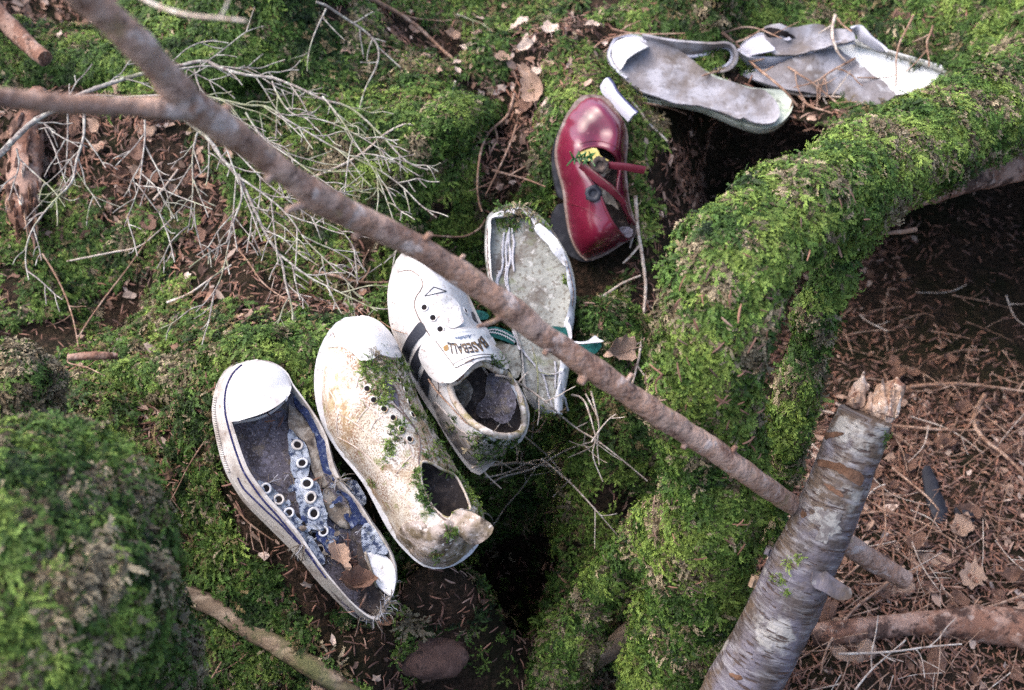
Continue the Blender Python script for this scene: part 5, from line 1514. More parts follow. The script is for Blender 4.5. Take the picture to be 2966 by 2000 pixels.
# ---------------------------------------------------------------- 5: red patent shoe with straps
pl = PL['E']
S5 = thing('red_strap_shoe', pl.pt(0, 0, 0), 'glossy dark red patent strap shoe with black heel, standing on the bank', 'shoe', 'shoes laid out on the mossy bank')
up5 = Q('E', [(395, 84), (460, 78), (530, 94), (600, 168), (680, 248), (724, 310), (732, 400), (736, 520), (728, 640), (724, 720), (742, 860), (762, 1000), (792, 1120), (814, 1200), (806, 1290), (765, 1330), (700, 1350), (640, 1385), (540, 1440), (430, 1478), (380, 1482), (322, 1430), (276, 1350), (240, 1230), (222, 1100), (208, 980), (188, 850), (160, 760), (138, 660), (128, 560), (146, 440), (186, 330), (236, 230), (294, 150), (342, 106)])
hole5 = Q('E', [(312, 600), (330, 555), (400, 525), (490, 522), (560, 542), (622, 590), (656, 650), (666, 720), (654, 800), (646, 880), (664, 960), (700, 1050), (752, 1135), (790, 1190), (786, 1250), (752, 1296), (712, 1290), (660, 1246), (604, 1170), (562, 1090), (535, 1030), (500, 940), (430, 820), (350, 700)])
gr = [(pl.locs(Q('E', [(330, 150), (400, 200), (480, 290), (560, 390)]), .045), .022, .010), (pl.locs(Q('E', [(250, 310), (320, 350), (400, 400), (470, 450)]), .045), .017, .009), (pl.locs(Q('E', [(240, 1015), (320, 1030), (420, 1080), (510, 1150)]), .045), .005, .004)]
def h5(P, d):
    t = np.clip((.16 - P[:, 1]) / .32, 0, 1)
    H = (.036 + .020 * np.sin(np.clip(t * 1.4, 0, 1) * math.pi / 2)) * (1 - (1 - np.clip(d / .030, 0, 1)) ** 2) ** .6
    for ln, dep, wid in gr:
        H = H - dep * np.exp(-(pdist(P, ln, False) / wid) ** 2)
    return np.maximum(H, .0) + .0008 * fbm(P, 20, 2, 3)
up = sheet('upper', pl, up5, MAT['red'], S5, h5, .0028, .0036, .012, [hole5], relax=12, hun=.050)
s5f = sheet_surf(pl, up5, h5, .003, .006, .012)
so = sheet('sole', pl, Q('E', [(395, 74), (330, 88), (280, 140), (224, 222), (170, 330), (128, 440), (110, 560), (118, 670), (146, 780), (178, 900), (190, 1010), (206, 1130), (230, 1260), (280, 1390), (340, 1470), (400, 1500), (540, 1450), (680, 1360), (790, 1290), (800, 1180), (750, 1000), (722, 700), (732, 400), (640, 210), (530, 90)]), MAT['welt'], S5, .003, .008, .008)
hb = sheet('heel', pl, Q('E', [(150, 1010), (110, 1080), (90, 1170), (120, 1300), (190, 1410), (290, 1480), (400, 1512), (540, 1450), (690, 1350), (770, 1280), (760, 1100), (600, 1010), (400, 980)]), MAT['black_sole'], S5, -.006, .036, .010)
sheet('outsole', pl, Q('E', [(330, 90), (220, 230), (120, 440), (94, 560), (90, 680), (110, 800), (150, 960), (300, 1000), (600, 1000), (740, 900), (722, 640), (728, 400), (640, 215), (500, 90)]), MAT['black_sole'], S5, -.006, .012, .012)
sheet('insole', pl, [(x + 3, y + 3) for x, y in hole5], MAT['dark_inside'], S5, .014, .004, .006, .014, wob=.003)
s5 = Surf(up, plane=pl)
rope('edge_binding', s5f, hole5, .0016, MAT['red_dark'], S5, .0002, True, 7)
sheet('insole_pad', pl, Q('E', [(312, 600), (335, 560), (395, 534), (460, 532), (486, 560), (500, 595), (560, 630), (575, 645), (470, 640), (390, 640), (330, 645)]), MAT['yellow'], S5, .046, .003, .004, .046, wob=.001)
sa = strip_loft('strap', pl, Q('E', [(352, 640), (440, 722), (530, 795), (620, 872), (692, 945), (718, 1000)]), [.062, .068, .070, .068, .062, .058], Q('E', [(312, 700), (400, 775), (480, 848), (570, 915), (655, 985), (716, 1024)]), [.056, .062, .064, .062, .058, .056], MAT['red_dark'], S5, .0028, 40, 5, .001)
sb = strip_loft('strap', pl, Q('E', [(568, 652), (640, 655), (720, 662), (800, 674), (892, 690)]), [.064, .068, .070, .071, .071], Q('E', [(568, 708), (640, 716), (720, 726), (800, 742), (876, 754)]), [.060, .064, .066, .067, .067], MAT['red_dark'], S5, .0028, 30, 5, .001)
band('strap_stitch', Surf(sa, plane=pl), Q('E', [(365, 655), (450, 738), (540, 810), (625, 885), (690, 955)]), .0007, MAT['stitch'], sa, .0002, .0003)
for ln in ([(345, 1440), (430, 1402), (520, 1366), (590, 1302), (630, 1262)], [(320, 500), (380, 478), (460, 470), (540, 480), (620, 515), (680, 570), (700, 640)], [(245, 1012), (320, 1030), (420, 1080), (510, 1148)]):
    band('seam', s5, Q('E', ln), .0011, MAT['red_dark'], S5, .0002, .0004)
snap = {}
def rosette(name, x, y, h, size, mat, seed):
    """a rusted snap: a worn ring on a ragged washer"""
    p = pl.hit(*q1('E', x, y), h)
    me = ring_mesh(name, size, size * .35, size * .22, mat)
    bm = bmesh.new(); bm.from_mesh(me)
    for v_ in bm.verts:
        v_.co *= 1 + .22 * mnoise.noise(v_.co * 260 + Vector((seed * 5, 0, 0)))
    bm.faces.new([bm.verts.new((size * .5 * math.cos(i * math.pi / 5), size * .5 * math.sin(i * math.pi / 5), 0)) for i in range(10)])
    bm.to_mesh(me); bm.free()
    return place(name, me, p, pl.n, S5)
rosette('rusted_button', 495, 676, .066, .0095, MAT['dark_inside'], 1)
rosette('rusted_button', 440, 920, .055, .0095, MAT['black'], 2)
sheet('torn_lining', pl, Q('E', [(400, 645), (470, 640), (580, 650), (600, 700), (540, 770), (480, 740), (430, 700)]), MAT['cloth_brown'], S5, .057, .002, .004, .055, jag=.003, wob=.006, seed=3)
sheet('torn_lining', pl, Q('E', [(450, 850), (520, 880), (590, 930), (630, 980), (660, 1060), (600, 1020), (540, 1010), (500, 950)]), MAT['cloth_brown'], S5, .050, .002, .004, .050, jag=.003, wob=.008, seed=5)
sheet('inner_liner', pl, Q('E', [(660, 1215), (720, 1205), (775, 1225), (770, 1285), (735, 1300), (690, 1270)]), MAT['insole_grey'], S5, .030, .002, .004, .030)
BLOCK.append([so, hb, up]); shoes['E'] = S5

# ---------------------------------------------------------------- 6: grey insole shoe with white toe cap
pl = PL['F']
S6 = thing('peeled_sneaker', pl.pt(0, 0, 0), 'flattened sneaker with long grey insole, white toe cap and side band peeled into a loop', 'shoe', 'shoes laid out on the mossy bank')
so = sheet('sole', pl, Q('F', [(150, 420), (210, 300), (400, 240), (590, 330), (850, 400), (1000, 490), (1140, 620), (1300, 715), (1500, 790), (1700, 850), (1880, 868), (2040, 880), (2130, 920), (2175, 1010), (2150, 1130), (2050, 1240), (1900, 1305), (1750, 1300), (1560, 1240), (1400, 1172), (1150, 1072), (860, 1012), (560, 982), (400, 902), (290, 780), (200, 620)]), MAT['green_white'], S6, lambda P, d: .004 + .008 * np.exp(-(d / .005) ** 2), .012, .0065)
ins = sheet('insole', pl, Q('F', [(250, 560), (330, 500), (450, 430), (560, 320), (700, 310), (850, 380), (1000, 470), (1140, 600), (1300, 700), (1500, 770), (1700, 840), (1850, 850), (1950, 920), (2020, 1010), (2040, 1130), (1990, 1210), (1880, 1240), (1750, 1222), (1625, 1160), (1590, 1190), (1560, 1180), (1400, 1112), (1150, 1032), (860, 992), (600, 912), (420, 832), (310, 740), (260, 650)]), MAT['grey_vinyl'], S6, lambda P, d: .015 + .006 * fbm(P, 20, 3, 4) + .006 * np.clip(1 - d / .010, 0, 1), .003, .005, .014, jag=.0012)
capF = Q('F', [(135, 400), (142, 325), (200, 252), (300, 208), (420, 206), (510, 250), (590, 312), (548, 388), (480, 450), (390, 500), (315, 540), (275, 596), (222, 588), (172, 512)])
arcF = pl.locs(Q('F', [(222, 588), (172, 512), (135, 400), (142, 325), (200, 252), (300, 208), (420, 206), (510, 250), (590, 312)]), .02)
capo = sheet('toe_cap', pl, capF, MAT['rubber_white'], S6, lambda P, d: .012 + .026 * (1 - (1 - np.clip(pdist(P, arcF, False) / .036, 0, 1)) ** 2) ** .6, .003, .005, .02, jag=.0006)
strip_loft('foxing', pl, Q('F', [(600, 300), (480, 225), (300, 200), (190, 245), (120, 400), (150, 520), (230, 630), (325, 695)]), .022, Q('F', [(620, 330), (480, 240), (300, 212), (180, 262), (96, 440), (112, 580), (170, 680), (310, 716)]), .0, MAT['pale_vinyl'], S6, .003, 50, 5, .002)
strip_loft('side_band', pl, Q('F', [(500, 205), (600, 225), (760, 258), (900, 275), (1080, 290), (1300, 305), (1430, 296), (1510, 325), (1556, 410), (1545, 500), (1480, 570), (1370, 600)]), [.030, .032, .034, .036, .038, .040, .040, .038, .034, .028, .022, .014], Q('F', [(560, 320), (680, 330), (820, 380), (920, 425), (1080, 440), (1230, 412), (1360, 360), (1450, 345), (1505, 385), (1508, 470), (1440, 545), (1300, 590)]), [.010, .010, .010, .012, .014, .016, .018, .018, .016, .014, .010, .006], MAT['grey_vinyl'], S6, .0028, 60, 6, -.003)
rope('band_edge', None or Surf(so, ins, plane=pl), Q('F', [(300, 790), (400, 880), (560, 955), (720, 985)]), .002, MAT['green_white'], S6, .001)
tube('band_edge', pl_pts(pl, Q('F', [(880, 430), (980, 440), (1080, 442), (1230, 414), (1360, 362), (1450, 347), (1506, 386), (1510, 470), (1440, 548), (1300, 592)]), [.013, .014, .015, .017, .019, .019, .017, .015, .011, .007]), .0022, MAT['pale_vinyl'], S6, 7, 5)
bmp = strip_loft('torn_bumper', pl, Q('F', [(128, 680), (180, 742), (225, 830), (300, 920), (380, 1000), (455, 1075)]), .088, Q('F', [(30, 775), (50, 850), (112, 922), (190, 1010), (260, 1090), (345, 1178)]), .078, MAT['pale_vinyl'], S6, .004, 36, 6, .006)
tube('bumper_stripe', pl_pts(pl, Q('F', [(128, 680), (180, 742), (225, 830), (300, 920), (380, 1000), (455, 1075)]), .0885), .0013, MAT['navy'], S6, 6, 5)
BLOCK.append([so, ins]); shoes['F'] = S6

# ---------------------------------------------------------------- 7: torn grey shoe at the top right
pl = PL['G']
S7 = thing('torn_sneaker', pl.pt(0, 0, 0), 'torn open grey sneaker with white inner sole at upper right, partly behind the mossy root', 'shoe', 'shoes laid out on the mossy bank')
so = sheet('sole', pl, Q('G', [(150, 580), (300, 560), (560, 500), (800, 400), (1080, 300), (1270, 262), (1400, 300), (1600, 360), (1800, 420), (2000, 482), (2190, 560), (2100, 700), (1900, 860), (1700, 960), (1480, 1000), (1300, 990), (1190, 830), (1100, 765), (900, 792), (600, 760), (360, 680)]), MAT['white_inner'], S7, lambda P, d: .004 + .007 * np.exp(-(d / .005) ** 2) + .002 * fbm(P, 14, 2, 2), .010, .007)
ins = sheet('insole', pl, Q('G', [(160, 585), (320, 560), (560, 505), (800, 410), (1080, 318), (1125, 330), (1180, 380), (1240, 400), (1330, 455), (1330, 500), (1370, 490), (1430, 550), (1485, 600), (1540, 615), (1585, 645), (1640, 710), (1692, 775), (1560, 870), (1480, 960), (1300, 985), (1200, 830), (1100, 765), (900, 790), (600, 758), (360, 678)]), MAT['grey_vinyl'], S7, lambda P, d: .014 + .012 * np.exp(-((P[:, 1] - .05) / .05) ** 2) + .008 * fbm(P, 24, 3, 4), .003, .007, .014, jag=.001)
upr = sheet('upper_sheet', pl, Q('G', [(392, 110), (500, 104), (620, 140), (800, 102), (950, 92), (1060, 108), (1200, 122), (1262, 152), (1284, 240), (1100, 292), (900, 340), (700, 376), (500, 392), (445, 315), (400, 220)]), MAT['grey_vinyl'], S7, lambda P, d: .036 + .016 * fbm(P, 22, 3, 6) + .004 * np.clip(1 - d / .010, 0, 1), .003, .006, .034, wob=.005, jag=.002)
decal('tear_shade', Surf(upr, plane=pl), Q('G', [(398, 118), (520, 112), (610, 142), (660, 170), (700, 205), (640, 210), (560, 190), (470, 200), (410, 190)]), MAT['hole'], S7, .0003, .0006, 5, jag=4)  # black patch on the sheet, painted shade of the opening
sheet('torn_lining', pl, Q('G', [(530, 200), (570, 180), (650, 215), (640, 235), (570, 225)]), MAT['pale_vinyl'], S7, .037, .002, .004, .036, jag=.002)
tcp = Q('G', [(128, 320), (180, 222), (270, 160), (372, 130), (385, 200), (405, 260), (445, 320), (495, 372), (400, 390), (300, 392), (205, 378)])
arcG = pl.locs(Q('G', [(205, 378), (128, 320), (180, 222), (270, 160), (372, 130)]), .03)
sheet('toe_cap', pl, tcp, MAT['pale_vinyl'], S7, lambda P, d: .022 + .020 * (1 - (1 - np.clip(pdist(P, arcG, False) / .035, 0, 1)) ** 2) ** .6, .003, .005, .03)
strip_loft('side_band', pl, Q('G', [(118, 330), (220, 392), (320, 402), (480, 398), (640, 385), (820, 350), (1000, 305), (1180, 268), (1285, 250)]), .030, Q('G', [(122, 420), (190, 495), (290, 528), (420, 536), (590, 492), (700, 430), (850, 362), (1020, 312), (1180, 276)]), [.004, .004, .004, .006, .010, .014, .018, .020, .022], MAT['pale_vinyl'], S7, .003, 50, 6, .006)
strip_loft('side_band', pl, Q('G', [(1250, 118), (1340, 78), (1400, 125), (1455, 200), (1535, 270), (1600, 345)]), .030, Q('G', [(1262, 160), (1300, 180), (1330, 240), (1400, 278), (1480, 325), (1560, 350)]), .014, MAT['pale_vinyl'], S7, .003, 36, 5, .004)
tube('sole_edge', pl_pts(pl, Q('G', [(1270, 258), (1400, 296), (1600, 354), (1800, 415), (2000, 478), (2200, 558)]), .012), .0026, MAT['sole_old'], S7, 7, 6, .3, 200)
BLOCK.append([so, ins, upr]); shoes['G'] = S7
SHOE_BVH = bvh_of(*[o for b in BLOCK for o in b])
# ================================================================ branches, birch log, twigs, leaves
def first_hit(u, v):
    r = ray(u, v).normalized()
    best = None
    for t in (G_BVH, SHOE_BVH):
        p, n, i, d = t.ray_cast(CAM, r)
        if p is not None and (best is None or d < best[2]):
            best = (p, n if n.dot(r) < 0 else -n, d)
    return best or (atz(u, v, 0), Vector((0, 0, 1)), 1.5)
def lay(px, lift, smooth=5):
    """a photographed line laid over ground and shoes"""
    c = catmull(px, 5) if len(px) > 2 else resample(px, 8)
    c = resample(c, max(6, int(plen(c) / 22)))
    d = np.array([to_px(first_hit(*p)[0])[2] for p in c])
    n = len(d)
    for _ in range(smooth):
        e = np.r_[d[0], d, d[-1]]
        d = np.minimum(d, (e[:-2] + e[1:-1] + e[2:]) / 3) * .6 + .4 * (e[:-2] + e[1:-1] + e[2:]) / 3
    L = lift if hasattr(lift, '__len__') else [lift, lift]
    d = d - np.interp(np.linspace(0, 1, n), np.linspace(0, 1, len(L)), L)
    return [at(*p, z) for p, z in zip(c, d)]
def px_r(w, p):
    return w / 2 / .78422 * to_px(p)[2] / FP
# ---- the out-of-focus diagonal branch
BR = [(2056, 1318, 1.40, 50), (1970, 1268, 1.37, 58), (1890, 1212, 1.33, 58), (1840, 1176, 1.285, 56), (1790, 1140, 1.235, 52), (1715, 1090, 1.185, 56), (1640, 1036, 1.155, 60), (1560, 984, 1.13, 60), (1480, 930, 1.105, 62), (1400, 876, 1.085, 60), (1330, 826, 1.068, 68), (1250, 772, 1.05, 62), (1170, 712, 1.03, 74), (1110, 668, 1.015, 66), (1040, 618, 1.0, 68), (960, 570, .98, 66), (880, 528, .96, 70), (800, 490, .94, 76), (720, 448, .915, 84), (650, 396, .89, 78), (580, 342, .87, 82), (510, 290, .845, 90), (430, 236, .82, 108), (370, 165, .795, 92), (310, 100, .77, 96), (240, 35, .75, 98), (170, -30, .73, 100), (100, -90, .71, 100)]
P, R_ = path3('W', [(x, y, d, w * (.78 if x < 700 else .86)) for x, y, d, w in BR])
branch = thing('fallen_branch', P[0], 'long smooth pinkish brown branch crossing the picture diagonally above the shoes', 'branch')
def knot_profile(Rr, P):
    return [r * (1 + .06 * mnoise.noise(p * 30)) for r, p in zip(Rr, P)]
tube('main_stem', P, knot_profile(R_, P), MAT['branch'], branch, 24, 10, .13, 42, 2)
P, R_ = path3('W', [(440, 250, .825, 60), (385, 247, .81, 52), (300, 243, .80, 47), (200, 240, .78, 46), (100, 233, .76, 47), (0, 222, .74, 50), (-90, 212, .72, 50)])
tube('fork', P, R_, MAT['branch'], branch, 16, 6, .08, 35, 4)
for pts_, w0 in (([(720, 462, .915), (680, 468, .905), (650, 480, .90)], 22), ([(1150, 716, 1.025), (1110, 735, 1.02), (1085, 742, 1.015)], 14), ([(830, 520, .95), (805, 540, .945)], 24), ([(1330, 850, 1.068), (1318, 872, 1.066)], 26), ([(505, 262, .845), (520, 240, .842)], 26), ([(960, 552, .975), (978, 530, .972)], 20), ([(1250, 785, 1.048), (1236, 806, 1.046)], 18), ([(1420, 872, 1.085), (1436, 850, 1.082)], 16), ([(1560, 1000, 1.13), (1552, 1020, 1.128)], 18), ([(620, 392, .88), (604, 414, .878)], 24), ([(1660, 1030, 1.155), (1672, 1014, 1.152)], 16), ([(1040, 600, .998), (1054, 580, .995)], 14)):
    P, R_ = path3('W', [(x, y, d, w0 * (1 - .55 * i / len(pts_))) for i, (x, y, d) in enumerate(pts_)])
    tube('stub', P, R_, MAT['branch'], branch, 10, 5, .1, 60)
# ---- the birch log
birch_mat, nt, b = new_mat('birch_bark')
uv = coord(nt, 'UV', (1, 1, 1))
def uvn(sx, sy, sc, lo, hi, det=4):
    return noise_fac(nt, coord(nt, 'UV', (sx, sy, 1)), sc, lo, hi, det)
ob = coord(nt, 'Object')
c = mix_node(nt, noise_fac(nt, ob, 30, .40, .60), (0.112, 0.100, 0.122, 1), (0.055, 0.043, 0.040, 1))
c = mix_node(nt, noise_fac(nt, ob, 18, .50, .60), c, (0.085, 0.06, 0.045, 1))
c = mix_node(nt, math_node(nt, 'MULTIPLY', noise_fac(nt, ob, 26, .57, .64), .7), c, (0.32, 0.305, 0.285, 1))
c = mix_node(nt, math_node(nt, 'MULTIPLY', uvn(3, 90, 2, .50, .66, 6), .55), c, (0.27, 0.26, 0.275, 1))
len_ = uvn(5, 170, 1.6, .575, .625, 3)
c = mix_node(nt, len_, c, (0.055, 0.035, 0.03, 1))
c = mix_node(nt, math_node(nt, 'MULTIPLY', noise_fac(nt, ob, 260, .60, .66), .7), c, (.08, .06, .05, 1))
nt.links.new(c, b.inputs['Base Color'])
b.inputs['Roughness'].default_value = .55
b.inputs['Specular IOR Level'].default_value = .35
h_ = math_node(nt, 'ADD', noise_fac(nt, ob, 90, 0, 1), math_node(nt, 'MULTIPLY', len_, -.7))
h_ = math_node(nt, 'ADD', h_, math_node(nt, 'MULTIPLY', uvn(2, 90, 2, 0, 1), .7))
bn = nt.nodes.new('ShaderNodeBump'); bn.inputs['Strength'].default_value = .7; bn.inputs['Distance'].default_value = .003
nt.links.new(h_, bn.inputs['Height']); nt.links.new(bn.outputs[0], b.inputs['Normal'])
MAT['birch'] = birch_mat
P, R_ = path3('W', [(1966, 945, 1.215, 124), (1940, 1010, 1.222, 132), (1905, 1100, 1.232, 138), (1868, 1190, 1.243, 144), (1830, 1270, 1.254, 150), (1795, 1350, 1.265, 154), (1757, 1430, 1.277, 158), (1715, 1510, 1.289, 162), (1668, 1600, 1.303, 168), (1600, 1740, 1.325, 176), (1530, 1880, 1.345, 182)])
birch = thing('birch_log', P[-1], 'broken silvery birch log with peeling bark and a splintered end, leaning at lower right', 'log')
bark = tube('bark', P, R_, MAT['birch'], birch, 40, 8, .045, 26, 6)
ax = (P[0] - P[1]).normalized()
sx_ = (AX_R - ax * AX_R.dot(ax)).normalized(); sy_ = ax.cross(sx_)
R0 = R_[0]
rr = random.Random(5)
pw = Plane('R', 1150, 260, to_px(P[0])[2] + .002, (1150, 330), (1150, 140), n=tuple((CAM - P[0]).normalized() + Vector((0, 0, .25))))
for j, poly in enumerate(([(1018, 262), (1036, 205), (1060, 165), (1083, 152), (1096, 118), (1108, 117), (1106, 150), (1129, 176), (1130, 190), (1110, 214), (1104, 275), (1060, 285)], [(1100, 290), (1136, 234), (1158, 178), (1180, 166), (1196, 172), (1216, 158), (1240, 152), (1250, 138), (1264, 150), (1276, 168), (1296, 180), (1284, 216), (1268, 262), (1242, 322), (1216, 352), (1170, 330)],
                          [(1040, 275), (1070, 235), (1100, 240), (1130, 262), (1160, 240), (1190, 262), (1180, 320), (1090, 300)], [(1150, 300), (1170, 215), (1190, 200), (1200, 240), (1230, 210), (1240, 250), (1215, 320)], [(1050, 262), (1062, 205), (1076, 196), (1084, 240), (1080, 270)], [(1036, 262), (1044, 190), (1052, 178), (1058, 220), (1060, 270)], [(1110, 290), (1128, 212), (1136, 206), (1140, 250), (1136, 300)], [(1200, 320), (1226, 178), (1236, 160), (1240, 200), (1232, 330)], [(1240, 330), (1272, 200), (1284, 192), (1280, 230), (1258, 320)], [(1160, 300), (1182, 158), (1190, 150), (1196, 190), (1186, 300)])):
    o = sheet('splinter', pw, Q('R', poly), MAT['wood_raw'], birch, lambda P_, d_, j=j: (.0, -.002, -.006, .004, .004, .005, .003, .006, .004, .006)[j] + .0045 * vnoise(P_ * np.array([[1, .12]]), 330, j) + .002 * vnoise(P_ * np.array([[1, .2]]), 800, j) - .004 * np.clip(1 - d_ / .004, 0, 1), .016 if j < 2 else .012, .0022, 0, sharp=True, jag=.0008, seed=j)
sbk = Surf(bark)
for poly in ([(898, 520), (960, 528), (1040, 560), (1095, 590), (1088, 640), (1050, 622), (990, 580), (930, 556), (895, 548)], [(930, 398), (970, 396), (1012, 398), (1000, 410), (950, 420), (925, 430)], [(920, 630), (960, 642), (1010, 680), (1000, 694), (950, 662)], [(820, 750), (840, 770), (822, 782)], [(490, 1490), (545, 1500), (540, 1520), (495, 1505)]):
    decal('bark_gap', sbk, Q('R', poly), MAT['bark_dark'], birch, .0001, .0003, 4, jag=5)
for poly in ([(868, 770), (910, 742), (960, 752), (1000, 772), (985, 800), (1000, 840), (950, 868), (925, 900), (885, 862), (900, 820), (850, 800)],):
    decal('pale_patch', sbk, Q('R', poly), MAT['leaf_pale'] if False else layered('pale_lichen_bark', (.24, .23, .22, 1), [((.11, .095, .095, 1), 130, .45, .55, .9)], .8, (140, .6, .003), .2), birch, .0001, .0003, 3, jag=16)
def an_right(a):
    return a < 0
def bark_curl(k, x, y, length, radius, turn, ang, mat, seed):
    """a strip of bark peeled off and rolled up"""
    h = None
    side = -1 if an_right(ang) else 1
    for _ in range(80):
        h = sbk.hit(*q1(k, x, y))
        if h: break
        x += 5 * side
    if h is None: return None
    p, n = h[0], h[1]
    T = (ax - n * ax.dot(n)).normalized(); S = n.cross(T)
    d = (T * math.cos(ang) + S * math.sin(ang)).normalized(); e = n.cross(d)
    rows, cols_ = 12, 6
    v = []
    r_ = random.Random(seed)
    for i in range(rows):
        t = i / (rows - 1) * turn
        rad2 = radius * (1 - .25 * i / rows)
        q = p + d * (rad2 * math.sin(t)) + n * (rad2 * (1 - math.cos(t)) + .0006)
        for j in range(cols_):
            v.append(q + e * length * (j / (cols_ - 1) - .5) * (1 - .3 * (i / rows) * r_.uniform(.3, 1.2)) + d * r_.uniform(-.0006, .0006))
    F = [(i * cols_ + j, i * cols_ + j + 1, (i + 1) * cols_ + j + 1, (i + 1) * cols_ + j) for i in range(rows - 1) for j in range(cols_ - 1)]
    nn = [Vector((0, 0, 0))] * len(v)
    bot = [Vector(q) - n * .0007 for q in v]
    vv, ff = solidify(v, bot, F)
    return build('bark_curl', vv, ff, mat, birch, True, 60)
curlm = layered('bark_inside', (.20, .135, .09, 1), [((.33, .24, .17, 1), 80, .5, .64, .8), ((.16, .10, .08, 1), 120, .56, .66, .8)], .7, (160, .4, .002), .25)
for i, (x, y, L_, r_, tn, an) in enumerate([(600, 940, .009, .0030, 4.8, 1.7), (520, 1080, .012, .0036, 4.4, 1.7)]):
    bark_curl('R', x, y, L_, r_, tn, an, curlm if i % 3 else MAT['birch'], i)
fl = [(880, 980), (905, 1000), (950, 1050), (1000, 1090), (1030, 1110), (1030, 1150), (975, 1158), (915, 1125), (868, 1085)]
base_d = to_px(sbk.hit(*q1('R', 860, 1040))[0])[2]
plF = Plane('R', 940, 1070, base_d + .002, (880, 1040), (1030, 1130), n=(.35, -.55, .75))
sheet('bark_flap', plF, Q('R', fl), MAT['birch'], birch, pin(plF, Q('R', [(880, 1000), (950, 1080), (1030, 1130), (870, 1080)]), [.0, .006, .004, .0]), .0012, .004, 0, wob=.003)
moss_bits(sbk, [(Q('R', [(740, 980), (800, 945), (815, 970), (760, 1010)]), 14), (Q('R', [(670, 1050), (730, 1040), (750, 1080), (690, 1080)]), 14), (Q('R', [(1190, 400), (1210, 420), (1195, 470)]), 10), (Q('R', [(740, 1100), (770, 1130), (760, 1140)]), 5)], birch, .5, 1, .1, .85, 97)
# ---- other wood lying about
def stick(name, k, pts, mat, label, cat='stick', group=None, lift=.0, rough=.12, sides=12, depth=None):
    px = Q(k, [(p[0], p[1]) for p in pts])
    if depth:
        P = [at(*q, d) for q, d in zip(px, depth)]
    else:
        P = [first_hit(*q)[0] for q in px]
    R2 = [px_r(p[2], q) for p, q in zip(pts, P)]
    if not depth:
        P = [q + Vector((0, 0, lift + r * .45)) for q, r in zip(P, R2)]
    t = thing(name, P[0], label, cat, group)
    tube('wood', P, R2, mat, t, sides, 6, rough, 60, len(label))
    return t, P, R2
stick('rotten_branch', 'W', [(-60, 40, 40), (0, 100, 40), (60, 165, 40), (125, 225, 38)], MAT['branch_red'], 'scaly reddish dead branch at the left edge above the fork', 'branch', lift=.05, rough=.2)
t_, P_, R2_ = stick('rotten_branch', 'W', [(105, 262, 34), (88, 320, 62), (76, 400, 74), (70, 480, 76), (68, 545, 62), (70, 575, 30)], MAT['branch_red'], 'thick crumbling dead branch end with flaking bark at left', 'branch', lift=.03, rough=.28, sides=16)
rr = random.Random(9)
for i in range(46):                                   # flaking bark scales and the shredded end
    end = i > 22
    j = rr.uniform(3.2, 5.0) if end else rr.uniform(1.0, 4.2)
    k0 = int(j); fr = j - k0
    c0 = P_[k0].lerp(P_[min(k0 + 1, 5)], fr); r0 = R2_[k0] * (1 - fr) + R2_[min(k0 + 1, 5)] * fr
    T = (P_[min(k0 + 1, 5)] - P_[k0]).normalized()
    sd = T.cross((CAM - c0).normalized()).normalized(); up_ = sd.cross(T)
    if up_.dot(CAM - c0) < 0: up_ = -up_
    an = rr.uniform(-1.2, 1.2)
    q = c0 + (sd * math.sin(an) + up_ * math.cos(an)) * r0 * .96
    ln = rr.uniform(.010, .026) * (1.2 if end else .8)
    out = (sd * math.sin(an) + up_ * math.cos(an))
    v, f, _ = tube_geo([q, q + T * ln * .6 + out * rr.uniform(.0, .004), q + T * ln + out * rr.uniform(-.002, .006)], [rr.uniform(.003, .006), rr.uniform(.003, .0055), .0012], 5, .5, 170, i, flat=.4)
    build('bark_flake', v, f, (MAT['bark_dark'], MAT['wood_raw'], MAT['branch_red'])[rr.choice((0, 0, 1, 2, 2))], t_, True, 30)
stick('weathered_root', 'W', [(360, 1345, 44), (430, 1375, 48), (500, 1405, 44), (580, 1460, 44), (660, 1505, 46), (730, 1550, 46), (820, 1610, 44)], MAT['wood_old'], 'grey weathered bare root slanting through moss at bottom left', 'root', lift=.012, rough=.2)
stick('fallen_log', 'R', [(870, 1345, 58), (1000, 1330, 56), (1150, 1310, 52), (1300, 1292, 52), (1450, 1292, 66), (1640, 1300, 84), (1850, 1335, 92), (2000, 1370, 92)], MAT['branch_red'], 'peeling reddish log lying across the litter at lower right', 'log', lift=.004, rough=.12, sides=18)
stick('bare_root', 'W', [(1780, 560, 26), (1950, 500, 34), (2080, 450, 48), (2200, 405, 66), (2326, 370, 80), (2450, 340, 84)], MAT['branch_red'], 'bare reddish wood running under the mossy root at right', 'root', rough=.15, sides=16, depth=[1.32, 1.40, 1.47, 1.53, 1.58, 1.63])
stick('bare_stick', 'W', [(1985, 530, 9), (2040, 528, 11), (2080, 522, 12)], MAT['twig_brown'], 'short pale twig stub sticking out below the mossy root', 'twig', depth=[1.33, 1.34, 1.35])
stick('weathered_root', 'W', [(1340, 1550, 44), (1420, 1490, 50), (1480, 1440, 40)], MAT['wood_old'], 'short grey wood stub between the feet of the mossy root', 'root', lift=.03, rough=.2)
stick('red_wood_chip', 'W', [(175, 888, 14), (230, 884, 20), (285, 884, 14)], MAT['branch_red'], 'reddish bare wood sliver on the low mossy log at left', 'wood chip', lift=.045)

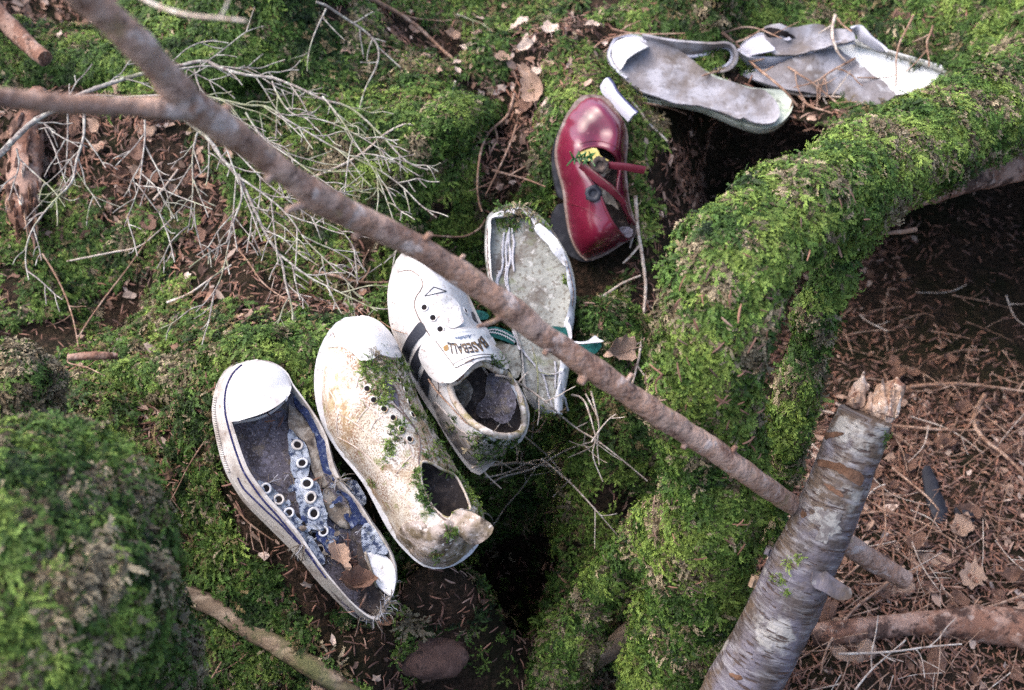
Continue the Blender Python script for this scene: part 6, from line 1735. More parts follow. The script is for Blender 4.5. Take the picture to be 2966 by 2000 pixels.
# ---- the dead conifer branch that fans out on the left
fan = Plane('T', 1000, 700, 1.525, (1000, 1400), (1000, 200), n=(0.0, -.30, .95))
twig_fan = thing('dead_conifer_branch', fan.hit(*q1('T', 80, 620)), 'bare grey lichened conifer branch with fanned fine twigs, under the diagonal branch at left', 'branch')
STEMS = [
    ([(-60, 760), (60, 640), (150, 560), (260, 500), (380, 435), (520, 385), (640, 350), (780, 320), (870, 297), (930, 290), (1000, 320), (1100, 345), (1220, 355), (1330, 390), (1450, 440), (1560, 465), (1640, 520), (1720, 590), (1790, 660), (1850, 700), (1920, 715)], 26, 6, .0, 17),
    ([(520, 470), (640, 462), (780, 458), (930, 460), (1100, 490), (1200, 493), (1290, 545), (1400, 600), (1480, 640), (1600, 690), (1700, 730), (1800, 790), (1880, 860), (1955, 910)], 13, 5, .01, 15),
    ([(840, 560), (880, 590), (940, 640), (1000, 720), (1080, 810), (1140, 930), (1190, 1030), (1250, 1120), (1270, 1220), (1300, 1350), (1290, 1450), (1282, 1560)], 19, 6, .012, 11),
    ([(1080, 810), (1200, 880), (1290, 950), (1370, 1050), (1470, 1140), (1580, 1250)], 9, 4, .014, 8),
    ([(1250, 1120), (1380, 1210), (1480, 1260), (1600, 1320), (1690, 1360)], 9, 4, .012, 6),
    ([(370, 470), (370, 600), (340, 720), (320, 820), (230, 920), (140, 1040), (110, 1150), (120, 1240)], 13, 5, .0, 9),
    ([(650, 540), (655, 650), (640, 780), (620, 860), (545, 985)], 9, 4, .0, 6),
    ([(620, 850), (680, 920), (750, 970)], 6, 4, .0, 2),
    ([(900, 620), (870, 720), (860, 830), (830, 950), (820, 980)], 9, 4, -.006, 7),
    ([(780, 320), (880, 288), (960, 275), (1050, 270), (1150, 290), (1230, 330), (1330, 360), (1420, 365)], 9, 4, .012, 7),
    ([(870, 297), (890, 370), (960, 440), (1050, 490), (1150, 560), (1200, 650), (1270, 680)], 9, 4, .006, 7),
    ([(1100, 490), (1180, 610), (1300, 700), (1420, 790), (1580, 900)], 8, 4, .004, 8),
    ([(1220, 355), (1250, 430), (1320, 520), (1480, 560), (1680, 650), (1830, 745)], 8, 4, .008, 8),
    ([(1450, 440), (1540, 560), (1600, 660), (1660, 740), (1700, 800), (1750, 920), (1800, 1060)], 8, 4, .004, 6),
    ([(940, 640), (1050, 700), (1180, 820), (1280, 890), (1400, 960), (1540, 1010), (1620, 1145)], 8, 4, .004, 7),
    ([(1080, 810), (1090, 900), (1040, 1010), (990, 1180), (940, 1270), (860, 1345)], 10, 4, .006, 8),
    ([(300, 500), (290, 600), (270, 740), (230, 830)], 7, 4, .0, 3),
    ([(60, 640), (70, 720), (40, 830), (20, 870)], 8, 4, .0, 3),
    ([(170, 570), (230, 590), (250, 640)], 6, 4, .0, 2),
]
rr = random.Random(12)
def tw_r(w):
    return 1.25 * w / 2 / 1.55067 * 1.5 / FP
for si, (pp, w0, w1, hh, nside) in enumerate(STEMS):
    L2 = catmull(fan.locs(Q('T', pp), hh), 5)
    L2 = resample(L2, max(8, len(pp) * 3))
    n = len(L2)
    tt = np.linspace(0, 1, n)
    hz = hh + .010 * np.sin(tt * 3 + si) + .004 * rr.uniform(-1, 1) - .02 * tt ** 2
    P = [fan.pt(x, y, z) for (x, y), z in zip(L2, hz)]
    Rr = [tw_r(w0 + (w1 - w0) * t ** .7) for t in tt]
    stem = tube('stem', P, Rr, MAT['twig_grey'], twig_fan, 7, 2, .30, 260, si)
    for k in range(nside):
        t = (.12 + .86 * (k + rr.random() * .6) / nside)
        i = min(n - 2, int(t * n))
        T2 = L2[min(i + 1, n - 1)] - L2[max(i - 1, 0)]
        T2 /= np.linalg.norm(T2)
        s = 1 if (k + si) % 2 else -1
        a = s * rr.uniform(.38, .75)
        d = np.array((T2[0] * math.cos(a) - T2[1] * math.sin(a), T2[0] * math.sin(a) + T2[1] * math.cos(a)))
        ln = rr.uniform(.030, .095) * (1.15 - .6 * t)
        q = [np.array(L2[i])]; zz = [hz[i]]
        for j in range(4):
            d = d + np.array((rr.uniform(-.06, .06), -.05 + rr.uniform(-.06, .06))); d /= np.linalg.norm(d)
            q.append(q[-1] + d * ln / 4); zz.append(zz[-1] + rr.uniform(-.5, .35) * ln / 4)
        PT = [fan.pt(x[0], x[1], z) for x, z in zip(q, zz)]
        tube('side_twig', PT, [tw_r(6.0), tw_r(5.6), tw_r(5.2), tw_r(4.8), tw_r(4.2)], MAT['twig_grey'], stem, 5, 3, .35, 300, k)
        if ln > .035:
            for b_ in range(2):
                j = rr.randint(1, 3); a2 = rr.choice((-1, 1)) * rr.uniform(.5, .9)
                e = np.array((d[0] * math.cos(a2) - d[1] * math.sin(a2), d[0] * math.sin(a2) + d[1] * math.cos(a2)))
                l2 = ln * rr.uniform(.2, .45)
                PT2 = [PT[j], fan.pt(*(q[j] + e * l2 * .5), zz[j] + rr.uniform(-.3, .2) * l2), fan.pt(*(q[j] + e * l2), zz[j] + rr.uniform(-.6, .2) * l2)]
                tube('side_twig', PT2, [tw_r(4.8), tw_r(4.4), tw_r(4.0)], MAT['twig_grey'], stem, 5, 3, .35, 300, k)
# ---- single twigs
def twig(k, pts, w, mat, label, lift=.012, group=None, forks=0, seed=0, w_end=None):
    """one twig: a curve laid over what lies below it, with a few short side shoots"""
    P = lay(Q(k, pts), lift)
    w = w * (.8 if k in 'MW' else .92)
    n = len(P)
    we = w * .55 if w_end is None else w_end
    t = thing('twig', P[0], label, 'twig', group)
    Rr = [px_r(w + (we - w) * i / (n - 1), p) for i, p in enumerate(P)]
    st = tube('stem', P, Rr, mat, t, 7, 2, .25, 220, seed)
    r_ = random.Random(seed)
    for _ in range(forks):
        i = r_.randint(1, n - 2)
        T = (P[i + 1] - P[i - 1]).normalized()
        side = T.cross((CAM - P[i]).normalized()).normalized() * r_.choice((-1, 1))
        d = (T * r_.uniform(.4, 1) + side * r_.uniform(.6, 1)).normalized()
        ln = r_.uniform(.015, .045)
        q = [P[i]]
        for j in range(3):
            d = (d + Vector((r_.uniform(-.2, .2), r_.uniform(-.2, .2), r_.uniform(-.1, .25)))).normalized()
            q.append(q[-1] + d * ln / 3)
        tube('side_shoot', q, [Rr[i] * .75, Rr[i] * .65, Rr[i] * .55, Rr[i] * .45], mat, t, 5, 2, .3, 260, seed)
    return t
B_, G_, W_ = MAT['twig_brown'], MAT['twig_grey'], MAT['twig_pale']
TW = [
    ('T', [(1630, -20), (1750, 40), (1860, 110), (1960, 200), (2040, 270), (2115, 302)], 13, B_, 'long tan twig running down from the top edge, upper middle', .02, 1),
    ('T', [(1420, 10), (1470, 30), (1560, 90), (1650, 150), (1700, 220), (1690, 300), (1640, 400), (1615, 490)], 7, G_, 'forked purplish grey twig on moss at top, left of the tan twig', .03, 5),
    ('T', [(1465, 40), (1410, 160), (1385, 250), (1380, 320)], 5, G_, 'thin grey twig hanging left of the forked purplish twig', .03, 2),
    ('T', [(1700, 215), (1750, 260), (1800, 305)], 4, G_, 'fine twig tip right of the forked purplish twig', .03, 0),
    ('T', [(2050, 65), (2130, 95), (2185, 120), (2220, 162)], 4, G_, 'fine grey twig near the top edge above the tan leaf', .02, 1),
    ('T', [(1780, 60), (1880, 85), (2000, 95), (2030, 90)], 4, B_, 'thin brown twig crossing behind the tan twig at top', .015, 1),
    ('T', [(1400, 800), (1540, 740), (1640, 680), (1720, 610), (1800, 565), (1850, 560), (1930, 585)], 8, W_, 'pale curved stick behind the tips of the conifer branch', .012, 0),
    ('T', [(300, 1175), (400, 1155), (500, 1135), (620, 1110), (700, 1050), (770, 985)], 5, W_, 'pale thin twig across the moss at middle left', .015, 0),
    ('T', [(350, 1520), (400, 1440), (470, 1340), (570, 1210), (640, 1110), (690, 1040)], 5, B_, 'straight thin twig slanting up through the dark moss at left', .03, 0),
    ('T', [(190, 1140), (240, 1220), (290, 1320), (330, 1440), (352, 1560)], 5, B_, 'thin crooked twig dropping into the dark gap at left', .03, 2),
    ('T', [(1415, 1222), (1500, 1238), (1590, 1265), (1690, 1270), (1745, 1268)], 9, B_, 'stout brown twig pointing at the striped trainer toe', .015, 1),
    ('T', [(1050, 1100), (1110, 1170), (1190, 1280), (1330, 1370), (1440, 1400)], 5, B_, 'thin brown twig under the fanned conifer branch', .012, 3),
    ('T', [(750, 1360), (850, 1320), (950, 1250), (1040, 1190)], 7, W_, 'pale twig lying under the lower tips of the conifer branch', .012, 0),
    ('T', [(830, 1500), (900, 1440), (990, 1370), (1100, 1340)], 5, B_, 'short reddish twig on needles left of the stained leather shoe', .01, 1),
    ('T', [(690, 900), (740, 840), (800, 760)], 8, W_, 'short pale straight stick among dead leaves at left', .012, 0),
    ('T', [(1890, 1055), (1980, 1062), (2080, 1064), (2150, 1030), (2180, 985)], 7, B_, 'curved brown twig above the striped trainer and sole', .02, 0),
    ('T', [(2310, 420), (2280, 520), (2200, 590), (2160, 680), (2145, 800), (2150, 900), (2165, 950)], 8, B_, 'bent brown twig arching over the dark hole', .04, 2),
    ('T', [(2320, 560), (2290, 650), (2240, 760), (2180, 880)], 6, B_, 'thin straight twig beside the bent twig over the dark hole', .03, 1),
    ('T', [(2210, 765), (2280, 785), (2360, 805), (2450, 840)], 7, B_, 'short twig lying in front of the dark hole', .03, 1),
    ('T', [(2050, 490), (2030, 430), (2045, 365)], 10, W_, 'short pale stub of wood upright in the moss, upper middle', .01, 0),
    ('M', [(650, 940), (700, 1010), (735, 1060), (750, 1150), (790, 1250), (870, 1310), (980, 1400), (1070, 1500), (1130, 1580)], 7, W_, 'pale knobbly twig falling across the striped trainer opening', .02, 3),
    ('M', [(720, 985), (790, 1000), (880, 1050), (980, 1120), (1080, 1210), (1170, 1280), (1270, 1340), (1400, 1440), (1540, 1556)], 7, W_, 'long pale twig reaching from the trainer tongue towards lower right', .035, 4),
    ('M', [(920, 830), (945, 950), (948, 1080), (930, 1200), (915, 1330)], 6, G_, 'dark upright twig in front of the worn grey sole', .03, 2),
    ('M', [(595, 1482), (700, 1470), (850, 1458), (960, 1470), (1070, 1484)], 9, W_, 'bleached twig at the heel of the striped trainer', .02, 2),
    ('M', [(690, 1572), (770, 1530), (880, 1502), (960, 1470), (1100, 1390), (1240, 1345)], 7, W_, 'pale twig rising to the right below the striped trainer heel', .03, 2),
    ('M', [(1130, 1090), (1190, 1110), (1222, 1180), (1245, 1260), (1260, 1330), (1245, 1420), (1300, 1560)], 6, W_, 'hooked pale twig hanging below the diagonal branch', .04, 1),
    ('M', [(1235, 1070), (1255, 1150), (1278, 1250), (1268, 1350), (1280, 1470)], 6, W_, 'upright pale twig beside the hooked twig', .035, 0),
    ('M', [(1240, 1345), (1290, 1270), (1340, 1215), (1370, 1195)], 6, W_, 'short pale twig rising right of the hooked twig', .045, 1),
    ('M', [(355, 1005), (400, 1070), (460, 1135), (510, 1190), (570, 1250), (650, 1280), (780, 1300)], 5, B_, 'thin twig lying on the side of the striped trainer', .004, 1),
    ('M', [(1190, 626), (1280, 572), (1400, 490), (1505, 445)], 9, W_, 'thick pale twig pointing at the mossy root right of the worn sole', .03, 0),
    ('M', [(1475, 15), (1490, 200), (1512, 340), (1530, 500), (1520, 650), (1500, 850), (1480, 950), (1448, 1062)], 12, W_, 'long upright lichen-grey twig between the red shoe and mossy root', .02, 4),
    ('M', [(910, 1250), (1000, 1200), (930, 1300), (860, 1240)], 4, B_, 'tiny crossed twig in the trainer heel', .02, 0),
    ('W', [(1100, 1085), (1150, 1075), (1230, 1045), (1290, 1100)], 5, W_, 'thin pale twig right of the leather shoe heel', .03, 3),
    ('W', [(1085, 1050), (1130, 1048), (1170, 1068), (1200, 1060)], 5, W_, 'short bleached twig touching the leather shoe collar', .02, 1),
    ('W', [(1230, 1042), (1290, 1092), (1345, 1150), (1380, 1190), (1412, 1228)], 6, W_, 'pale straight twig slanting over the dark hollow', .05, 2),
    ('W', [(1060, 1168), (1110, 1168), (1120, 1196)], 5, W_, 'small pale twig at the curled heel tab', .02, 0),
    ('W', [(1120, 1195), (1150, 1150), (1185, 1110), (1230, 1045)], 4, W_, 'fine pale twig over the hollow by the heel tab', .03, 2),
    ('W', [(1295, 1090), (1265, 1120), (1255, 1130)], 4, W_, 'tiny pale twig end above the hollow', .05, 0),
    ('W', [(1330, 895), (1360, 960), (1350, 1010), (1290, 1040)], 5, W_, 'crooked pale twig under the middle of the diagonal branch', .03, 1),
    ('R', [(838, 378), (800, 500), (735, 620), (705, 780), (690, 870), (660, 1000), (638, 1152)], 8, W_, 'thin knobbly twig leaning across the birch log', .055, 3),
    ('R', [(606, 648), (620, 740), (650, 820), (686, 868)], 6, B_, 'short dark twig against the moss left of the birch log', .03, 0),
    ('R', [(388, 1262), (450, 1320), (530, 1400), (600, 1490), (670, 1580)], 13, B_, 'brown twig crossing in front of the lower birch log', .035, 0),
    ('R', [(782, 1188), (755, 1290), (722, 1440), (680, 1530)], 14, W_, 'tan broken stick beside the lower birch log', .03, 1),
    ('R', [(735, -10), (790, 80), (822, 200), (815, 310), (780, 400), (748, 482)], 5, B_, 'hair-thin twig hanging over the mossy root side', .03, 2),
    ('R', [(1235, 365), (1450, 385), (1720, 385)], 9, B_, 'straight brown twig right of the splintered birch end', .02, 1),
    ('R', [(1310, 188), (1480, 176), (1620, 182), (1840, 212)], 10, B_, 'grey twig across the litter near the right edge', .02, 2),
    ('R', [(1040, 772), (1200, 758), (1350, 800), (1460, 860), (1560, 925)], 7, B_, 'curved brown twig right of the birch log middle', .015, 1),
    ('R', [(1650, 225), (1600, 330), (1640, 420), (1740, 500), (1840, 600)], 13, B_, 'bowed stout twig at the right edge of the litter', .02, 0),
    ('R', [(1228, 558), (1330, 640), (1400, 700), (1442, 752)], 7, B_, 'slanting twig above the black bark fragments', .015, 0),
    ('R', [(1285, 1005), (1190, 1095), (1060, 1195), (970, 1310), (925, 1400), (905, 1490)], 10, B_, 'long bent twig right of the peeling bark flap', .02, 1),
    ('R', [(1840, 1130), (1700, 1180), (1600, 1205), (1440, 1242)], 8, B_, 'brown twig lying above the reddish log', .015, 1),
    ('R', [(985, 1402), (1100, 1400), (1250, 1390), (1400, 1370), (1545, 1358)], 7, W_, 'pale twig resting along the reddish log', .035, 3),
    ('R', [(1060, 1568), (1130, 1480), (1220, 1400), (1290, 1340)], 6, W_, 'pale twig slanting up to the reddish log', .03, 2),
    ('R', [(1010, 1060), (1100, 980), (1180, 900), (1200, 820), (1185, 640)], 6, B_, 'thin upright twig in the litter right of the birch log', .03, 2),
    ('R', [(860, 285), (920, 300), (965, 310)], 8, W_, 'short pale stub left of the splintered birch end', .03, 0),
    ('G', [(-30, 150), (60, 230), (150, 310), (240, 420), (300, 490), (450, 610), (600, 740), (720, 885)], 9, B_, 'stout forked brown twig lying between the two grey sneakers', .02, 6),
    ('G', [(0, 155), (110, 115), (230, 98), (350, 122), (450, 165), (560, 212)], 5, B_, 'thin brown twig arching over the torn sneaker toe', .02, 1),
    ('G', [(1092, -20), (1060, 130), (1080, 240), (1110, 340), (1195, 435)], 9, W_, 'pale upright twig across the torn sneaker', .02, 1),
    ('G', [(1110, 20), (1180, 90), (1255, 145)], 6, B_, 'short twig forking off at the torn sneaker top', .02, 0),
    ('G', [(1870, -20), (1800, 120), (1730, 260), (1695, 420), (1698, 560), (1692, 690)], 6, B_, 'thin brown twig hanging in front of the white inner sole', .03, 0),
    ('G', [(2062, 85), (2030, 180), (1995, 270), (2018, 380), (2022, 492)], 6, B_, 'small twig upright in moss behind the white inner sole', .02, 2),
    ('G', [(290, 430), (500, 445), (640, 505), (760, 585), (860, 645), (960, 730), (1060, 810), (1240, 965)], 6, B_, 'fine brown twig lying along the torn sneaker insole', .008, 5),
    ('G', [(1290, 408), (1180, 470), (1090, 515), (990, 580), (890, 645), (680, 700)], 6, B_, 'fine twig crossing the torn sneaker insole', .008, 3),
    ('G', [(1115, 512), (1200, 540), (1270, 590), (1320, 650), (1365, 680)], 5, B_, 'hair-thin curved twig on the grey insole', .006, 0),
    ('G', [(1310, 600), (1480, 602), (1600, 600), (1700, 570)], 4, B_, 'fine twig across the torn edge of the white inner sole', .006, 0),
    ('G', [(600, 735), (740, 775), (900, 782), (1150, 792)], 8, W_, 'pale twig under the torn sneaker', .012, 2),
    ('G', [(730, 785), (840, 880), (960, 920), (1065, 955)], 7, B_, 'brown twig between the sneaker heel and the mossy root', .015, 1),
    ('F', [(160, 130), (300, 165), (450, 185), (600, 192), (800, 188), (985, 182)], 5, B_, 'straight brown twig behind the peeled sneaker toe', .02, 1),
    ('F', [(-40, 350), (60, 270), (200, 225), (330, 190), (430, 178)], 5, B_, 'thin twig curving up to the peeled sneaker toe', .02, 0),
    ('F', [(-40, 385), (130, 402), (300, 365), (500, 312), (660, 255), (790, 205)], 4, B_, 'hair-thin twig lying over the white toe cap of the peeled sneaker', .004, 1),
    ('F', [(280, 858), (380, 950), (470, 1050), (560, 1180), (680, 1290), (790, 1400)], 10, W_, 'tan stick below the torn bumper of the peeled sneaker', .018, 0),
    ('F', [(470, 965), (640, 985), (800, 1020), (900, 1050), (1000, 1092)], 7, B_, 'thin brown twig along the edge of the peeled sneaker sole', .015, 1),
    ('F', [(1180, 660), (1300, 625), (1430, 590)], 5, B_, 'short twig under the peeled loop', .01, 0),
    ('L', [(285, 175), (280, 215), (360, 235), (470, 290)], 4, B_, 'fine reddish twig on the low mossy log at left', .02, 1),
    ('L', [(845, 540), (780, 640), (730, 740), (690, 810)], 5, B_, 'thin twig on needles left of the canvas sneaker', .012, 1),
    ('L', [(965, 795), (1010, 860), (1070, 910), (1130, 950)], 6, B_, 'short reddish twig beside the canvas sneaker sole', .012, 2),
    ('L', [(700, 1110), (720, 1230), (770, 1380), (800, 1450), (820, 1568)], 6, B_, 'long reddish twig in the moss right of the near stump', .03, 3),
    ('L', [(840, 1568), (880, 1510), (915, 1450)], 7, B_, 'short brown twig at the bottom edge right of the near stump', .02, 1),
    ('L', [(570, 1300), (580, 1380), (560, 1480)], 8, B_, 'brown twig standing in needles below the near stump', .02, 0),
    ('A', [(862, 1340), (842, 1390), (822, 1430), (818, 1480), (815, 1530), (800, 1575)], 6, MAT['branch_red'], 'orange rootlet hanging out of the canvas sneaker heel', .012, 1),
]
for i, (k, pts_, w, m, lab, lf, fk) in enumerate(TW):
    twig(k, pts_, w, m, lab, lf, None, fk, i)
# a pale, very blurred twig close to the lens at the top
t = thing('twig', at(*q1('W', 300, 0), .78), 'blurred pale greenish twig close to the lens at top left', 'twig')
P, R_ = path3('W', [(290, -20, .80, 10), (360, 15, .79, 10), (430, 35, .78, 10), (500, 42, .775, 9), (560, 48, .77, 7)])
tube('stem', P, R_, MAT['twig_pale'], t, 8, 5, .1, 60)
P, R_ = path3('W', [(500, 42, .775, 6), (520, 0, .77, 6), (530, -40, .76, 6)])
tube('side_shoot', P, R_, MAT['twig_pale'], t, 6, 4, .1, 60)
def zone(x, y):
    if x > 2190: e = 'near the right edge'
    elif y < 930: e = 'behind the splintered birch end'
    elif y > 1430: e = 'below the reddish log'
    elif y > 1230: e = 'just above the reddish log'
    else: e = 'right of the birch log'
    return e
# loose fine twigs on the brown litter
rr = random.Random(33)
for i in range(130):
    x, y = rr.uniform(1850, 2360), rr.uniform(640 if i % 3 else 900, 1560)
    a = rr.uniform(0, math.pi); ln = rr.uniform(60, 200)
    p = [(x, y), (x + ln * .5 * math.cos(a) + rr.uniform(-15, 15), y + ln * .4 * math.sin(a) + rr.uniform(-15, 15)), (x + ln * math.cos(a), y + ln * .8 * math.sin(a))]
    pale = rr.random() < .25
    twig('W', p, rr.uniform(2.2, 4.6), W_ if pale else B_, '%s %s twig on the needle litter %s' % ('long' if ln > 130 else 'short', 'pale' if pale else 'brown', zone(x, y)), rr.uniform(.006, .03), 'fine twigs on the brown litter', rr.randint(0, 2), 100 + i)
for i in range(26):
    x, y = rr.uniform(620, 1080), rr.uniform(560, 760)
    a = rr.uniform(0, math.pi); ln = rr.uniform(40, 130)
    p = [(x, y), (x + ln * .5 * math.cos(a), y + ln * .4 * math.sin(a) + rr.uniform(-12, 12)), (x + ln * math.cos(a), y + ln * .8 * math.sin(a))]
    if rr.random() < .8 and not (880 < x < 1080 and y > 560):
        twig('W', p, rr.uniform(2.2, 3.6), rr.choice((B_, G_, W_)), 'fine dry twig on the litter under the fanned conifer branch', rr.uniform(.006, .02), 'fine twigs under the conifer branch', rr.randint(0, 2), 300 + i)

# ---- dead leaves
def leaf_outline(kind):
    if kind == 'lobed':
        pts_ = [(0, 0), (.08, .12), (.22, .14), (.24, .26), (.33, .36), (.27, .46), (.34, .58), (.24, .68), (.20, .80), (.10, .86), (0, 1.0)]
    elif kind == 'maple':
        pts_ = [(0, 0), (.16, .04), (.34, .06), (.40, .20), (.36, .28), (.44, .40), (.34, .52), (.36, .64), (.22, .70), (.12, .88), (0, .95)]
    else:
        pts_ = [(0, 0), (.12, .12), (.25, .32), (.29, .52), (.22, .74), (.10, .92), (0, 1.0)]
    return pts_ + [(-x, y) for x, y in pts_[-2:0:-1]]
def leaf_mesh(name, kind, curl, fold, mat, seed):
    o = np.array(leaf_outline(kind)) - np.array((0, .5))
    o = resample(catmull(o, 3, True) if kind == 'oval' else o, 46, True)
    V, F = tri_fill(o, .12)
    r_ = np.random.default_rng(seed)
    wv = fbm(V + seed * 5.1, 5, 3, seed + 2)
    V = V + np.c_[wv, -wv] * .12
    z = curl * (V[:, 1] ** 2 * 1.6) + fold * np.abs(V[:, 0]) + .24 * fbm(V + seed * 3.3, 3.4, 3, seed) + .035 * np.abs(np.sin(V[:, 1] * 11 + np.abs(V[:, 0]) * 9)) * np.abs(V[:, 0]) * 2
    top = [Vector((p[0], p[1], q)) for p, q in zip(V, z)]
    bot = [v - Vector((0, 0, .012)) for v in top]
    v, f = solidify(top, bot, F)
    k = len(v)
    sv, sf, _ = tube_geo([(0, -.72, .02), (0, -.5, float(curl * .4)), (0, 0, .02), (0, .45, float(curl * .3))], [.012, .014, .012, .004], 5)
    v += sv; f += [tuple(i + k for i in t) for t in sf]
    return mesh_from(name, v, f, mat, True, 60)
LEAVES = {}
for i, (kind, cu, fo, mt) in enumerate([('lobed', .25, .35, 'leaf_tan'), ('lobed', -.2, -.3, 'leaf_brown'), ('maple', .2, .25, 'leaf_pale'), ('oval', .5, .6, 'leaf_brown'), ('oval', -.35, -.5, 'leaf_tan'), ('maple', -.3, -.2, 'leaf_brown'), ('oval', .3, .9, 'leaf_pale'), ('oval', .7, 1.1, 'leaf_brown'), ('lobed', .6, .8, 'leaf_brown'), ('lobed', .5, .9, 'leaf_tan')]):
    LEAVES[i] = leaf_mesh('dead_leaf', kind, cu, fo, MAT[mt], i)
def leaf(k, x, y, size, kind, label, spin, tilt=(0, 0, 0), lift=.004, group=None):
    p, n, d = first_hit(*q1(k, x, y))
    n = (n + Vector((0, 0, .6)) + Vector(tilt)).normalized()
    o = link('dead_leaf', LEAVES[kind])
    M = n.to_track_quat('Z', 'Y').to_matrix().to_4x4()
    o.matrix_basis = Matrix.Translation(p + n * (lift + size * .08)) @ M @ Matrix.Rotation(spin, 4, 'Z') @ Matrix.Scale(size, 4)
    return tag(o, label, 'leaf', group)
leaf('A', 705, 1195, .032, 9, 'pale lobed dead leaf lying in the canvas sneaker heel', 2.6, (0, 0, 0), .012)
leaf('A', 775, 1330, .040, 7, 'brown folded dead leaf in the canvas sneaker heel', .5, (0, 0, 0), .006)
LF = [('W', 1215, 215, .062, 9, 'curled tan dead leaf on the bank left of the red shoe', .8), ('W', 1205, 260, .045, 3, 'small brown dead leaf below the curled tan leaf', 2.0), ('M', 1360, 880, .060, 9, 'crumpled tan dead leaf right of the worn grey sole', 1.2), ('M', 1400, 960, .040, 4, 'small tan dead leaf under the crumpled leaf by the worn sole', 2.6),
      ('M', 600, 370, .040, 0, 'pinkish dead leaf behind the striped trainer toe', .3), ('M', 570, 300, .022, 2, 'tiny pale leaf scrap on moss beside the trainer toe', 1.3), ('W', 1530, 395, .038, 1, 'reddish dead leaf in the bank below the peeled sneaker', .4), ('W', 1345, 72, .03, 6, 'small pale leaf near the top edge above the red shoe', 1.1), ('W', 1250, 75, .034, 2, 'pale leaf at the top edge in the moss', .2),
      ('T', 1570, 225, .040, 0, 'tan leaf on moss below the forked purplish twig', 1.9), ('T', 2120, 245, .036, 6, 'bright pale leaf in the moss at upper middle', 1.4), ('T', 2230, 95, .03, 1, 'reddish leaf near the top edge', .3), ('T', 1890, 275, .036, 4, 'tan leaf lying under the long tan twig', .9), ('T', 1940, 340, .040, 0, 'pale brown leaf below the long tan twig end', 2.2),
      ('T', 555, 420, 0.040, 0, 'tan leaf behind the conifer branch stem', 1.6), ('T', 460, 440, .04, 4, 'small tan leaf beside the conifer branch stem', .6), ('T', 340, 570, 0.043, 1, 'brown leaf under the blurred fork at left', .4), ('T', 460, 680, 0.036, 0, 'light brown leaf among the conifer twigs at left', 2.4), ('T', 680, 1010, 0.040, 3, 'dark brown rolled leaf below the conifer twigs', .8), ('T', 660, 590, 0.043, 4, 'pinkish tan leaf behind the conifer branch middle', 1.2), ('T', 620, 690, 0.040, 3, 'dark purplish leaf in the shade at left', .2),
      ('R', 1415, 975, .055, 4, 'pale curled leaf in the litter right of the birch log', 1.0), ('R', 1335, 940, .05, 3, 'ochre curled leaf beside the pale curled leaf', 2.6), ('R', 1540, 845, .055, 0, 'pinkish tan leaf in the litter at right', .7), ('R', 1260, 1110, .05, 4, 'grey tan leaf above the reddish log', 2.0), ('R', 1580, 1080, .06, 0, 'broad tan leaf in the litter above the log', 1.2), ('R', 1470, 460, .05, 1, 'brown leaf in the litter near the right edge', .5), ('R', 1050, 1385, .07, 4, 'pale long leaf in front of the reddish log', 1.5), ('R', 1420, 1450, .06, 1, 'reddish leaf at the bottom right', .4),
      ('R', 930, 1210, .05, 5, 'brown lobed leaf beside the lower birch log', 1.0), ('W', 720, 1545, .06, 4, 'tan leaf at the bottom edge below the canvas sneaker', .5), ('L', 815, 1290, .035, 0, 'small tan leaf on the weathered root at bottom left', .5), ('W', 1900, 290, .045, 4, 'pale brown leaf under the torn sneaker heel', 2.2), ('W', 2050, 45, .05, 1, 'reddish brown leaf near the top right edge', 1.1)]
for i, (k, x, y, s, kd, lab, sp) in enumerate(LF):
    leaf(k, x, y, s * .75, kd, lab, sp, (rr.uniform(-.3, .3), rr.uniform(-.3, .3), 0))
for i in range(46):
    x, y = rr.uniform(1860, 2340), rr.uniform(820, 1560)
    sz = rr.uniform(.014, .034)
    leaf('W', x, y, sz, rr.choice((1, 3, 7, 7, 8, 8)), '%s brown dead leaf in the needle litter %s' % ('curled' if sz > .025 else 'small crumpled', zone(x, y)), rr.uniform(0, 6.3), (rr.uniform(-.5, .5), rr.uniform(-.5, .5), 0), .003, 'dead leaves in the brown litter')
for i in range(26):
    x, y = rr.uniform(60, 560), rr.uniform(260, 560)
    leaf('W', x, y, rr.uniform(.013, .028), rr.choice((1, 3, 4, 7, 9)), 'small dead leaf under the conifer branch, %s' % ('beside the crumbling branch end' if x < 200 else 'below the blurred fork' if y < 400 else 'among the lower twigs'), rr.uniform(0, 6.3), (rr.uniform(-.4, .4), rr.uniform(-.4, .4), 0), .003, 'dead leaves under the conifer branch')
for i in range(22):
    x, y = rr.uniform(950, 1330), rr.uniform(60, 300)
    leaf('W', x, y, rr.uniform(.011, .024), rr.choice((9, 4, 6, 9)), 'small pale dead leaf on the upper moss, %s' % ('near the red shoe' if x > 1200 else 'by the long tan twig' if y < 180 else 'above the mossy ridge'), rr.uniform(0, 6.3), (rr.uniform(-.4, .4), rr.uniform(-.4, .4), 0), .006, 'pale leaves on the upper moss')
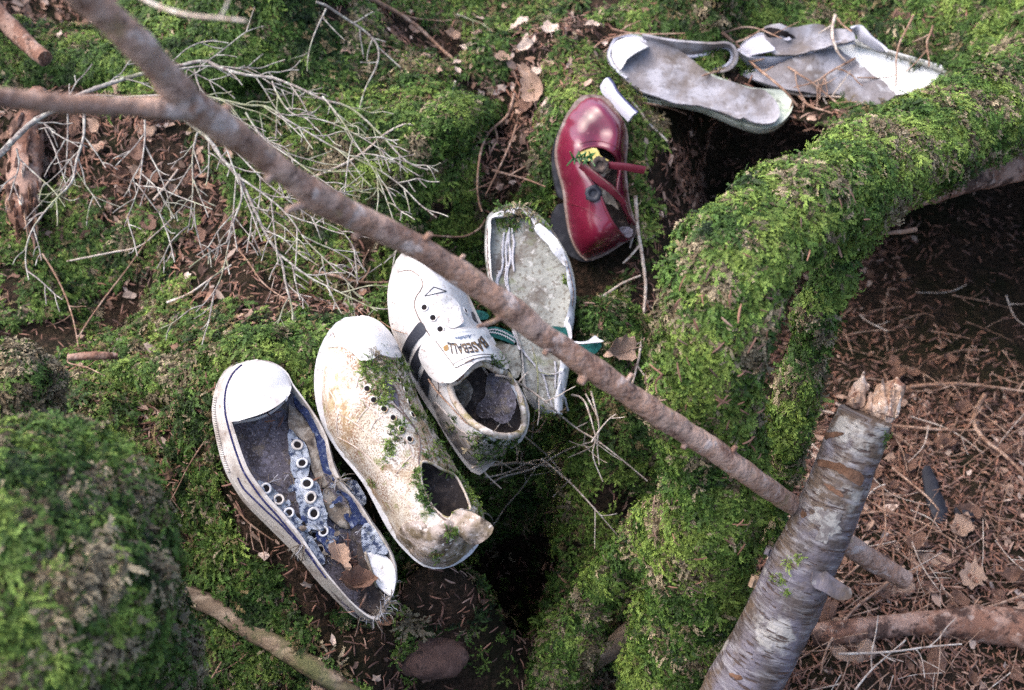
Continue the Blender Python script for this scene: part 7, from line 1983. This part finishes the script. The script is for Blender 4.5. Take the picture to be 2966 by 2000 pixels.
# the dull reddish stone in the hollow
p, n, d = first_hit(*q1('W', 985, 1500))
sv_, sf_ = fuse([ball(p + Vector((0, 0, .012)), .034, (1.15, .95, .55), 14)], .005, 4, .006, 40, 5)
tag(build('stone', sv_, sf_, layered('reddish_stone', (.085, .05, .042, 1), [((.13, .08, .068, 1), 60, .48, .62, .8), ((.03, .02, .018, 1), 130, .58, .66, .9)], .85, (120, .7, .004), .2), None, True, None), 'dull reddish stone on the floor of the dark hollow at bottom', 'stone')
# black bark fragments in the litter
for poly, lab in (([(1370, 560), (1400, 545), (1430, 610), (1455, 680), (1480, 740), (1470, 800), (1430, 805), (1400, 740), (1375, 650)], 'long black bark fragment in the litter right of the birch log'), ([(1510, 745), (1550, 735), (1610, 775), (1590, 810), (1540, 790)], 'small black bark fragment beside the long one')):
    c = np.mean(poly, 0)
    p, n, d = first_hit(*q1('R', *c))
    pf = Plane('R', c[0], c[1], to_px(p)[2] - .01, (1400, 800), (1400, 560), n=(.1, -.2, .95))
    o = sheet('bark_fragment', pf, Q('R', poly), MAT['black_sole'], None, lambda P, d: .006 * np.clip(d / .012, 0, 1) + .004 * fbm(P, 60, 3, 4), .004, .006)
    tag(o, lab, 'bark')
# the green conifer sprig on the red shoe
pl = PL['E']
sp = thing('green_sprig', pl.hit(*q1('E', 300, 640), .06), 'tiny green conifer sprig caught in the red shoe opening', 'sprig')
tube('stem', pl_pts(pl, Q('E', [(255, 625), (310, 640), (370, 610), (430, 600)]), .062), .0012, MAT['twig_brown'], sp, 6, 4)
rr = random.Random(2)
for i in range(16):
    t = i / 15
    x, y = 262 + 165 * t, 628 - 20 * math.sin(t * 3)
    a = rr.uniform(-2.2, -.6) if i % 2 else rr.uniform(.3, 2.4)
    l = rr.uniform(40, 78)
    tube('needle', pl_pts(pl, Q('E', [(x, y), (x + l * .5 * math.cos(a), y + l * .5 * math.sin(a)), (x + l * math.cos(a), y + l * math.sin(a))]), [.063, .066, .064 + rr.uniform(0, .006)]), [.0011, .0012, .0006], MAT['green_sprig'], sp, 5, 2)
build_cover(BLOCK)
